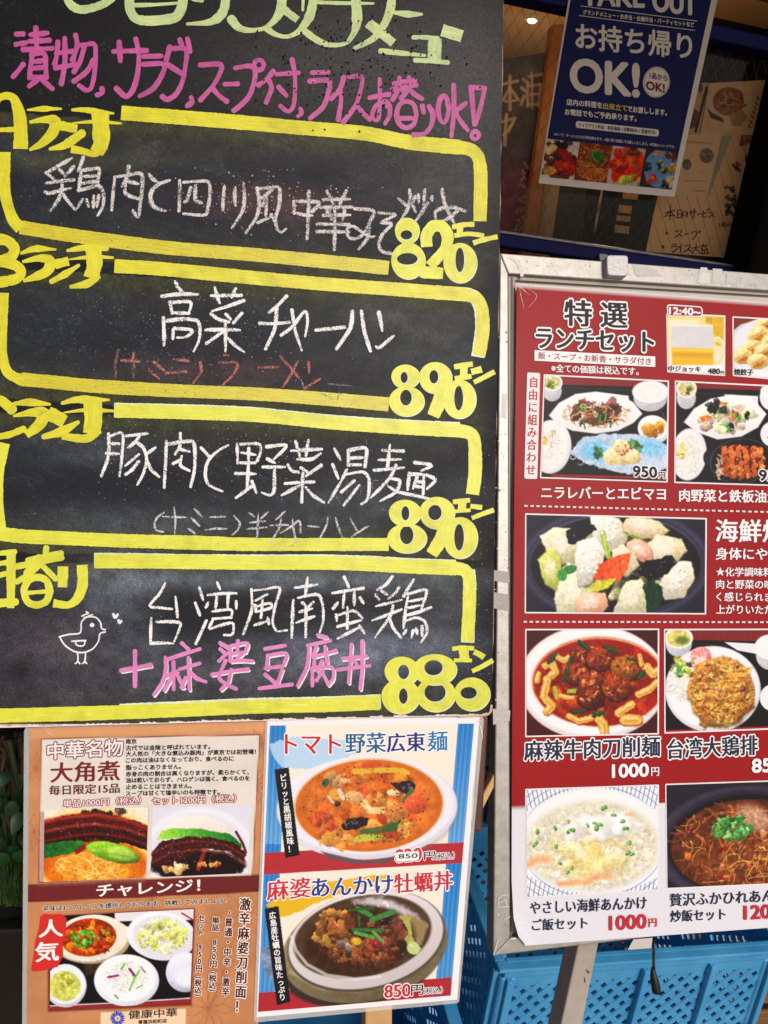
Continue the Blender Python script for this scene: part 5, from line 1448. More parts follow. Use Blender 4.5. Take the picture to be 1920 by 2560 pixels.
for i_ in range(7): q.st([(1595 - i_ * 8, 575 + i_ * 28), (1602 - i_ * 8, 590 + i_ * 28)], 10, (110, 70, 50), 2)
q.st([(1495, 640), (1530, 622)], 10, (120, 60, 40), 3)
q.build('paper_print', M_PRINT, ps2)
ps3 = thing('dish_paper', 'narrow beige poster with a red brown dish half hidden by the blue poster', 'paper', tuple(wp(1720, 338)))
q = Photo(WIN, -.0056, crp([(1180, 492), (1306, 490), (1252, 800), (1140, 800)]), AA, 2.4)
q.base(BEI2); q.e(1195, 700, 60, 60, (92, 44, 30), 0, 6, tex=.4); q.st([(1296, 520), (1230, 780)], 16, (26, 22, 20), 2); q.st([(1200, 640), (1240, 680), (1215, 740)], 30, (110, 50, 34), 4)
q.e(1258, 520, 14, 26, (90, 50, 36), 0, 4)
q.build('paper_print', M_PRINT, ps3)
ps4 = thing('leaflet_paper', 'pale leaflet with two round grey pictures lying over the service sheet', 'paper', tuple(wp(1770, 488)))
q = Photo(WIN, -.0048, crp([(1150, 800), (1445, 802), (1310, 1160), (1090, 1150)]), AA, 2.4)
q.base((208, 162, 112)); q.p([(1385, 802), (1448, 800), (1380, 1160), (1300, 1164)], (140, 128, 100), 2)
q.e(1295, 922, 42, 44, (110, 92, 74), 0, 3, tex=.6, ts=10); q.e(1178, 975, 26, 32, (96, 80, 66), 0, 3, tex=.6, ts=10)
for y_ in (1020, 1040, 1075): q.st([(1160, y_ - 6), (1290, y_)], 3, (150, 112, 78), 1)
q.st([(1180, 840), (1330, 850)], 10, (150, 112, 78), 3, .7); q.st([(1230, 1130), (1280, 1134)], 5, (120, 86, 60), 1)
q.build('paper_print', M_PRINT, ps4)

# take-out poster on the outside of the glass
tp = thing('takeout_poster', 'dark blue take out poster with white lettering taped on the shop window', 'poster', tuple(wp(1520, 476)))
A = Art(WIN, .040)
A.poly([(1442, -130), (1822, -130), (1686, 492), (1600, 485), (1347, 458)], (226, 216, 204))
A.build('paper', M_PRINT, tp)
A = Art(WIN, .0404)
BLU = (20, 28, 84)
A.poly([(1448, -130), (1806, -130), (1697, 382), (1368, 348)], BLU)
A.build('blue_ground', M_PRINT, tp)
A = Art(WIN, .0408)
Wt = (232, 220, 206)
A.txt('TAKE', (1457, 12), (1610, 18), 54, Wt, 2.2); A.txt('OUT', (1633, 27), (1740, 38), 52, Wt, 2.6)
for a_, b_ in (((550, 35), (1240, 125)), ((540, 92), (1225, 180))):
    A.stroke(crp([a_, b_]), 1.6, Wt, wob=0)
A.txt('グランドメニュー・お弁当・会議弁当・パーティセットなど', crp([(563, 86)])[0], crp([(1222, 162)])[0], 12.5, Wt, .3)
A.txt('お持ち帰り', (1440, 121), (1729, 148), 64, Wt, 1.5, mincho=0)
A.txt('OK!', (1428, 227), (1596, 241), 80, Wt, 4.0)
A.ell(1641, 205.5, 34, 39, (160, 150, 160), .15); A.ell(1641, 205.5, 32.6, 37.6, Wt, .15); A.ell(1641, 205.5, 30.6, 35.6, (110, 100, 130), .15); A.ell(1641, 205.5, 29.8, 34.8, Wt, .15)
A.txt('1品から', crp([(958, 462)])[0], crp([(1062, 482)])[0], 14, (110, 30, 34), .6); A.txt('OK!', crp([(938, 528)])[0], crp([(1046, 548)])[0], 20, (120, 30, 34), 1.2)
A.txt('店内の料理を', crp([(466, 622)])[0], crp([(676, 643)])[0], 15.5, Wt, .5); A.txt('出来立て', crp([(682, 645)])[0], crp([(824, 660)])[0], 15.5, (214, 186, 60), .5); A.txt('でお渡しします。', crp([(826, 662)])[0], crp([(1060, 686)])[0], 15.5, Wt, .5)
A.txt('お電話でもご予約承ります。', crp([(456, 680)])[0], crp([(880, 720)])[0], 15.5, Wt, .5)
A.rect(crp([(522, 716), (1014, 768), (1010, 810), (518, 756)]), Wt, 7)
A.txt('テイクアウト料金：税抜価格＋消費税8％＋容器代2％', crp([(538, 752)])[0], crp([(992, 798)])[0], 10.5, (30, 30, 70), .3)
A.txt('※スープ、ラーメンなどの汁物は除きます。※使い捨て容器にてお渡しいたします。※写真はイメージです。', crp([(392, 804)])[0], crp([(1108, 880)])[0], 8, Wt, .1)
A.build('poster_lettering', M_PRINT, tp)
def strip(a_, b_): # four dish pictures along the foot
    L = lambda t: ((350 + 780 * t), (822 + 82 * t)); B_ = lambda t: ((314 + 776 * t), (1046 + 78 * t))
    return crp([L(a_), L(b_), B_(b_), B_(a_)])
q = Photo(WIN, .0408, strip(0, .25), AA, 1.7)
q.base((196, 182, 164)); q.e(420, 980, 130, 110, (206, 196, 180), soft=6); q.bits(40, (420, 960, 100, 90), (20, 46), [(120, 50, 30), (80, 34, 24), (150, 60, 36), (60, 40, 30)], hl=.3, seed=3); q.p([(400, 860), (460, 870), (530, 1000), (500, 1050), (440, 940)], (150, 32, 32), 6, tex=.3); q.bits(8, (350, 880, 50, 26), (16, 30), [(200, 170, 130)], seed=5); q.bits(10, (440, 1000, 60, 30), (18, 30), [(176, 50, 34)], seed=6, hl=.4); q.e(365, 1010, 40, 26, (190, 140, 80), tex=.3); q.bits(9, (450, 850, 50, 20), (12, 24), [(50, 34, 30), (30, 24, 24)], seed=8)
q.build('food_photo', M_PRINT, tp)
q = Photo(WIN, .0408, strip(.25, .5), AA, 1.7)
q.base((124, 66, 30)); q.nz(20, .3); q.noodles(110, (640, 970, 120, 110), 110, 7, [(176, 104, 50), (150, 80, 36), (196, 134, 76), (110, 54, 28)], 3); q.bits(30, (650, 925, 48, 34), (8, 16), [(60, 110, 50), (84, 140, 66), (44, 84, 40)], seed=2); q.glint(20, (640, 980, 100, 80), 8, 3, .4)
q.build('food_photo', M_PRINT, tp)
q = Photo(WIN, .0408, strip(.5, .75), AA, 1.7)
q.base((186, 172, 160)); q.p([(730, 960), (780, 900), (900, 890), (940, 960), (925, 1060), (860, 1080), (740, 1080)], (206, 50, 24), 6, 16, tex=.2); q.bits(26, (830, 960, 90, 80), (20, 44), [(206, 50, 26), (222, 74, 36), (176, 36, 22), (226, 110, 60)], hl=.2, seed=4); q.bits(16, (840, 915, 56, 36), (12, 26), [(150, 90, 50), (120, 60, 34), (90, 50, 30)], seed=6); q.bits(10, (850, 1070, 60, 22), (14, 26), [(150, 170, 60), (190, 190, 80)], seed=7); q.e(860, 880, 18, 14, (90, 30, 24))
q.build('food_photo', M_PRINT, tp)
q = Photo(WIN, .0408, strip(.75, 1), AA, 1.7)
q.base((60, 50, 46)); q.e(1025, 1000, 100, 116, (110, 140, 180), .1, 4)
for (cx, cy, R_, pal) in ((1000, 910, 40, [(206, 190, 170), (176, 130, 90)]), (1085, 925, 36, [(130, 84, 44), (110, 66, 36)]), (1030, 990, 46, [(40, 60, 30), (206, 170, 60)]), (945, 985, 36, [(40, 40, 34), (60, 60, 44)]), (965, 1075, 44, [(196, 76, 56), (160, 50, 40), (216, 120, 90)]), (1040, 1090, 34, [(40, 34, 34), (70, 50, 40)]), (1095, 1000, 34, [(190, 140, 50), (160, 120, 50)]), (1080, 1070, 30, [(200, 180, 140)])):
    q.bits(12, (cx, cy, R_ * .7, R_ * .7), (8, 18), pal, seed=int(cx))
q.build('food_photo', M_PRINT, tp)

# ================================================================ DISPLAY STAND AND POSTER
m_fr = mat_plain('brushed_aluminium', (170, 166, 160), (150, 146, 140), 90, .45, .5, bmp=.15, bscale=400)
m_lip = mat_plain('inner_frame_lip', (150, 140, 128), (130, 122, 112), 60, .5, .3)
stand = thing('display_stand', 'silver aluminium display stand holding a red lunch set poster', 'stand', O3(STAND, 1560, 2370))
RT = 2300                                      # the frame runs on out of the picture
oTL, oBL = (1250, 632), (1233, 2390)
oTR, oBR = (RT, 714), (RT, 2264)
iTL, iBL = (1271, 684), (1276, 2345)
iTR, iBR = (RT - 50, 748), (RT - 50, 2232)
def bar(pts, label=None):
    return child('frame_bar', slab('frame_bar', STAND, pts, .006, .022, .0015), m_fr, stand, label)
bar([oTL, oTR, iTR, iTL], 'top frame bar with scraps of old tape'); bar([oTL, iTL, iBL, oBL], 'left frame bar'); bar([oBL, iBL, iBR, oBR], 'bottom frame bar'); bar([oTR, oBR, iBR, iTR], 'right frame bar')
child('backing_panel', slab('backing_panel', STAND, [(1262, 660), (RT - 20, 730), (RT - 20, 2275), (1262, 2362)], -.004, .008), mat_plain('white_backing', (196, 190, 182), (186, 180, 172), 20, .6), stand)
A = Art(STAND, .0005)
for pts in ([iTL, iTR, (RT - 60, 758), (1288, 700)], [iTL, (1288, 700), (1284, 2330), iBL]):
    A.poly(pts, (168, 156, 142))
A.poly([(1276, 690), (1282, 694), (1278, 2330), (1272, 2335)], (96, 84, 74))
A.build('inner_lip', mat_print('frame_lip', .4), stand)
# tape scraps, scuffs and grime on the bars
A = Art(STAND, .0064)
rs2 = np.random.RandomState(11)
for pts, c_ in (([(1752, 668), (1768, 669), (1772, 690), (1756, 712), (1742, 706)], (214, 210, 204)), ([(1782, 671), (1806, 673), (1804, 708), (1780, 706)], (210, 206, 200)), ([(1818, 684), (1842, 686), (1838, 712), (1814, 706)], (206, 202, 196)), ([(1754, 682), (1776, 684), (1772, 710), (1750, 708)], (222, 220, 216)),
                ([(1275, 645), (1300, 650), (1310, 690), (1302, 692), (1292, 660)], (222, 220, 214)), ([(1236, 1425), (1272, 1430), (1274, 1458), (1234, 1452)], (176, 168, 158)), ([(1233, 1480), (1272, 1486), (1273, 1528), (1232, 1520)], (172, 166, 156)), ([(1232, 1772), (1276, 1776), (1274, 1802), (1233, 1812)], (196, 190, 184)), ([(1256, 985), (1268, 985), (1266, 1045), (1254, 1043)], (214, 210, 206)), ([(1580, 660), (1640, 672), (1650, 690), (1590, 690)], (204, 200, 194))):
    A.mark(); A.poly(pts, c_)
M_TAPE = mat_print('old_tape', .35, grain=.2)
A.build('tape_scrap', M_TAPE, stand, 'scrap of old tape')
A = Art(STAND, .0066)
for _ in range(80):
    if rs2.rand() < .7: px, py = rs2.uniform(1236, 1272), rs2.uniform(700, 2370)
    else:
        px = rs2.uniform(1270, 1920); py = 634 + (px - 1250) * .078 + rs2.uniform(4, 36)
    r_ = rs2.uniform(.7, 2.2); A.ell(px, py, r_, r_ * rs2.uniform(.5, 1.4), [(120, 108, 96), (220, 216, 210), (226, 224, 220)][rs2.randint(3)], n=8)
for i_, s_ in enumerate(S('60,1100 62,1060 80,1040 118,1036/100,1060 112,1100/60,1108 125,1105/70,1080 84,1075 104,1060 108,1080/98,1180 130,1165/60,1300 35,1390', 1220, 1800, 2.37)):
    A.stroke(s_, 2.5, (216, 210, 200))
A.build('scuff_marks', M_TAPE, stand, 'small scuffs and dirt specks on the bars')['kind'] = 'stuff'
# clip
def rbox(pl, q_, front, th, r=6):
    q_ = np.asarray(q_, float); out = []
    for i in range(4):
        p, a_, b_ = q_[i], q_[i - 1], q_[(i + 1) % 4]
        u = (a_ - p) / np.linalg.norm(a_ - p) * r; v = (b_ - p) / np.linalg.norm(b_ - p) * r
        for t_ in np.linspace(0, 1, 6): out.append(tuple(p + u * (1 - t_) ** 2 + v * t_ ** 2))
    return slab('clip', pl, out, front, th, .0012)
m_clip = mat_plain('silver_clip_paint', (186, 184, 184), (172, 170, 170), 300, .45, .2, bmp=.5, bscale=260)
child('snap_clip', rbox(STAND, [(1517, 637), (1571, 638), (1571, 690), (1519, 688)], .016, .034, 9), m_clip, stand, 'rounded silver clip on the top bar')
child('clip_base', rbox(STAND, [(1496, 632), (1522, 634), (1520, 660), (1500, 656)], .004, .03, 6), mat_plain('dark_clip_base', (40, 40, 52), (30, 30, 40), 40, .4), stand)
# strut and foot
m_leg = mat_plain('beige_leg_paint', (176, 166, 154), (160, 150, 138), 40, .5, bmp=.15)
LEGP = Plane(14, 1450, 2440, .90)
child('support_leg', slab('support_leg', LEGP, [(1450, 2345), (1500, 2343), (1440, 2640), (1376, 2960), (1322, 2960), (1386, 2640)], .0, .03, .002), m_leg, stand, 'flat beige support leg')
A = Art(LEGP, .0006)
for i_, s_ in enumerate(S('585,1480 592,1500 600,1490/572,1530 576,1555', 1220, 1800, 2.37)): A.stroke(s_, 2.2, (50, 44, 40))
A.build('leg_scratches', mat_print('leg_scratch', .6), stand)
fl_ = LEGP.at(1348, 2960)
child('foot_bar', boxes('foot_bar', [((fl_[0] + .1, fl_[1], .02), (.62, .05, .035), None)], .006), m_leg, stand)
g0 = LEGP.at(1348, 2960)
child('foot_post', boxes('foot_post', [((g0[0], g0[1], (g0[2]) / 2 + .01), (.03, .03, max(.05, g0[2])), None)], .003), m_leg, stand)
# hanging cable
cabl = thing('power_cable', 'short black cable with a plug hanging from under the stand', 'cable', O3(STAND, 1634, 2370))
m_rub = mat_plain('black_rubber', (18, 18, 20), (12, 12, 14), 60, .5)
cp = lambda x_, y_, o_=-.02: STAND.at(1220 + x_ / 2.37, 1800 + y_ / 2.37, o_)
child('wire', rmesh('wire', *tube('w', [cp(985, 1300), cp(982, 1380), cp(981, 1440), cp(982, 1478)], 0.0016, 8), smooth=True), m_rub, cabl)
child('plug', rmesh('plug', *tube('w', [cp(979, 1468), cp(978, 1490), cp(982, 1520), cp(990, 1560), cp(997, 1600), cp(998, 1618)], [.0022, .003, .0042, .0052, .0052, .0044], 10), smooth=True), m_rub, cabl)

# poster: red sheet bulging a little out of its frame
POST = Plane(24.9, 1500, 1500, 0.873)
poster = thing('menu_poster', 'large red and white laminated lunch set poster slotted in the silver stand', 'poster', O3(POST, 1560, 2345))
def edge_l(y): return np.interp(y, [700, 1250, 1850, 2200, 2294, 2340, 2362], [1292, 1285.5, 1280, 1279, 1284, 1296, 1314])
ys = np.concatenate([np.linspace(709, 2200, 120), np.linspace(2208, 2364, 26)])
RX = 2240
V = []; C = []
nxp = 120
for y_ in ys:
    xl = edge_l(y_)
    for u in np.linspace(0, 1, nxp):
        x_ = xl + (RX - xl) * u
        ytop = 709 + (x_ - 1292) * .0745; ybot = 2364 - (x_ - 1314) * .0735
        yy = ytop + (y_ - 709) / (2364 - 709) * (ybot - ytop)
        bl = .006 * math.exp(-((yy - 2335) / 45) ** 2) * math.exp(-(x_ - xl) / 9) + .0006 * math.sin(yy / 90) * math.exp(-(x_ - xl) / 14) + .00008 * math.sin(x_ / 70 + yy / 160)
        V.append((x_, yy, bl))
V = np.array(V)
red_end = 2021 - (V[:, 0] - 1280) * .037
isr = V[:, 1] < red_end
Cc = np.where(isr[:, None], np.array((152, 14, 20.)), np.array((222, 220, 228.)))
Cc[V[:, 1] - (709 + (V[:, 0] - 1292) * .0745) < 2.5] = (226, 220, 216)
W3 = POST.many(V[:, :2], V[:, 2])
idx = np.arange(len(ys) * nxp).reshape(len(ys), nxp)
F4 = np.stack([idx[:-1, :-1], idx[1:, :-1], idx[1:, 1:], idx[:-1, 1:]], -1).reshape(-1, 4)
# red ground is its own sheet so that its lower border stays crisp
me = rmesh('poster_sheet', W3, F4, lin(np.where(isr[:, None], Cc, Cc)), smooth=True)
child('poster_sheet', me, M_LAMP, poster)
tabp = STAND
At = Art(STAND, .0068); At.poly(cr([(862, 1300), (975, 1290), (968, 1352), (828, 1362)], (1220, 1800, 2.37)), (196, 188, 182)); At.build('paper_tab', M_PRINT, poster, 'torn white paper tab under the lower edge')
POSTF = Plane(24.9, 1500, 1500, 0.8727)
A = Art(POSTF, 0.0)
A.poly([(1652, 2000), (1672, 2000), (1672, 2006.5), (1640, 2007.5), (1640, 1995)], (152, 14, 20))
fr = lambda pts, c_: A.rect(cr(pts, c_), (232, 226, 228), 2.5)
XX = (1220, 600, 2.37); Y1 = (1220, 1200, 2.37); ZZ = (1220, 1800, 2.37)
PH = {'A': (XX, [(330, 795), (1073, 832), (1065, 1437), (308, 1412)]), 'beer': (XX, [(1056, 430), (1407, 447), (1405, 806), (1062, 784)]), 'gyoza': (XX, [(1448, 452), (1790, 470), (1786, 835), (1450, 806)]),
      'B': (XX, [(1107, 832), (1850, 868), (1850, 1462), (1104, 1440)]), 'C': (Y1, [(220, 197), (1297, 225), (1293, 797), (217, 790)]), 'D': (Y1, [(220, 882), (1015, 880), (1013, 1508), (220, 1524)]),
      'E': (Y1, [(1043, 882), (1850, 880), (1850, 1472), (1045, 1503)]), 'F': (ZZ, [(220, 408), (1013, 382), (1012, 1012), (225, 1056)]), 'G': (ZZ, [(1050, 378), (1850, 352), (1850, 968), (1057, 1003)])}
for kk, (c_, pts) in PH.items(): A.mark(); fr(pts, c_)
A.build('white_photo_frame', M_LAMP, poster)
def inner(kk, d=9, off=.0004):
    c_, pts = PH[kk]
    p_ = np.array(pts, float); m_ = p_.mean(0)
    s_ = np.sign(p_ - m_)
    return Photo(POSTF, off, cr((p_ - s_ * d).tolist(), c_), c_)

# ---- dish pictures of the red poster
def tray_set(q, dx, dy, red=(126, 46, 50)):
    q.base((20, 17, 19)); q.p([(200, 700), (1950, 740), (1950, 900 + dy), (200, 850 + dy)], red, 4)
    q.st([(300, 868 + dy), (1900, 935 + dy)], 6, (60, 54, 58), 3)
def bowl(q, cx, cy, rx, ry, fill, tex=.2, depth=.35):
    q.e(cx, cy + ry * depth, rx * .92, ry, (196, 196, 204), 0, 4, shade=.12)
    q.e(cx, cy, rx, ry * .82, (238, 236, 238), 0, 3)
    q.e(cx, cy + ry * .04, rx * .84, ry * .66, fill, 0, 4, tex=tex, ts=16)
q = inner('A')
tray_set(q, 0, 0)
q.st([(380, 1395), (1065, 1412)], 14, (150, 40, 44), 4)
bowl(q, 380, 845, 62, 62, (206, 204, 150), .3, .8); q.bits(9, (376, 850, 34, 22), (8, 18), [(90, 110, 60), (120, 130, 80), (220, 210, 160)], seed=2)
q.p([(690, 908), (832, 922), (838, 968), (700, 950)], (226, 226, 234), 3)
q.p([(360, 1040), (420, 965), (520, 912), (640, 898), (770, 916), (860, 960), (915, 1030), (860, 1085), (770, 1130), (640, 1148), (500, 1130), (410, 1090)], (236, 234, 236), 5, shade=.06)
q.noodles(70, (640, 1030, 195, 80), 80, 6, [(196, 156, 116), (176, 130, 90), (210, 176, 140)], 5)
q.bits(36, (630, 1020, 150, 72), (20, 50), [(118, 72, 58), (96, 56, 46), (140, 90, 74), (80, 46, 38)], (.35, .7), .35, .25, .25, 6)
for i_ in range(16):
    r_ = np.random.RandomState(i_ + 90); a_ = (640 + r_.uniform(-130, 130), 1020 + r_.uniform(-70, 70)); q.st([a_, (a_[0] + r_.uniform(-16, 16), a_[1] + r_.uniform(14, 44))], 10, [(74, 124, 50), (40, 84, 36), (110, 150, 70)][i_ % 3], 2)
q.noodles(26, (650, 1030, 190, 80), 60, 5, [(206, 170, 130), (186, 140, 100)], 7); q.glint(40, (640, 1020, 160, 70), 6, 3, .5)
bowl(q, 962, 900, 108, 80, (236, 234, 232), .08, .45); q.nz(7, .08, 5, (962, 895, 90, 50))
q.st([(1030, 1020), (1060, 1080)], 7, (120, 30, 34))
q.e(982, 1122, 96, 82, (222, 222, 228), .3, 4, shade=.1); q.e(982, 1112, 84, 66, (238, 238, 240), .3, 5); q.bits(18, (982, 1125, 58, 36), (12, 28), [(200, 144, 50), (176, 116, 36), (216, 164, 76)], seed=8, hl=.2)
q.e(372, 1225, 122, 160, (224, 222, 226), .1, 5, shade=.06); q.e(366, 1220, 104, 138, (236, 234, 234), .1, 8); q.noodles(110, (360, 1235, 90, 110), 90, 4, [(216, 214, 204), (240, 238, 230), (226, 226, 212), (200, 200, 190)], 9); q.e(336, 1190, 18, 26, (216, 180, 110), tex=.4); q.noodles(6, (385, 1175, 40, 60), 40, 4, [(196, 130, 80)], 10)
q.p([(478, 1262), (560, 1172), (690, 1148), (880, 1150), (1000, 1182), (1080, 1230), (1080, 1340), (960, 1392), (780, 1384), (600, 1330)], (186, 200, 222), 5, 10, 30, .10, 30)
q.e(640, 1250, 90, 60, (130, 186, 224), .2, 26, tex=.15); q.e(960, 1230, 90, 50, (140, 192, 226), .2, 26, tex=.15); q.noodles(30, (760, 1270, 260, 100), 60, 6, [(220, 228, 240), (160, 190, 216)], 12, a=.7)
q.bits(20, (650, 1255, 30, 30), (8, 18), [(70, 110, 66), (100, 140, 90), (50, 84, 56)], seed=12); q.bits(26, (872, 1215, 38, 36), (8, 18), [(74, 110, 70), (100, 140, 92), (54, 88, 60)], seed=13)
for cx, cy, R_ in ((735, 1285, 52), (800, 1280, 58), (790, 1230, 50), (862, 1285, 46)): q.e(cx, cy, R_, R_ * .95, (226, 204, 156), .3, 4, .12, 20, .22, .35, .14, 16)
q.bits(16, (800, 1240, 50, 44), (4, 10), [(190, 40, 30)], seed=15, shade=0)
q.build('food_photo', M_LAMP, poster, 'picture of the liver and chive set with shrimp')

q = inner('B')
tray_set(q, 0, 0)
bowl(q, 1175, 880, 62, 68, (206, 190, 146), .3, .8); q.bits(8, (1190, 890, 30, 22), (8, 18), [(90, 100, 60), (120, 126, 80)], seed=2)
q.p([(1400, 915), (1600, 925), (1600, 990), (1420, 970)], (226, 226, 234), 3); q.st([(1490, 936), (1560, 942)], 5, (110, 110, 116))
q.p([(1160, 1080), (1220, 1000), (1320, 940), (1440, 918), (1560, 930), (1650, 1030), (1600, 1110), (1500, 1165), (1360, 1182), (1240, 1140)], (238, 236, 238), 5, shade=.06)
q.bits(40, (1420, 1050, 160, 90), (18, 46), [(216, 204, 140), (222, 216, 170), (200, 170, 166), (188, 150, 150), (206, 206, 160)], (.4, .8), .3, .2, .25, 17)
q.bits(9, (1370, 990, 66, 26), (16, 34), [(30, 30, 34), (44, 40, 40)], seed=18, hl=.3); q.bits(5, (1490, 1040, 60, 30), (12, 26), [(34, 32, 36)], seed=19, hl=.3); q.e(1438, 1108, 18, 26, (30, 34, 34), 0, 3, .3)
for pts, c_ in (([(1255, 1050), (1300, 1035), (1330, 1052), (1270, 1080)], (216, 110, 60)), ([(1445, 1005), (1478, 1020), (1470, 1070), (1442, 1062)], (216, 104, 60)), ([(1370, 962), (1420, 962), (1416, 976), (1376, 974)], (206, 110, 60))): q.p(pts, c_, 2)
q.bits(10, (1410, 1060, 120, 70), (10, 24), [(100, 170, 90), (130, 196, 110)], (.25, .4), seed=21); q.glint(40, (1420, 1050, 150, 90), 7, 22, .5)
q.e(1190, 1270, 105, 155, (224, 222, 226), .1, 5); q.e(1180, 1265, 92, 138, (236, 234, 234), .1, 8); q.noodles(110, (1180, 1280, 84, 120), 90, 4, [(216, 214, 204), (240, 238, 230), (226, 226, 212), (200, 200, 190)], 9); q.bits(8, (1140, 1245, 30, 40), (8, 20), [(216, 170, 80), (230, 200, 130)], seed=4)
q.e(1680, 930, 70, 80, (228, 228, 234), 0, 4); q.e(1680, 900, 66, 50, (240, 238, 238), 0, 4, tex=.06)
q.e(1690, 1150, 76, 76, (232, 232, 236), 0, 4); q.bits(8, (1690, 1160, 40, 30), (10, 22), [(206, 150, 50)], seed=6)
q.e(1500, 1310, 185, 132, (30, 28, 31), -.1, 4); q.e(1305, 1290, 30, 44, (36, 34, 38), 0, 4); q.e(1500, 1300, 172, 118, (14, 13, 15), -.1, 5); q.e(1500, 1310, 185, 132, (120, 118, 124), -.1, 2, ring=.025, a=.7)
q.noodles(20, (1375, 1340, 24, 80), 90, 8, [(196, 180, 160), (176, 150, 130)], 23, .1, dirn=1.4)
for i_ in range(6):
    X_ = 1400 + i_ * 42
    q.p([(X_ - 20, 1215 + abs(i_ - 2) * 6), (X_ + 16, 1210 + abs(i_ - 2) * 6), (X_ + 34, 1420 - abs(i_ - 2) * 8), (X_ - 4, 1420 - abs(i_ - 2) * 8)], (186, 104, 60), 4, 12, 14, .35, 10, .2)
q.bits(50, (1510, 1310, 130, 95), (8, 20), [(206, 122, 70), (150, 70, 36), (216, 140, 96), (110, 50, 26)], (.4, .8), .2, .3, .3, 25)
q.build('food_photo', M_LAMP, poster, 'picture of the stir fried vegetables and iron plate set')

q = inner('beer')
q.grad((236, 214, 130), (236, 226, 206), 450, 740); q.p([(1325, 450), (1410, 450), (1410, 640), (1345, 620)], (222, 176, 30), 8, tex=.1); q.p([(1290, 455), (1330, 455), (1330, 500), (1290, 490)], (206, 160, 30), 8)
q.p([(1066, 470), (1250, 470), (1250, 500), (1085, 520), (1075, 700)], (240, 232, 196), 10)
q.e(1356, 662, 48, 88, (222, 200, 120), .05, 5, ring=.34); q.e(1356, 662, 48, 88, (250, 246, 226), .05, 3, ring=.12); q.e(1356, 662, 34, 66, (250, 246, 226), .05, 3, ring=.08)
q.p([(1088, 506), (1332, 506), (1336, 742), (1090, 742)], (236, 184, 34), 3); q.p([(1090, 645), (1334, 645), (1334, 670), (1090, 670)], (244, 206, 60), 8); q.p([(1095, 660), (1330, 668), (1330, 700), (1095, 690)], (206, 140, 20), 14, a=.6)
q.p([(1088, 502), (1332, 508), (1334, 645), (1090, 636)], (216, 212, 214), 3, tex=.03, ts=20); q.p([(1088, 500), (1332, 506), (1332, 514), (1088, 508)], (240, 236, 230), 3)
q.p([(1055, 742), (1410, 742), (1410, 810), (1055, 810)], (240, 238, 240), 2)
q.build('drink_photo', M_LAMP, poster, 'picture of a beer mug')
q = inner('gyoza')
q.base((206, 206, 218)); q.p([(1440, 440), (1640, 460), (1500, 500), (1448, 540)], (120, 60, 40), 6); q.e(1660, 640, 230, 180, (226, 226, 236), -.2, 8)
for i_, (cx, cy) in enumerate(((1700, 520), (1640, 500), (1600, 560), (1680, 600), (1560, 640), (1640, 660), (1510, 690), (1600, 720))):
    q.e(cx, cy, 66, 46, (222, 196, 140), -.6 + .1 * i_, 4, .12, 20, .3, .2, .16, 18); q.st([(cx - 40, cy + 16), (cx, cy - 4), (cx + 34, cy - 28)], 5, (176, 130, 66), 4); q.e(cx + 6, cy + 18, 36, 14, (170, 110, 44), -.5, 10, tex=.4)
q.p([(1440, 765), (1800, 780), (1800, 850), (1440, 830)], (236, 234, 238), 3)
q.build('food_photo', M_LAMP, poster, 'picture of fried dumplings')

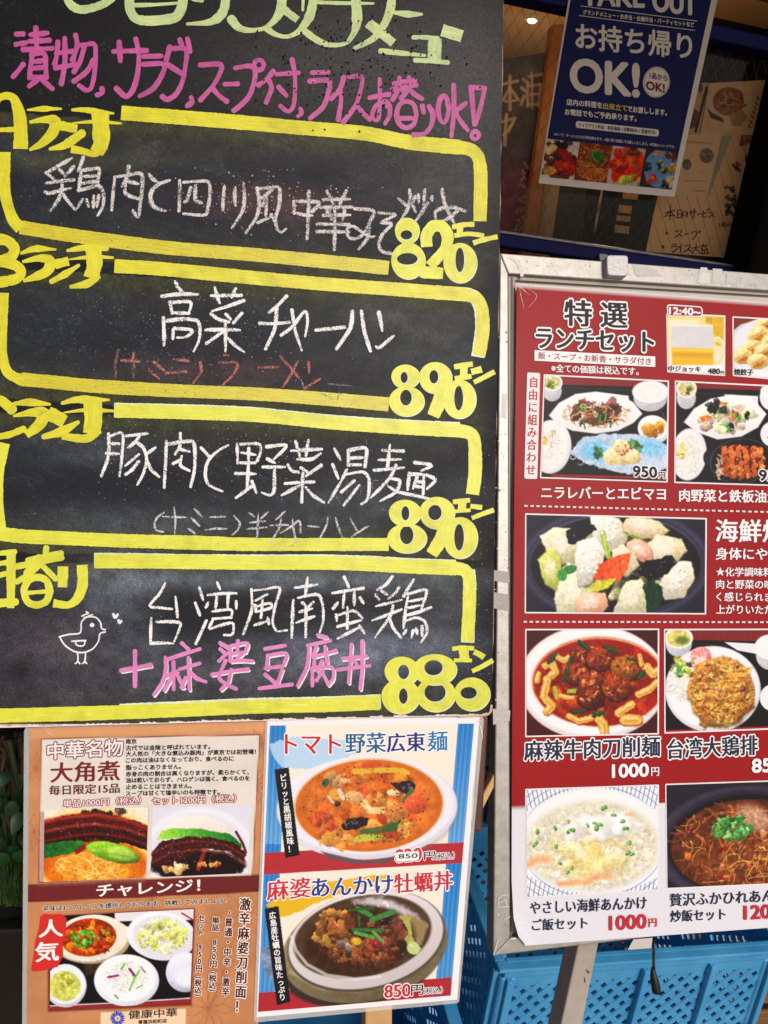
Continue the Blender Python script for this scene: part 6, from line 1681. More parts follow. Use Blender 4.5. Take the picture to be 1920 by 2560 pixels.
q = inner('C')
q.base((40, 38, 54)); q.e(757, 500, 560, 340, (74, 70, 92), 0, 14, tex=.1, ts=50); q.e(757, 500, 530, 318, (56, 52, 70), 0, 8); q.e(757, 500, 512, 300, (88, 82, 106), 0, 8, ring=.05); q.e(757, 505, 505, 292, (22, 20, 26), 0, 8, tex=.3)
q.bits(50, (760, 520, 430, 240), (20, 50), [(60, 56, 46), (90, 84, 66), (40, 36, 34), (120, 110, 84)], hl=.3, seed=41, soft=6)
CRM = (222, 218, 190)
q.bits(60, (745, 520, 340, 225), (24, 60), [(206, 202, 170), (190, 190, 140), (170, 170, 120), (216, 200, 180), (150, 140, 110), (70, 80, 50)], (.35, .7), .2, .2, .3, 42, .12, 7)
for pts, c_, c2 in (([(330, 340), (400, 300), (480, 300), (520, 380), (500, 470), (440, 480), (360, 420)], CRM, (206, 200, 160)), ([(310, 480), (370, 420), (420, 470), (430, 560), (400, 640), (340, 600)], (206, 206, 130), (170, 180, 90)), ([(480, 520), (560, 540), (610, 620), (600, 740), (540, 790), (430, 790), (410, 700), (440, 600)], (226, 224, 200), (190, 196, 140)),
                     ([(625, 225), (700, 218), (790, 250), (820, 310), (790, 390), (700, 410), (640, 340)], (228, 222, 208), (210, 200, 180)), ([(540, 380), (620, 365), (680, 420), (660, 520), (600, 600), (540, 600), (525, 480)], (232, 228, 216), (212, 204, 188)), ([(800, 240), (900, 225), (1000, 250), (1050, 300), (1000, 340), (880, 340), (820, 300)], (226, 190, 160), (214, 200, 160)),
                     ([(950, 390), (1010, 340), (1130, 360), (1155, 420), (1110, 470), (980, 500), (950, 450)], (226, 214, 184), (206, 190, 156)), ([(830, 380), (880, 350), (950, 400), (970, 480), (900, 470), (840, 430)], (230, 176, 150), (216, 160, 140)), ([(750, 420), (800, 395), (860, 440), (880, 500), (820, 560), (750, 520)], (220, 208, 180), (204, 190, 160)),
                     ([(1050, 570), (1130, 500), (1190, 500), (1210, 580), (1150, 680), (1060, 690), (1030, 630)], (230, 224, 206), (210, 200, 180)), ([(820, 620), (900, 605), (930, 660), (930, 790), (750, 790), (790, 690)], (226, 220, 190), (204, 196, 160)), ([(530, 700), (600, 670), (680, 680), (700, 740), (650, 790), (540, 790)], (230, 186, 160), (216, 160, 136))):
    pa = np.array(pts, float); pa = pa.mean(0) + (pa - pa.mean(0)) * 1.2
    q.p(pa + [6, 10], (70, 62, 50), 8, 10, 34, a=.6); q.p(pa, c_, 7, 9, 40, .04, 40, .20, col2=c2)
    q.p(pa.mean(0) + (pa - pa.mean(0)) * .5 - [6, 10], (244, 240, 230), 24, 8, 20, a=.5)
    gx_ = pa.mean(0) - [14, 20]; q.e(gx_[0], gx_[1], 20, 7, (255, 253, 248), -.4, 6, a=.75)
q.p([(620, 590), (660, 500), (760, 445), (850, 432), (830, 520), (780, 595), (700, 590)], (206, 84, 44), 4, 8, tex=.25, ts=16, col2=(222, 110, 64)); q.p([(600, 640), (640, 600), (760, 580), (720, 640), (640, 660)], (200, 190, 70), 4, 8, tex=.2)
q.st([(680, 315), (695, 380), (712, 450)], 34, (150, 176, 80), 4); q.st([(684, 315), (702, 440)], 12, (190, 206, 120), 4); q.st([(820, 315), (890, 345)], 16, (120, 150, 60), 3)
q.p([(460, 310), (520, 270), (630, 262), (640, 300), (580, 330), (520, 385), (470, 370)], (26, 24, 38), 4, 12, tex=.3); q.p([(880, 540), (930, 480), (1010, 470), (1090, 440), (1115, 480), (1060, 560), (960, 600)], (20, 18, 26), 4, 12, tex=.3); q.p([(780, 232), (820, 225), (800, 260)], (26, 24, 32), 3)
q.p([(920, 620), (980, 590), (1040, 640), (1020, 760), (940, 790)], (24, 60, 40), 5, 12, tex=.35); q.e(485, 530, 44, 26, (60, 120, 70), -.3, 4, tex=.3); q.e(440, 565, 30, 34, (80, 140, 80), 0, 5, tex=.3)
r_ = np.random.RandomState(4)
for (cx, cy, n_) in ((600, 480, 14), (1130, 580, 16), (720, 300, 10)):
    for _ in range(n_): q.e(cx + r_.uniform(-50, 50), cy + r_.uniform(-70, 70), 13, 10, (244, 240, 230), r_.rand(), 4, shade=.4, a=.7)
q.noodles(14, (760, 560, 380, 200), 60, 3, [(206, 200, 180)], 44, a=.35); q.glint(90, (740, 500, 420, 240), 10, 45, .55)
q.nz(16, .10, 7, (760, 500, 500, 300))
q.build('food_photo', M_LAMP, poster, 'picture of seafood and vegetables in a dark pot')

q = inner('D')
q.base((74, 22, 26)); q.e(620, 1200, 440, 340, (214, 204, 206), 0, 6); q.e(622, 1190, 425, 322, (240, 238, 240), 0, 14); q.e(660, 1195, 400, 270, (206, 150, 130), 0, 6)
q.e(660, 1200, 390, 258, (150, 40, 18), 0, 6, tex=.2, ts=60); q.e(640, 1200, 330, 210, (120, 30, 16), 0, 60, tex=.3, ts=30)
q.bits(26, (650, 1200, 340, 220), (24, 60), [(196, 80, 30), (140, 34, 18), (206, 100, 40), (110, 26, 14)], (.3, .8), .2, .25, .25, 47, soft=6)
for pts, w_ in (([(340, 1100), (380, 1090), (400, 1140), (370, 1160)], 44), ([(350, 1180), (330, 1280), (380, 1340), (350, 1370)], 46), ([(400, 1040), (450, 1070), (480, 1050)], 36), ([(940, 1110), (980, 1150), (1000, 1130)], 50), ([(890, 1270), (960, 1240), (1000, 1200)], 40), ([(430, 1280), (500, 1290)], 26), ([(640, 1400), (680, 1440), (690, 1490)], 54), ([(770, 1380), (850, 1330)], 44), ([(810, 1420), (880, 1420)], 64), ([(480, 1400), (540, 1430), (610, 1410)], 36), ([(540, 1000), (620, 1000)], 30), ([(300, 1150), (290, 1190)], 30), ([(900, 1040), (910, 1090)], 26)):
    q.food(k=.45); q.st([(a_ + 3, b_ + 5) for a_, b_ in pts], w_ * 1.05, (120, 50, 16), 8); q.st(pts, w_, (216, 172, 98), 7); q.st([(a_ - 4, b_ - 5) for a_, b_ in pts], w_ * .35, (238, 214, 160), 8, .7); q.st([(a_ + 4, b_ + 6) for a_, b_ in pts], w_ * .25, (176, 110, 44), 6, .5); q.food(False)
for cx, cy, R_, c_ in ((560, 1040, 76, (110, 46, 28)), (660, 1060, 80, (124, 56, 30)), (530, 1150, 74, (120, 50, 28)), (620, 1200, 84, (116, 52, 30)), (810, 1115, 84, (140, 92, 36)), (760, 1230, 88, (130, 60, 26)), (610, 1290, 78, (96, 40, 26))):
    q.e(cx, cy + 8, R_ * 1.04, R_ * .92, (60, 18, 10), .2, 6, .15, 22); q.e(cx, cy, R_, R_ * .88, c_, .2, 5, .18, 20, .35, .0, .45, 14)
    q.bits(14, (cx, cy, R_ * .7, R_ * .6), (8, 22), [(176, 100, 60), (90, 36, 22), (196, 124, 76)], (.3, .7), .3, .4, .3, int(cx))
for pts, w_ in (([(450, 1190), (490, 1060)], 24), ([(540, 960), (580, 985)], 30), ([(690, 990), (760, 1020)], 24), ([(500, 1370), (570, 1370)], 30), ([(630, 1390), (690, 1375)], 26), ([(890, 1170), (930, 1140)], 24), ([(360, 1080), (400, 1030)], 26), ([(830, 1060), (880, 1075)], 12)):
    q.food(); q.st(pts, w_, (38, 66, 36), 5); q.st([(a_ + 3, b_ - 4) for a_, b_ in pts], w_ * .3, (80, 116, 66), 4, .7); q.food(False)
q.st([(395, 1230), (405, 1290)], 22, (150, 170, 70), 3); q.p([(470, 1240), (525, 1236), (520, 1262), (466, 1264)], (150, 170, 70), 3)
q.glint(120, (650, 1190, 340, 220), 9, 49, .5)
q.build('food_photo', M_LAMP, poster, 'picture of spicy beef knife cut noodles')

q = inner('E')
q.base((22, 18, 20)); q.p([(1040, 870), (1860, 870), (1860, 960), (1040, 945)], (124, 48, 50), 3); q.st([(1200, 970), (1460, 985)], 12, (50, 44, 48), 4); q.p([(1400, 960), (1590, 970), (1590, 1030), (1480, 1010)], (226, 226, 234), 3); q.st([(1050, 1490), (1860, 1460)], 16, (150, 40, 44), 3)
bowl(q, 1130, 935, 84, 78, (206, 190, 116), .25, .45); q.e(1150, 950, 40, 24, (110, 126, 70), 0, 12)
bowl(q, 1670, 990, 90, 90, (240, 238, 238), .06, .5); q.e(1690, 1290, 80, 80, (230, 230, 236), 0, 4); q.bits(6, (1690, 1290, 40, 30), (10, 20), [(206, 150, 50)], seed=6)
q.e(1332, 1240, 284, 256, (214, 212, 220), 0, 5, shade=.05); q.e(1332, 1232, 270, 240, (238, 236, 240), 0, 10)
q.e(1262, 1046, 62, 58, (222, 130, 130), 0, 4, shade=.15); q.noodles(16, (1262, 1040, 56, 50), 90, 4, [(240, 206, 200)], 3, .05); q.e(1262, 1080, 40, 34, (236, 206, 200), 0, 10)
q.noodles(120, (1150, 1220, 90, 90), 90, 4, [(226, 224, 214), (206, 206, 196), (240, 238, 232), (190, 190, 176)], 53)
q.bits(26, (1150, 1120, 66, 56), (12, 30), [(206, 180, 70), (110, 50, 110), (90, 140, 60), (140, 180, 80), (226, 206, 150)], (.3, .7), .2, .2, .25, 55)
q.e(1385, 1262, 196, 205, (110, 76, 44), -.25, 16, .10, 50); q.e(1380, 1250, 192, 200, (190, 140, 80), -.25, 6, .13, 40, .12, 0, .2, 26)
q.bits(60, (1380, 1250, 165, 175), (24, 60), [(196, 146, 82), (182, 128, 68), (206, 158, 94), (170, 116, 60)], (.35, .7), .25, 0, .4, 57, .25, 9)
q.bits(330, (1380, 1250, 185, 195), (5, 15), [(212, 166, 102), (166, 110, 54), (222, 180, 120), (140, 90, 42), (200, 150, 86)], (.3, .8), .5, .0, .45, 58, .3, 3)
q.food()
for y_ in (1130, 1190, 1240, 1300, 1360): q.st([(1210, y_ + 20), (1290, y_ - 6), (1360, y_ + 8), (1450, y_ + 14), (1560, y_ - 14)], 7, (116, 72, 34), 5, .55)
q.food(False)
q.nz(5, .16, 11, (1380, 1250, 190, 200))
q.nz(9, .14, 9, (1380, 1250, 190, 200))
q.build('food_photo', M_LAMP, poster, 'picture of the large fried chicken cutlet set')

q = inner('F', 8)
q.base((232, 234, 240))
for i_ in range(46):
    X_ = 190 + i_ * 27; c_ = (96, 112, 150)
    d_ = abs(X_ - 620) / 420
    top_in = 400 + 110 * d_ ** 2; bot_in = 1030 - 120 * d_ ** 2
    q.st([(X_, 340), (X_ + (620 - X_) * .10, top_in + 20)], 5, c_, 2); q.st([(X_ - 10, 1080), (X_ + 14, bot_in)], 5, c_, 2)
for k_ in range(5):
    an = np.linspace(0, 6.3, 60)
    q.st([(620 + (430 + k_ * 46) * math.cos(a_), 720 + (330 + k_ * 34) * math.sin(a_)) for a_ in an], 4, (96, 112, 150), 2, .9)
q.e(620, 716, 440, 312, (226, 228, 234), -.03, 6); q.e(620, 712, 425, 296, (238, 238, 238), -.03, 14); q.e(618, 745, 402, 268, (214, 208, 188), -.03, 22, tex=.06, ts=50)
q.e(610, 800, 240, 140, (214, 190, 130), 0, 80, tex=.2, ts=50)
q.bits(420, (615, 760, 375, 240), (7, 20), [(232, 230, 218), (240, 240, 236), (226, 220, 202), (220, 210, 184), (230, 214, 190)], (.35, .7), .12, .1, .3, 61, .05, 5)
q.bits(30, (640, 640, 200, 60), (24, 60), [(244, 244, 240), (238, 238, 234)], (.4, .8), .10, .0, .35, 62, .04, 14); q.bits(26, (600, 820, 190, 70), (24, 60), [(224, 206, 152), (220, 196, 134), (232, 220, 180)], (.4, .8), .12, .0, .35, 63, .06, 16)
for pts, w_ in (([(240, 860), (300, 820), (350, 830)], 50), ([(420, 975), (520, 960), (600, 960)], 34), ([(600, 950), (660, 925), (720, 925)], 46), ([(820, 560), (850, 560)], 20)): q.st(pts, w_, (230, 180, 146), 12, .8); q.st(pts, w_ * .4, (236, 150, 110), 8, .6)
r_ = np.random.RandomState(8)
for cx, cy in ((690, 525), (475, 597), (295, 663), (395, 643), (480, 660), (505, 655), (590, 622), (630, 612), (665, 622), (800, 600), (745, 566), (280, 737), (405, 750), (835, 730), (850, 795), (828, 790), (425, 850), (495, 880), (470, 905), (820, 645), (645, 640)):
    a_ = r_.rand() * 3; q.food(k=.6); q.e(cx, cy, r_.uniform(13, 22), r_.uniform(9, 14), (70, 122, 58), a_, 3, .2, 12, .3, a=.9); q.e(cx - 3, cy - 2, 9, 5, (166, 200, 130), a_, 3, a=.8); q.food(False)
q.glint(60, (615, 740, 360, 230), 12, 64, .6)
q.build('food_photo', M_LAMP, poster, 'picture of white seafood rice with spring onion')

q = inner('G', 8)
q.base((44, 40, 52)); q.e(1520, 740, 530, 350, (70, 64, 80), -.05, 10, tex=.12, ts=40); q.e(1530, 735, 480, 320, (52, 46, 60), -.05, 10); q.e(1540, 740, 470, 300, (30, 22, 26), -.05, 8)
q.e(1545, 750, 462, 280, (92, 52, 32), -.05, 6, tex=.3, ts=40); q.e(1500, 800, 300, 170, (122, 72, 44), 0, 90, tex=.2, ts=30)
q.noodles(120, (1480, 740, 390, 250), 190, 12, [(140, 88, 54), (160, 106, 66), (116, 70, 42), (96, 54, 34)], 67, .25, a=.7)
q.noodles(80, (1490, 750, 380, 235), 130, 4, [(226, 176, 110), (206, 146, 80), (84, 38, 22)], 68, .35, a=.8); q.nz(26, .30, 15, (1500, 750, 400, 250)); q.bits(26, (1500, 740, 360, 220), (12, 34), [(196, 110, 66), (216, 150, 110), (110, 46, 26)], (.3, .7), .2, .5, .3, 69)
q.e(1580, 580, 110, 70, (206, 170, 150), .5, 30, tex=.3, a=.7); q.glint(110, (1480, 760, 360, 230), 11, 70, .5)
q.bits(80, (1440, 640, 120, 74), (11, 24), [(70, 124, 66), (100, 160, 92), (48, 96, 50), (140, 190, 124), (84, 140, 76)], (.5, .9), .35, .2, .2, 71)
q.build('food_photo', M_LAMP, poster, 'picture of shark fin sauce rice in a dark pot')

# ---- lettering of the poster
BK = (26, 26, 36); WP = (240, 236, 238); RD = (186, 36, 44); NV = (34, 42, 66)
c1 = lambda x, y, c: (c[0] + x / c[2], c[1] + y / c[2])
A = Art(POSTF, .0009)
A.txt('特', c1(455, 506, XX), c1(612, 514, XX), 65, BK, 2.2, WP, 3.2, .6); A.txt('選', c1(670, 516, XX), c1(824, 522, XX), 62, BK, 2.2, WP, 3.2, .6)
A.txt('ランチセット', (1341, 871), (1634, 882), 51, BK, 2.2, WP, 3.2, .5)
A.build('heading_lettering', M_LAMP, poster, 'black lunch set heading with white outline')
A = Art(POSTF, .0006)
A.poly(cr([(276, 652), (991, 690), (991, 752), (275, 715)], XX), WP)
A.txt('飯・スープ・お新香・サラダ付き', c1(297, 704, XX), c1(966, 741, XX), 17.5, (150, 40, 44), .35)
A.txt('※全ての価額は税込です。', c1(375, 782, XX), c1(892, 802, XX), 20, WP, .5, mincho=.4)
A.build('subheading_lettering', M_LAMP, poster)
A = Art(POSTF, .0006)
A.rect(cr([(232, 784), (309, 788), (292, 1416), (215, 1414)], XX), (232, 226, 228), 5)
A.vtxt('自由に組み合わせ', c1(271, 806, XX), c1(253, 1398, XX), 25, (176, 44, 48), .6, mincho=.4)
A.build('side_lettering', M_LAMP, poster, 'white upright strip with red characters')
A = Art(POSTF, .0009)
A.rect(cr([(1058, 380), (1272, 394), (1272, 456), (1062, 452)], XX), WP, 10); A.rect(cr([(1064, 387), (1266, 400), (1266, 450), (1067, 446)], XX), (150, 28, 32), 8)
A.txt('12:40~', c1(1074, 438, XX), c1(1258, 447, XX), 17, WP, 1.1)
A.txt('中ジョッキ', c1(1070, 777, XX), c1(1260, 782, XX), 14, (24, 20, 24), .4); A.txt('480', c1(1304, 790, XX), c1(1374, 793, XX), 12.5, (24, 20, 24), .7); A.txt('円', c1(1380, 795, XX), c1(1400, 796, XX), 8, (24, 20, 24), .2)
A.txt('焼餃子', c1(1460, 799, XX), c1(1572, 802, XX), 15.5, (24, 20, 24), .4)
A.build('caption_lettering', M_LAMP, poster)
A = Art(POSTF, .0009)
A.txt('950', c1(860, 1400, XX), c1(1000, 1408, XX), 26, BK, 1.4, WP, 2.4); A.txt('円', c1(1012, 1411, XX), c1(1050, 1412, XX), 15, BK, .6, WP, 2)
A.txt('950', c1(1608, 1424, XX), c1(1748, 1432, XX), 26, BK, 1.4, WP, 2.4)
A.txt('1000', c1(737, 341, ZZ), c1(950, 333, ZZ), 32, WP, 1.6); A.txt('円', c1(968, 331, ZZ), c1(1013, 330, ZZ), 21, WP, .5, mincho=.5)
A.txt('850', c1(1566, 311, ZZ), c1(1740, 303, ZZ), 33, WP, 1.6)
A.txt('1000', c1(722, 1246, ZZ), c1(938, 1234, ZZ), 35, (196, 40, 52), 1.5); A.txt('円', c1(955, 1228, ZZ), c1(1000, 1225, ZZ), 21, (196, 40, 52), .5, mincho=.5)
A.txt('1200', c1(1520, 1183, ZZ), c1(1736, 1171, ZZ), 34, (196, 40, 52), 1.5)
A.build('price_lettering', M_LAMP, poster)
A = Art(POSTF, .0006)
A.txt('ニラレバーとエビマヨ', c1(316, 108, Y1), c1(1052, 117, Y1), 30, WP, .9, mincho=.4)
A.txt('肉野菜と鉄板油淋鶏', c1(1134, 127, Y1), c1(1800, 137, Y1), 31, WP, .9, mincho=.4)
A.txt('海鮮焼そば', c1(1350, 366, Y1), c1(2040, 372, Y1), 56, WP, 1.5, mincho=.5)
A.txt('身体にやさしい', c1(1350, 472, Y1), c1(1890, 476, Y1), 30, WP, .8, mincho=.5)
for i_, s_ in enumerate(('★化学調味料不使', '肉と野菜の味がよ', 'く感じられます召', '上がりいただけま')):
    A.txt(s_, c1(1352, 570 + i_ * 74, Y1), c1(1800, 573 + i_ * 74, Y1), 22.5, WP, .5, mincho=.5)
for (xa, ya, xb, yb) in ((215, 153, 1900, 196), (210, 840, 1900, 843)):
    n_ = 47; A.mark()
    for j in range(n_):
        t0_, t1_ = j / n_, (j + .58) / n_
        a_ = c1(xa + (xb - xa) * t0_, ya + (yb - ya) * t0_, Y1); b_ = c1(xa + (xb - xa) * t1_, ya + (yb - ya) * t1_, Y1)
        A.poly([(a_[0], a_[1] - 2.1), (b_[0], b_[1] - 2.1), (b_[0], b_[1] + 2.1), (a_[0], a_[1] + 2.1)], (226, 216, 216))
A.build('dish_lettering', M_LAMP, poster, 'white dish names and dashed lines on red')
A = Art(POSTF, .0006)
A.txt('麻辣牛肉刀削麺', c1(216, 242, ZZ), c1(1018, 214, ZZ), 50, NV, 1.5, WP, 2.6, .5); A.txt('台湾大鶏排', c1(1066, 232, ZZ), c1(1596, 206, ZZ), 50, NV, 1.5, WP, 2.6, .5)
A.build('dish_lettering', M_LAMP, poster, 'navy dish names with white outline')
A = Art(POSTF, .0006)
A.txt('やさしい海鮮あんかけ', c1(250, 1152, ZZ), c1(940, 1120, ZZ), 32, NV, .7, mincho=.5); A.txt('ご飯セット', c1(262, 1250, ZZ), c1(590, 1236, ZZ), 29, NV, .7, mincho=.5)
A.txt('贅沢ふかひれあんかけ', c1(1078, 1106, ZZ), c1(1850, 1072, ZZ), 32, NV, .7, mincho=.5); A.txt('炒飯セット', c1(1082, 1198, ZZ), c1(1408, 1184, ZZ), 29, NV, .7, mincho=.5)
A.build('dish_lettering', M_LAMP, poster, 'navy dish names on the white foot of the poster')
# film wrinkles at the corners, their shine drawn as pale strokes
A = Art(POSTF, .0004)
for i_, s_ in enumerate(S('172,262 215,300 250,330/185,275 200,350 215,410/210,270 290,330 240,400/260,268 285,290/300,275 340,282', 1220, 600, 2.37) + S('1180,330 1280,338/1340,338 1410,346/1480,352 1525,356', 1220, 600, 2.37) + S('155,1180 210,1240 250,1260/165,1220 230,1215/230,1335 260,1275/180,1280 215,1300', 1220, 1800, 2.37)):
    A.mark(); A.stroke(s_, 2.0, (232, 206, 196) if i_ != 10 else (70, 60, 66), taper=[.3, 1, .3])
A.build('crease_shine', M_CLEAR, poster, 'painted shine on a crease of the plastic film')

# ================================================================ EASEL
m_wood = mat_plain('pale_easel_wood', (206, 166, 112), (186, 142, 90), 22, .5, bmp=.2)
m_wood2 = mat_plain('red_brown_easel_wood', (96, 44, 26), (70, 32, 20), 22, .4)
easel = thing('easel', 'wooden easel whose pale leg shows beneath the menu sheets', 'easel', (0.2, .3, 0))
EP = Plane(23.8, 960, 1280, .775)
child('leg', slab('leg', EP, [(922, 1850), (986, 1850), (978, 2960), (908, 2960)], .0, .022, .002), m_wood, easel, 'pale wooden middle leg')
child('side_rail', slab('side_rail', Plane(23.8, 960, 1280, .765), [(1196, 1700), (1226, 1700), (1206, 2080), (1184, 2080)], .0, .02, .002), m_wood2, easel, 'red brown rail beside the menu sheet')
child('back_brace', slab('back_brace', Plane(23.8, 960, 1280, .80), [(1236, 1935), (1236, 1968), (1150, 2140), (1138, 2110)], .0, .015, .002), m_wood, easel)
e0 = EP.at(943, 2960)
child('foot', boxes('foot', [((e0[0], e0[1], e0[2] / 2), (.024, .022, max(.05, e0[2])), None)], .002), m_wood, easel)
child('back_leg', boxes('back_leg', [((e0[0] - .25, .98, .55), (.03, .03, 1.1), None)], .002), m_wood2, easel)

# ================================================================ BLUE CRATES
m_crate, t, b = newmat('blue_crate_plastic')
t.links.new(ramp(t, noise(t, 14, 5), [(.3, tuple(lin((54, 138, 192)))), (.75, tuple(lin((78, 162, 210))))]), b.inputs['Base Color'])
b.inputs['Roughness'].default_value = .42; b.inputs['Subsurface Weight'].default_value = .0
m_crate_shade = mat_plain('shaded_crate_plastic', (18, 66, 74), (14, 54, 62), 14, .45)  # crate plastic with the shade behind the easel mixed into its colour

def lattice(o, u, v, n, w, h, m_, bars=.011, pitch=.030):
    """diagonal lattice panel filling w x h from corner o along u, v"""
    specs = []
    o, u, v, n = (np.array(a_, float) for a_ in (o, u, v, n))
    for sg in (1, -1):
        c = -h if sg > 0 else 0
        while c < w + (0 if sg > 0 else h):
            # line: x = c + sg*y
            ya, yb = 0.0, h
            if sg > 0: ya, yb = max(0, -c), min(h, w - c)
            else: ya, yb = max(0, c - w), min(h, c)
            if yb - ya > .008:
                pa = o + u * (c + sg * ya) + v * ya; pb = o + u * (c + sg * yb) + v * yb
                d = pb - pa; L = np.linalg.norm(d); d /= L
                s_ = np.cross(n, d)
                specs.append(((pa + pb) / 2 + n * (.0004 * sg), (L, bars, .003), np.stack([d, s_, n], 1).tolist()))
            c += pitch
    return specs

def crate(loc, W, D, H, mat, label, group, ribs=3, rot=0):
    root = thing('plastic_crate', label, 'crate', loc, group)
    X0, Y0, Z0 = loc
    T = .0035; rim = .034
    # rim: band with a lip
    sp = []
    for (cx, cy, sx, sy) in ((X0 + W / 2, Y0, W, .012), (X0 + W / 2, Y0 + D, W, .012), (X0, Y0 + D / 2, .012, D - .013), (X0 + W, Y0 + D / 2, .012, D - .013)):
        sp.append(((cx, cy, Z0 + H - rim / 2), (sx, sy, rim), None))
    child('rim', boxes('rim', sp, .003), mat, root)
    sp = []
    for (cx, cy, sx, sy) in ((X0 + W / 2, Y0 - .009, W + .034, .02), (X0 + W / 2, Y0 + D + .009, W + .034, .02), (X0 - .009, Y0 + D / 2, .018, D), (X0 + W + .009, Y0 + D / 2, .018, D)):
        sp.append(((cx, cy, Z0 + H - .004), (sx, sy, .007), None))
    child('rim_lip', boxes('rim_lip', sp, .002), mat, root)
    # ribs and lower bands
    sp = []
    fr_ = [0, .26, .5, .76, 1.0]
    for f_ in fr_:
        for yy in (Y0 - .006, Y0 + D + .006):
            sp.append(((X0 + W * f_ * .96 + W * .02, yy, Z0 + (H - rim) / 2), (.011, .014, H - rim), None))
    for f_ in (0.04, .5, .96):
        for xx in (X0 - .006, X0 + W + .006):
            sp.append(((xx, Y0 + D * f_, Z0 + (H - rim) / 2), (.014, .011, H - rim), None))
    child('ribs', boxes('ribs', sp, .002), mat, root)
    sp = []
    for zc_, hh in ((Z0 + H - rim - .012, .022), (Z0 + H * .42, .03), (Z0 + .02, .04)):
        for yy in (Y0 + .0005, Y0 + D - .0005): sp.append(((X0 + W / 2, yy, zc_), (W - .014, .004, hh), None))
        for xx in (X0 + .0005, X0 + W - .0005): sp.append(((xx, Y0 + D / 2, zc_), (.004, D - .022, hh), None))
    child('wall_bands', boxes('wall_bands', sp), mat, root)
    zA, zB = Z0 + H * .42 + .014, Z0 + H - rim - .022
    zC, zD = Z0 + .04, Z0 + H * .42 - .014
    for yy, nn_ in ((Y0, (0, -1, 0)), (Y0 + D, (0, 1, 0))):
        sp = lattice((X0 + .01, yy, zA), (1, 0, 0), (0, 0, 1), nn_, W - .02, zB - zA, mat) + lattice((X0 + .01, yy, zC), (1, 0, 0), (0, 0, 1), nn_, W - .02, zD - zC, mat)
        child('lattice_wall', boxes('lattice_wall', sp), mat, root)
    for xx, nn_ in ((X0, (-1, 0, 0)), (X0 + W, (1, 0, 0))):
        sp = lattice((xx, Y0 + .01, zA), (0, 1, 0), (0, 0, 1), nn_, D - .02, zB - zA, mat) + lattice((xx, Y0 + .01, zC), (0, 1, 0), (0, 0, 1), nn_, D - .02, zD - zC, mat)
        child('lattice_wall', boxes('lattice_wall', sp), mat, root)
    child('bottom', boxes('bottom', [((X0 + W / 2, Y0 + D / 2, Z0 + .008), (W - .004, D - .004, .006), None)]), mat, root)
    # corner posts
    sp = [((X0 + a_ * W, Y0 + b_ * D, Z0 + (H - rim) / 2), (.03, .03, H - rim), None) for a_ in (0.02, .98) for b_ in (0.03, .97)]
    for s_ in sp: child('corner_post', boxes('corner_post', [s_], .008, 3), mat, root)
    return root
crate((.495, .90, .001), .525, .32, .425, m_crate, 'blue lattice plastic crate under the red poster', None)
crate((.02, .86, .001), .40, .30, .30, m_crate, 'low blue plastic crate between the blue striped sheet and the silver stand', None)
crate((.10, 1.24, .001), .48, .32, .66, m_crate_shade, 'tall crate behind the easel with its shade painted in as dark teal', None)

# ================================================================ PLANTER at the left
plx = -.30
m_plant_box = mat_plain('black_planter', (14, 14, 16), (9, 9, 11), 30, .5)
PB = Plane(0, 30, 2310, 1.0)
pz = PB.at(30, 2310)
planter = thing('planter_box', 'black planter box at the left behind the orange sheet', 'planter', (pz[0], pz[1], 0))
px0, px1, py0, py1, pzt = pz[0] - .75, pz[0] + .16, pz[1], pz[1] + .34, pz[2]
sp = [(((px0 + px1) / 2, py0, pzt / 2), (px1 - px0, .02, pzt), None), (((px0 + px1) / 2, py1, pzt / 2), (px1 - px0, .02, pzt), None), ((px0 + .01, (py0 + py1) / 2, pzt / 2), (.02, py1 - py0 - .02, pzt), None), ((px1 - .01, (py0 + py1) / 2, pzt / 2), (.02, py1 - py0 - .02, pzt), None)]
child('box_wall', boxes('box_wall', sp, .003), m_plant_box, planter)
child('soil', boxes('soil', [(((px0 + px1) / 2, (py0 + py1) / 2, pzt - .03), (px1 - px0 - .03, py1 - py0 - .03, .02), None)]), mat_plain('dark_soil', (40, 30, 24), (24, 18, 14), 60, .9, bmp=.6), planter)
def mat_leaf(name, c1_, c2_):
    m, t, b = newmat(name)
    oi = N(t, 'ShaderNodeAttribute', attribute_name='Col')
    t.links.new(oi.outputs['Color'], b.inputs['Base Color']); b.inputs['Roughness'].default_value = .45
    return m
m_leaf = mat_leaf('leaf_green', 0, 0)
rg = np.random.RandomState(21)
# moss-like artificial grass
V, Fs, C = [], [], []
for _ in range(15000):
    x_, y_ = rg.uniform(px1 - .26, px1 - .01), rg.uniform(py0 + .012, py1 - .02)
    hz = pzt - .02 + .05 * fbm(np.array([x_ * 16]), np.array([y_ * 16]), 3)[0] + .03
    an = rg.rand() * 6.28; l_ = rg.uniform(.014, .034); w_ = .0009; ti = rg.uniform(.1, .9)
    dx_, dy_ = math.cos(an), math.sin(an)
    b_ = len(V)
    tip = (x_ + dx_ * l_ * ti, y_ + dy_ * l_ * ti, hz + l_ * (1 - ti * .5))
    V += [(x_ - dy_ * w_, y_ + dx_ * w_, hz - .02), (x_ + dy_ * w_, y_ - dx_ * w_, hz - .02), tip]
    Fs.append((b_, b_ + 1, b_ + 2))
    g_ = rg.uniform(.5, 1.1); c_ = lin((66 * g_, 104 * g_, 44 * g_)) if rg.rand() < .75 else lin((120 * g_, 134 * g_, 60 * g_))
    C += [c_] * 3
gme = rmesh('artificial_grass', V, Fs, np.array(C))
tag(link('artificial_grass', gme, m_leaf), 'dense short green grass filling the black planter', 'grass', kind='stuff')
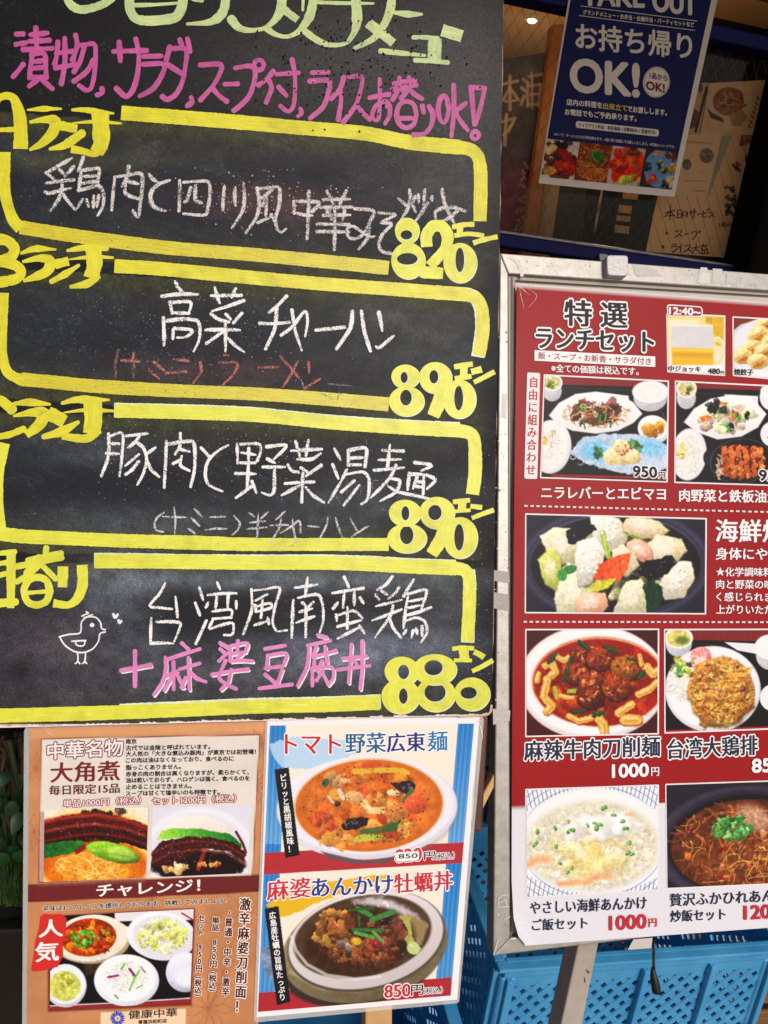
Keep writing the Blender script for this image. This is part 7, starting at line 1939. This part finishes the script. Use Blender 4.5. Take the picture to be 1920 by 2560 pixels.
# leafy plant
plant = thing('leafy_plant', 'dark green broad leaved plant standing in the planter', 'plant', (px1 - .08, py0 + .14, pzt - .02))
def leafm(base, tip, wd, curl, col):
    base, tip = np.array(base, float), np.array(tip, float)
    d = tip - base; L = np.linalg.norm(d); d /= L
    s_ = np.cross(d, [0, -.6, .8]); s_ /= np.linalg.norm(s_); n_ = np.cross(s_, d)
    V, Fs = [], []
    ts = np.linspace(0, 1, 9)
    for t_ in ts:
        w_ = wd * (math.sin(math.pi * t_ ** .75) ** .8 if 0 < t_ < 1 else 0.02)
        c_ = base + d * L * t_ - n_ * curl * t_ * t_
        V += [c_ - s_ * w_ + n_ * w_ * .35, c_, c_ + s_ * w_ + n_ * w_ * .35]
    for i in range(8):
        a_ = i * 3
        Fs += [(a_, a_ + 1, a_ + 4, a_ + 3), (a_ + 1, a_ + 2, a_ + 5, a_ + 4)]
    return V, Fs
lv, cc_ = [], []
LF = Plane(0, 30, 2100, 1.05)
for i in range(70):
    bx, by = rg.uniform(-40, 80), rg.uniform(1930, 2240); an = rg.uniform(.2, 2.9); L_ = rg.uniform(30, 66); o_ = rg.uniform(-.10, .06)
    tx, ty = bx + math.cos(an) * L_ * .7, by + math.sin(an) * L_
    a_, b_ = LF.at(bx, by, o_), LF.at(tx, ty, o_ + rg.uniform(-.02, .03))
    v_, f_ = leafm(a_, b_, rg.uniform(.006, .012), .012, 0)
    lv.append((v_, f_)); g_ = rg.uniform(.5, 1.0); cc_ += [lin((40 * g_, 84 * g_, 46 * g_))] * len(v_)
child('leaves', rmesh('leaves', *join(lv), np.array(cc_), smooth=True), m_leaf, plant)
tw = []
for (pts, r_) in (([(40, 2260), (34, 2100), (44, 1950), (24, 1850)], .004), ([(30, 2200), (10, 2050), (-10, 1950)], .003)):
    tw.append(tube('t', [LF.at(a_, b_, -.02) for a_, b_ in pts], r_, 6))
child('stem', rmesh('stem', *join(tw), smooth=True), mat_plain('green_stem', (70, 84, 50), (56, 66, 40), 40, .6), plant)
dry = thing('dried_branches', 'tangled brown dried branches above the leafy plant', 'branches', (px1 - .10, py0 + .2, pzt - .02))
tw = []
for i in range(26):
    x_, y_ = rg.uniform(-30, 80), rg.uniform(1830, 1900)
    pts = [(x_, y_)]
    for j in range(5):
        x_ += rg.uniform(-26, 26); y_ += rg.uniform(20, 60); pts.append((x_, y_))
    o_ = rg.uniform(-.12, .0)
    tw.append(tube('t', [LF.at(a_, b_, o_) for a_, b_ in pts], [.0034, .003, .0028, .0024, .002, .0012], 6))
child('twigs', rmesh('twigs', *join(tw), smooth=True), mat_plain('brown_twig', (104, 82, 54), (70, 54, 36), 40, .8), dry)
lv, cc_ = [], []
for i in range(40):
    x_, y_ = rg.uniform(-20, 85), rg.uniform(1830, 2040)
    a_, b_ = LF.at(x_, y_, rg.uniform(-.14, -.02)), LF.at(x_ + rg.uniform(-26, 26), y_ + rg.uniform(16, 46), rg.uniform(-.14, -.02))
    v_, f_ = leafm(a_, b_, rg.uniform(.006, .014), .01, 0); lv.append((v_, f_))
    cc_ += [lin([(110, 88, 50), (84, 66, 40), (64, 74, 40)][rg.randint(3)])] * len(v_)
child('dry_leaves', rmesh('dry_leaves', *join(lv), np.array(cc_), smooth=True), m_leaf, dry)
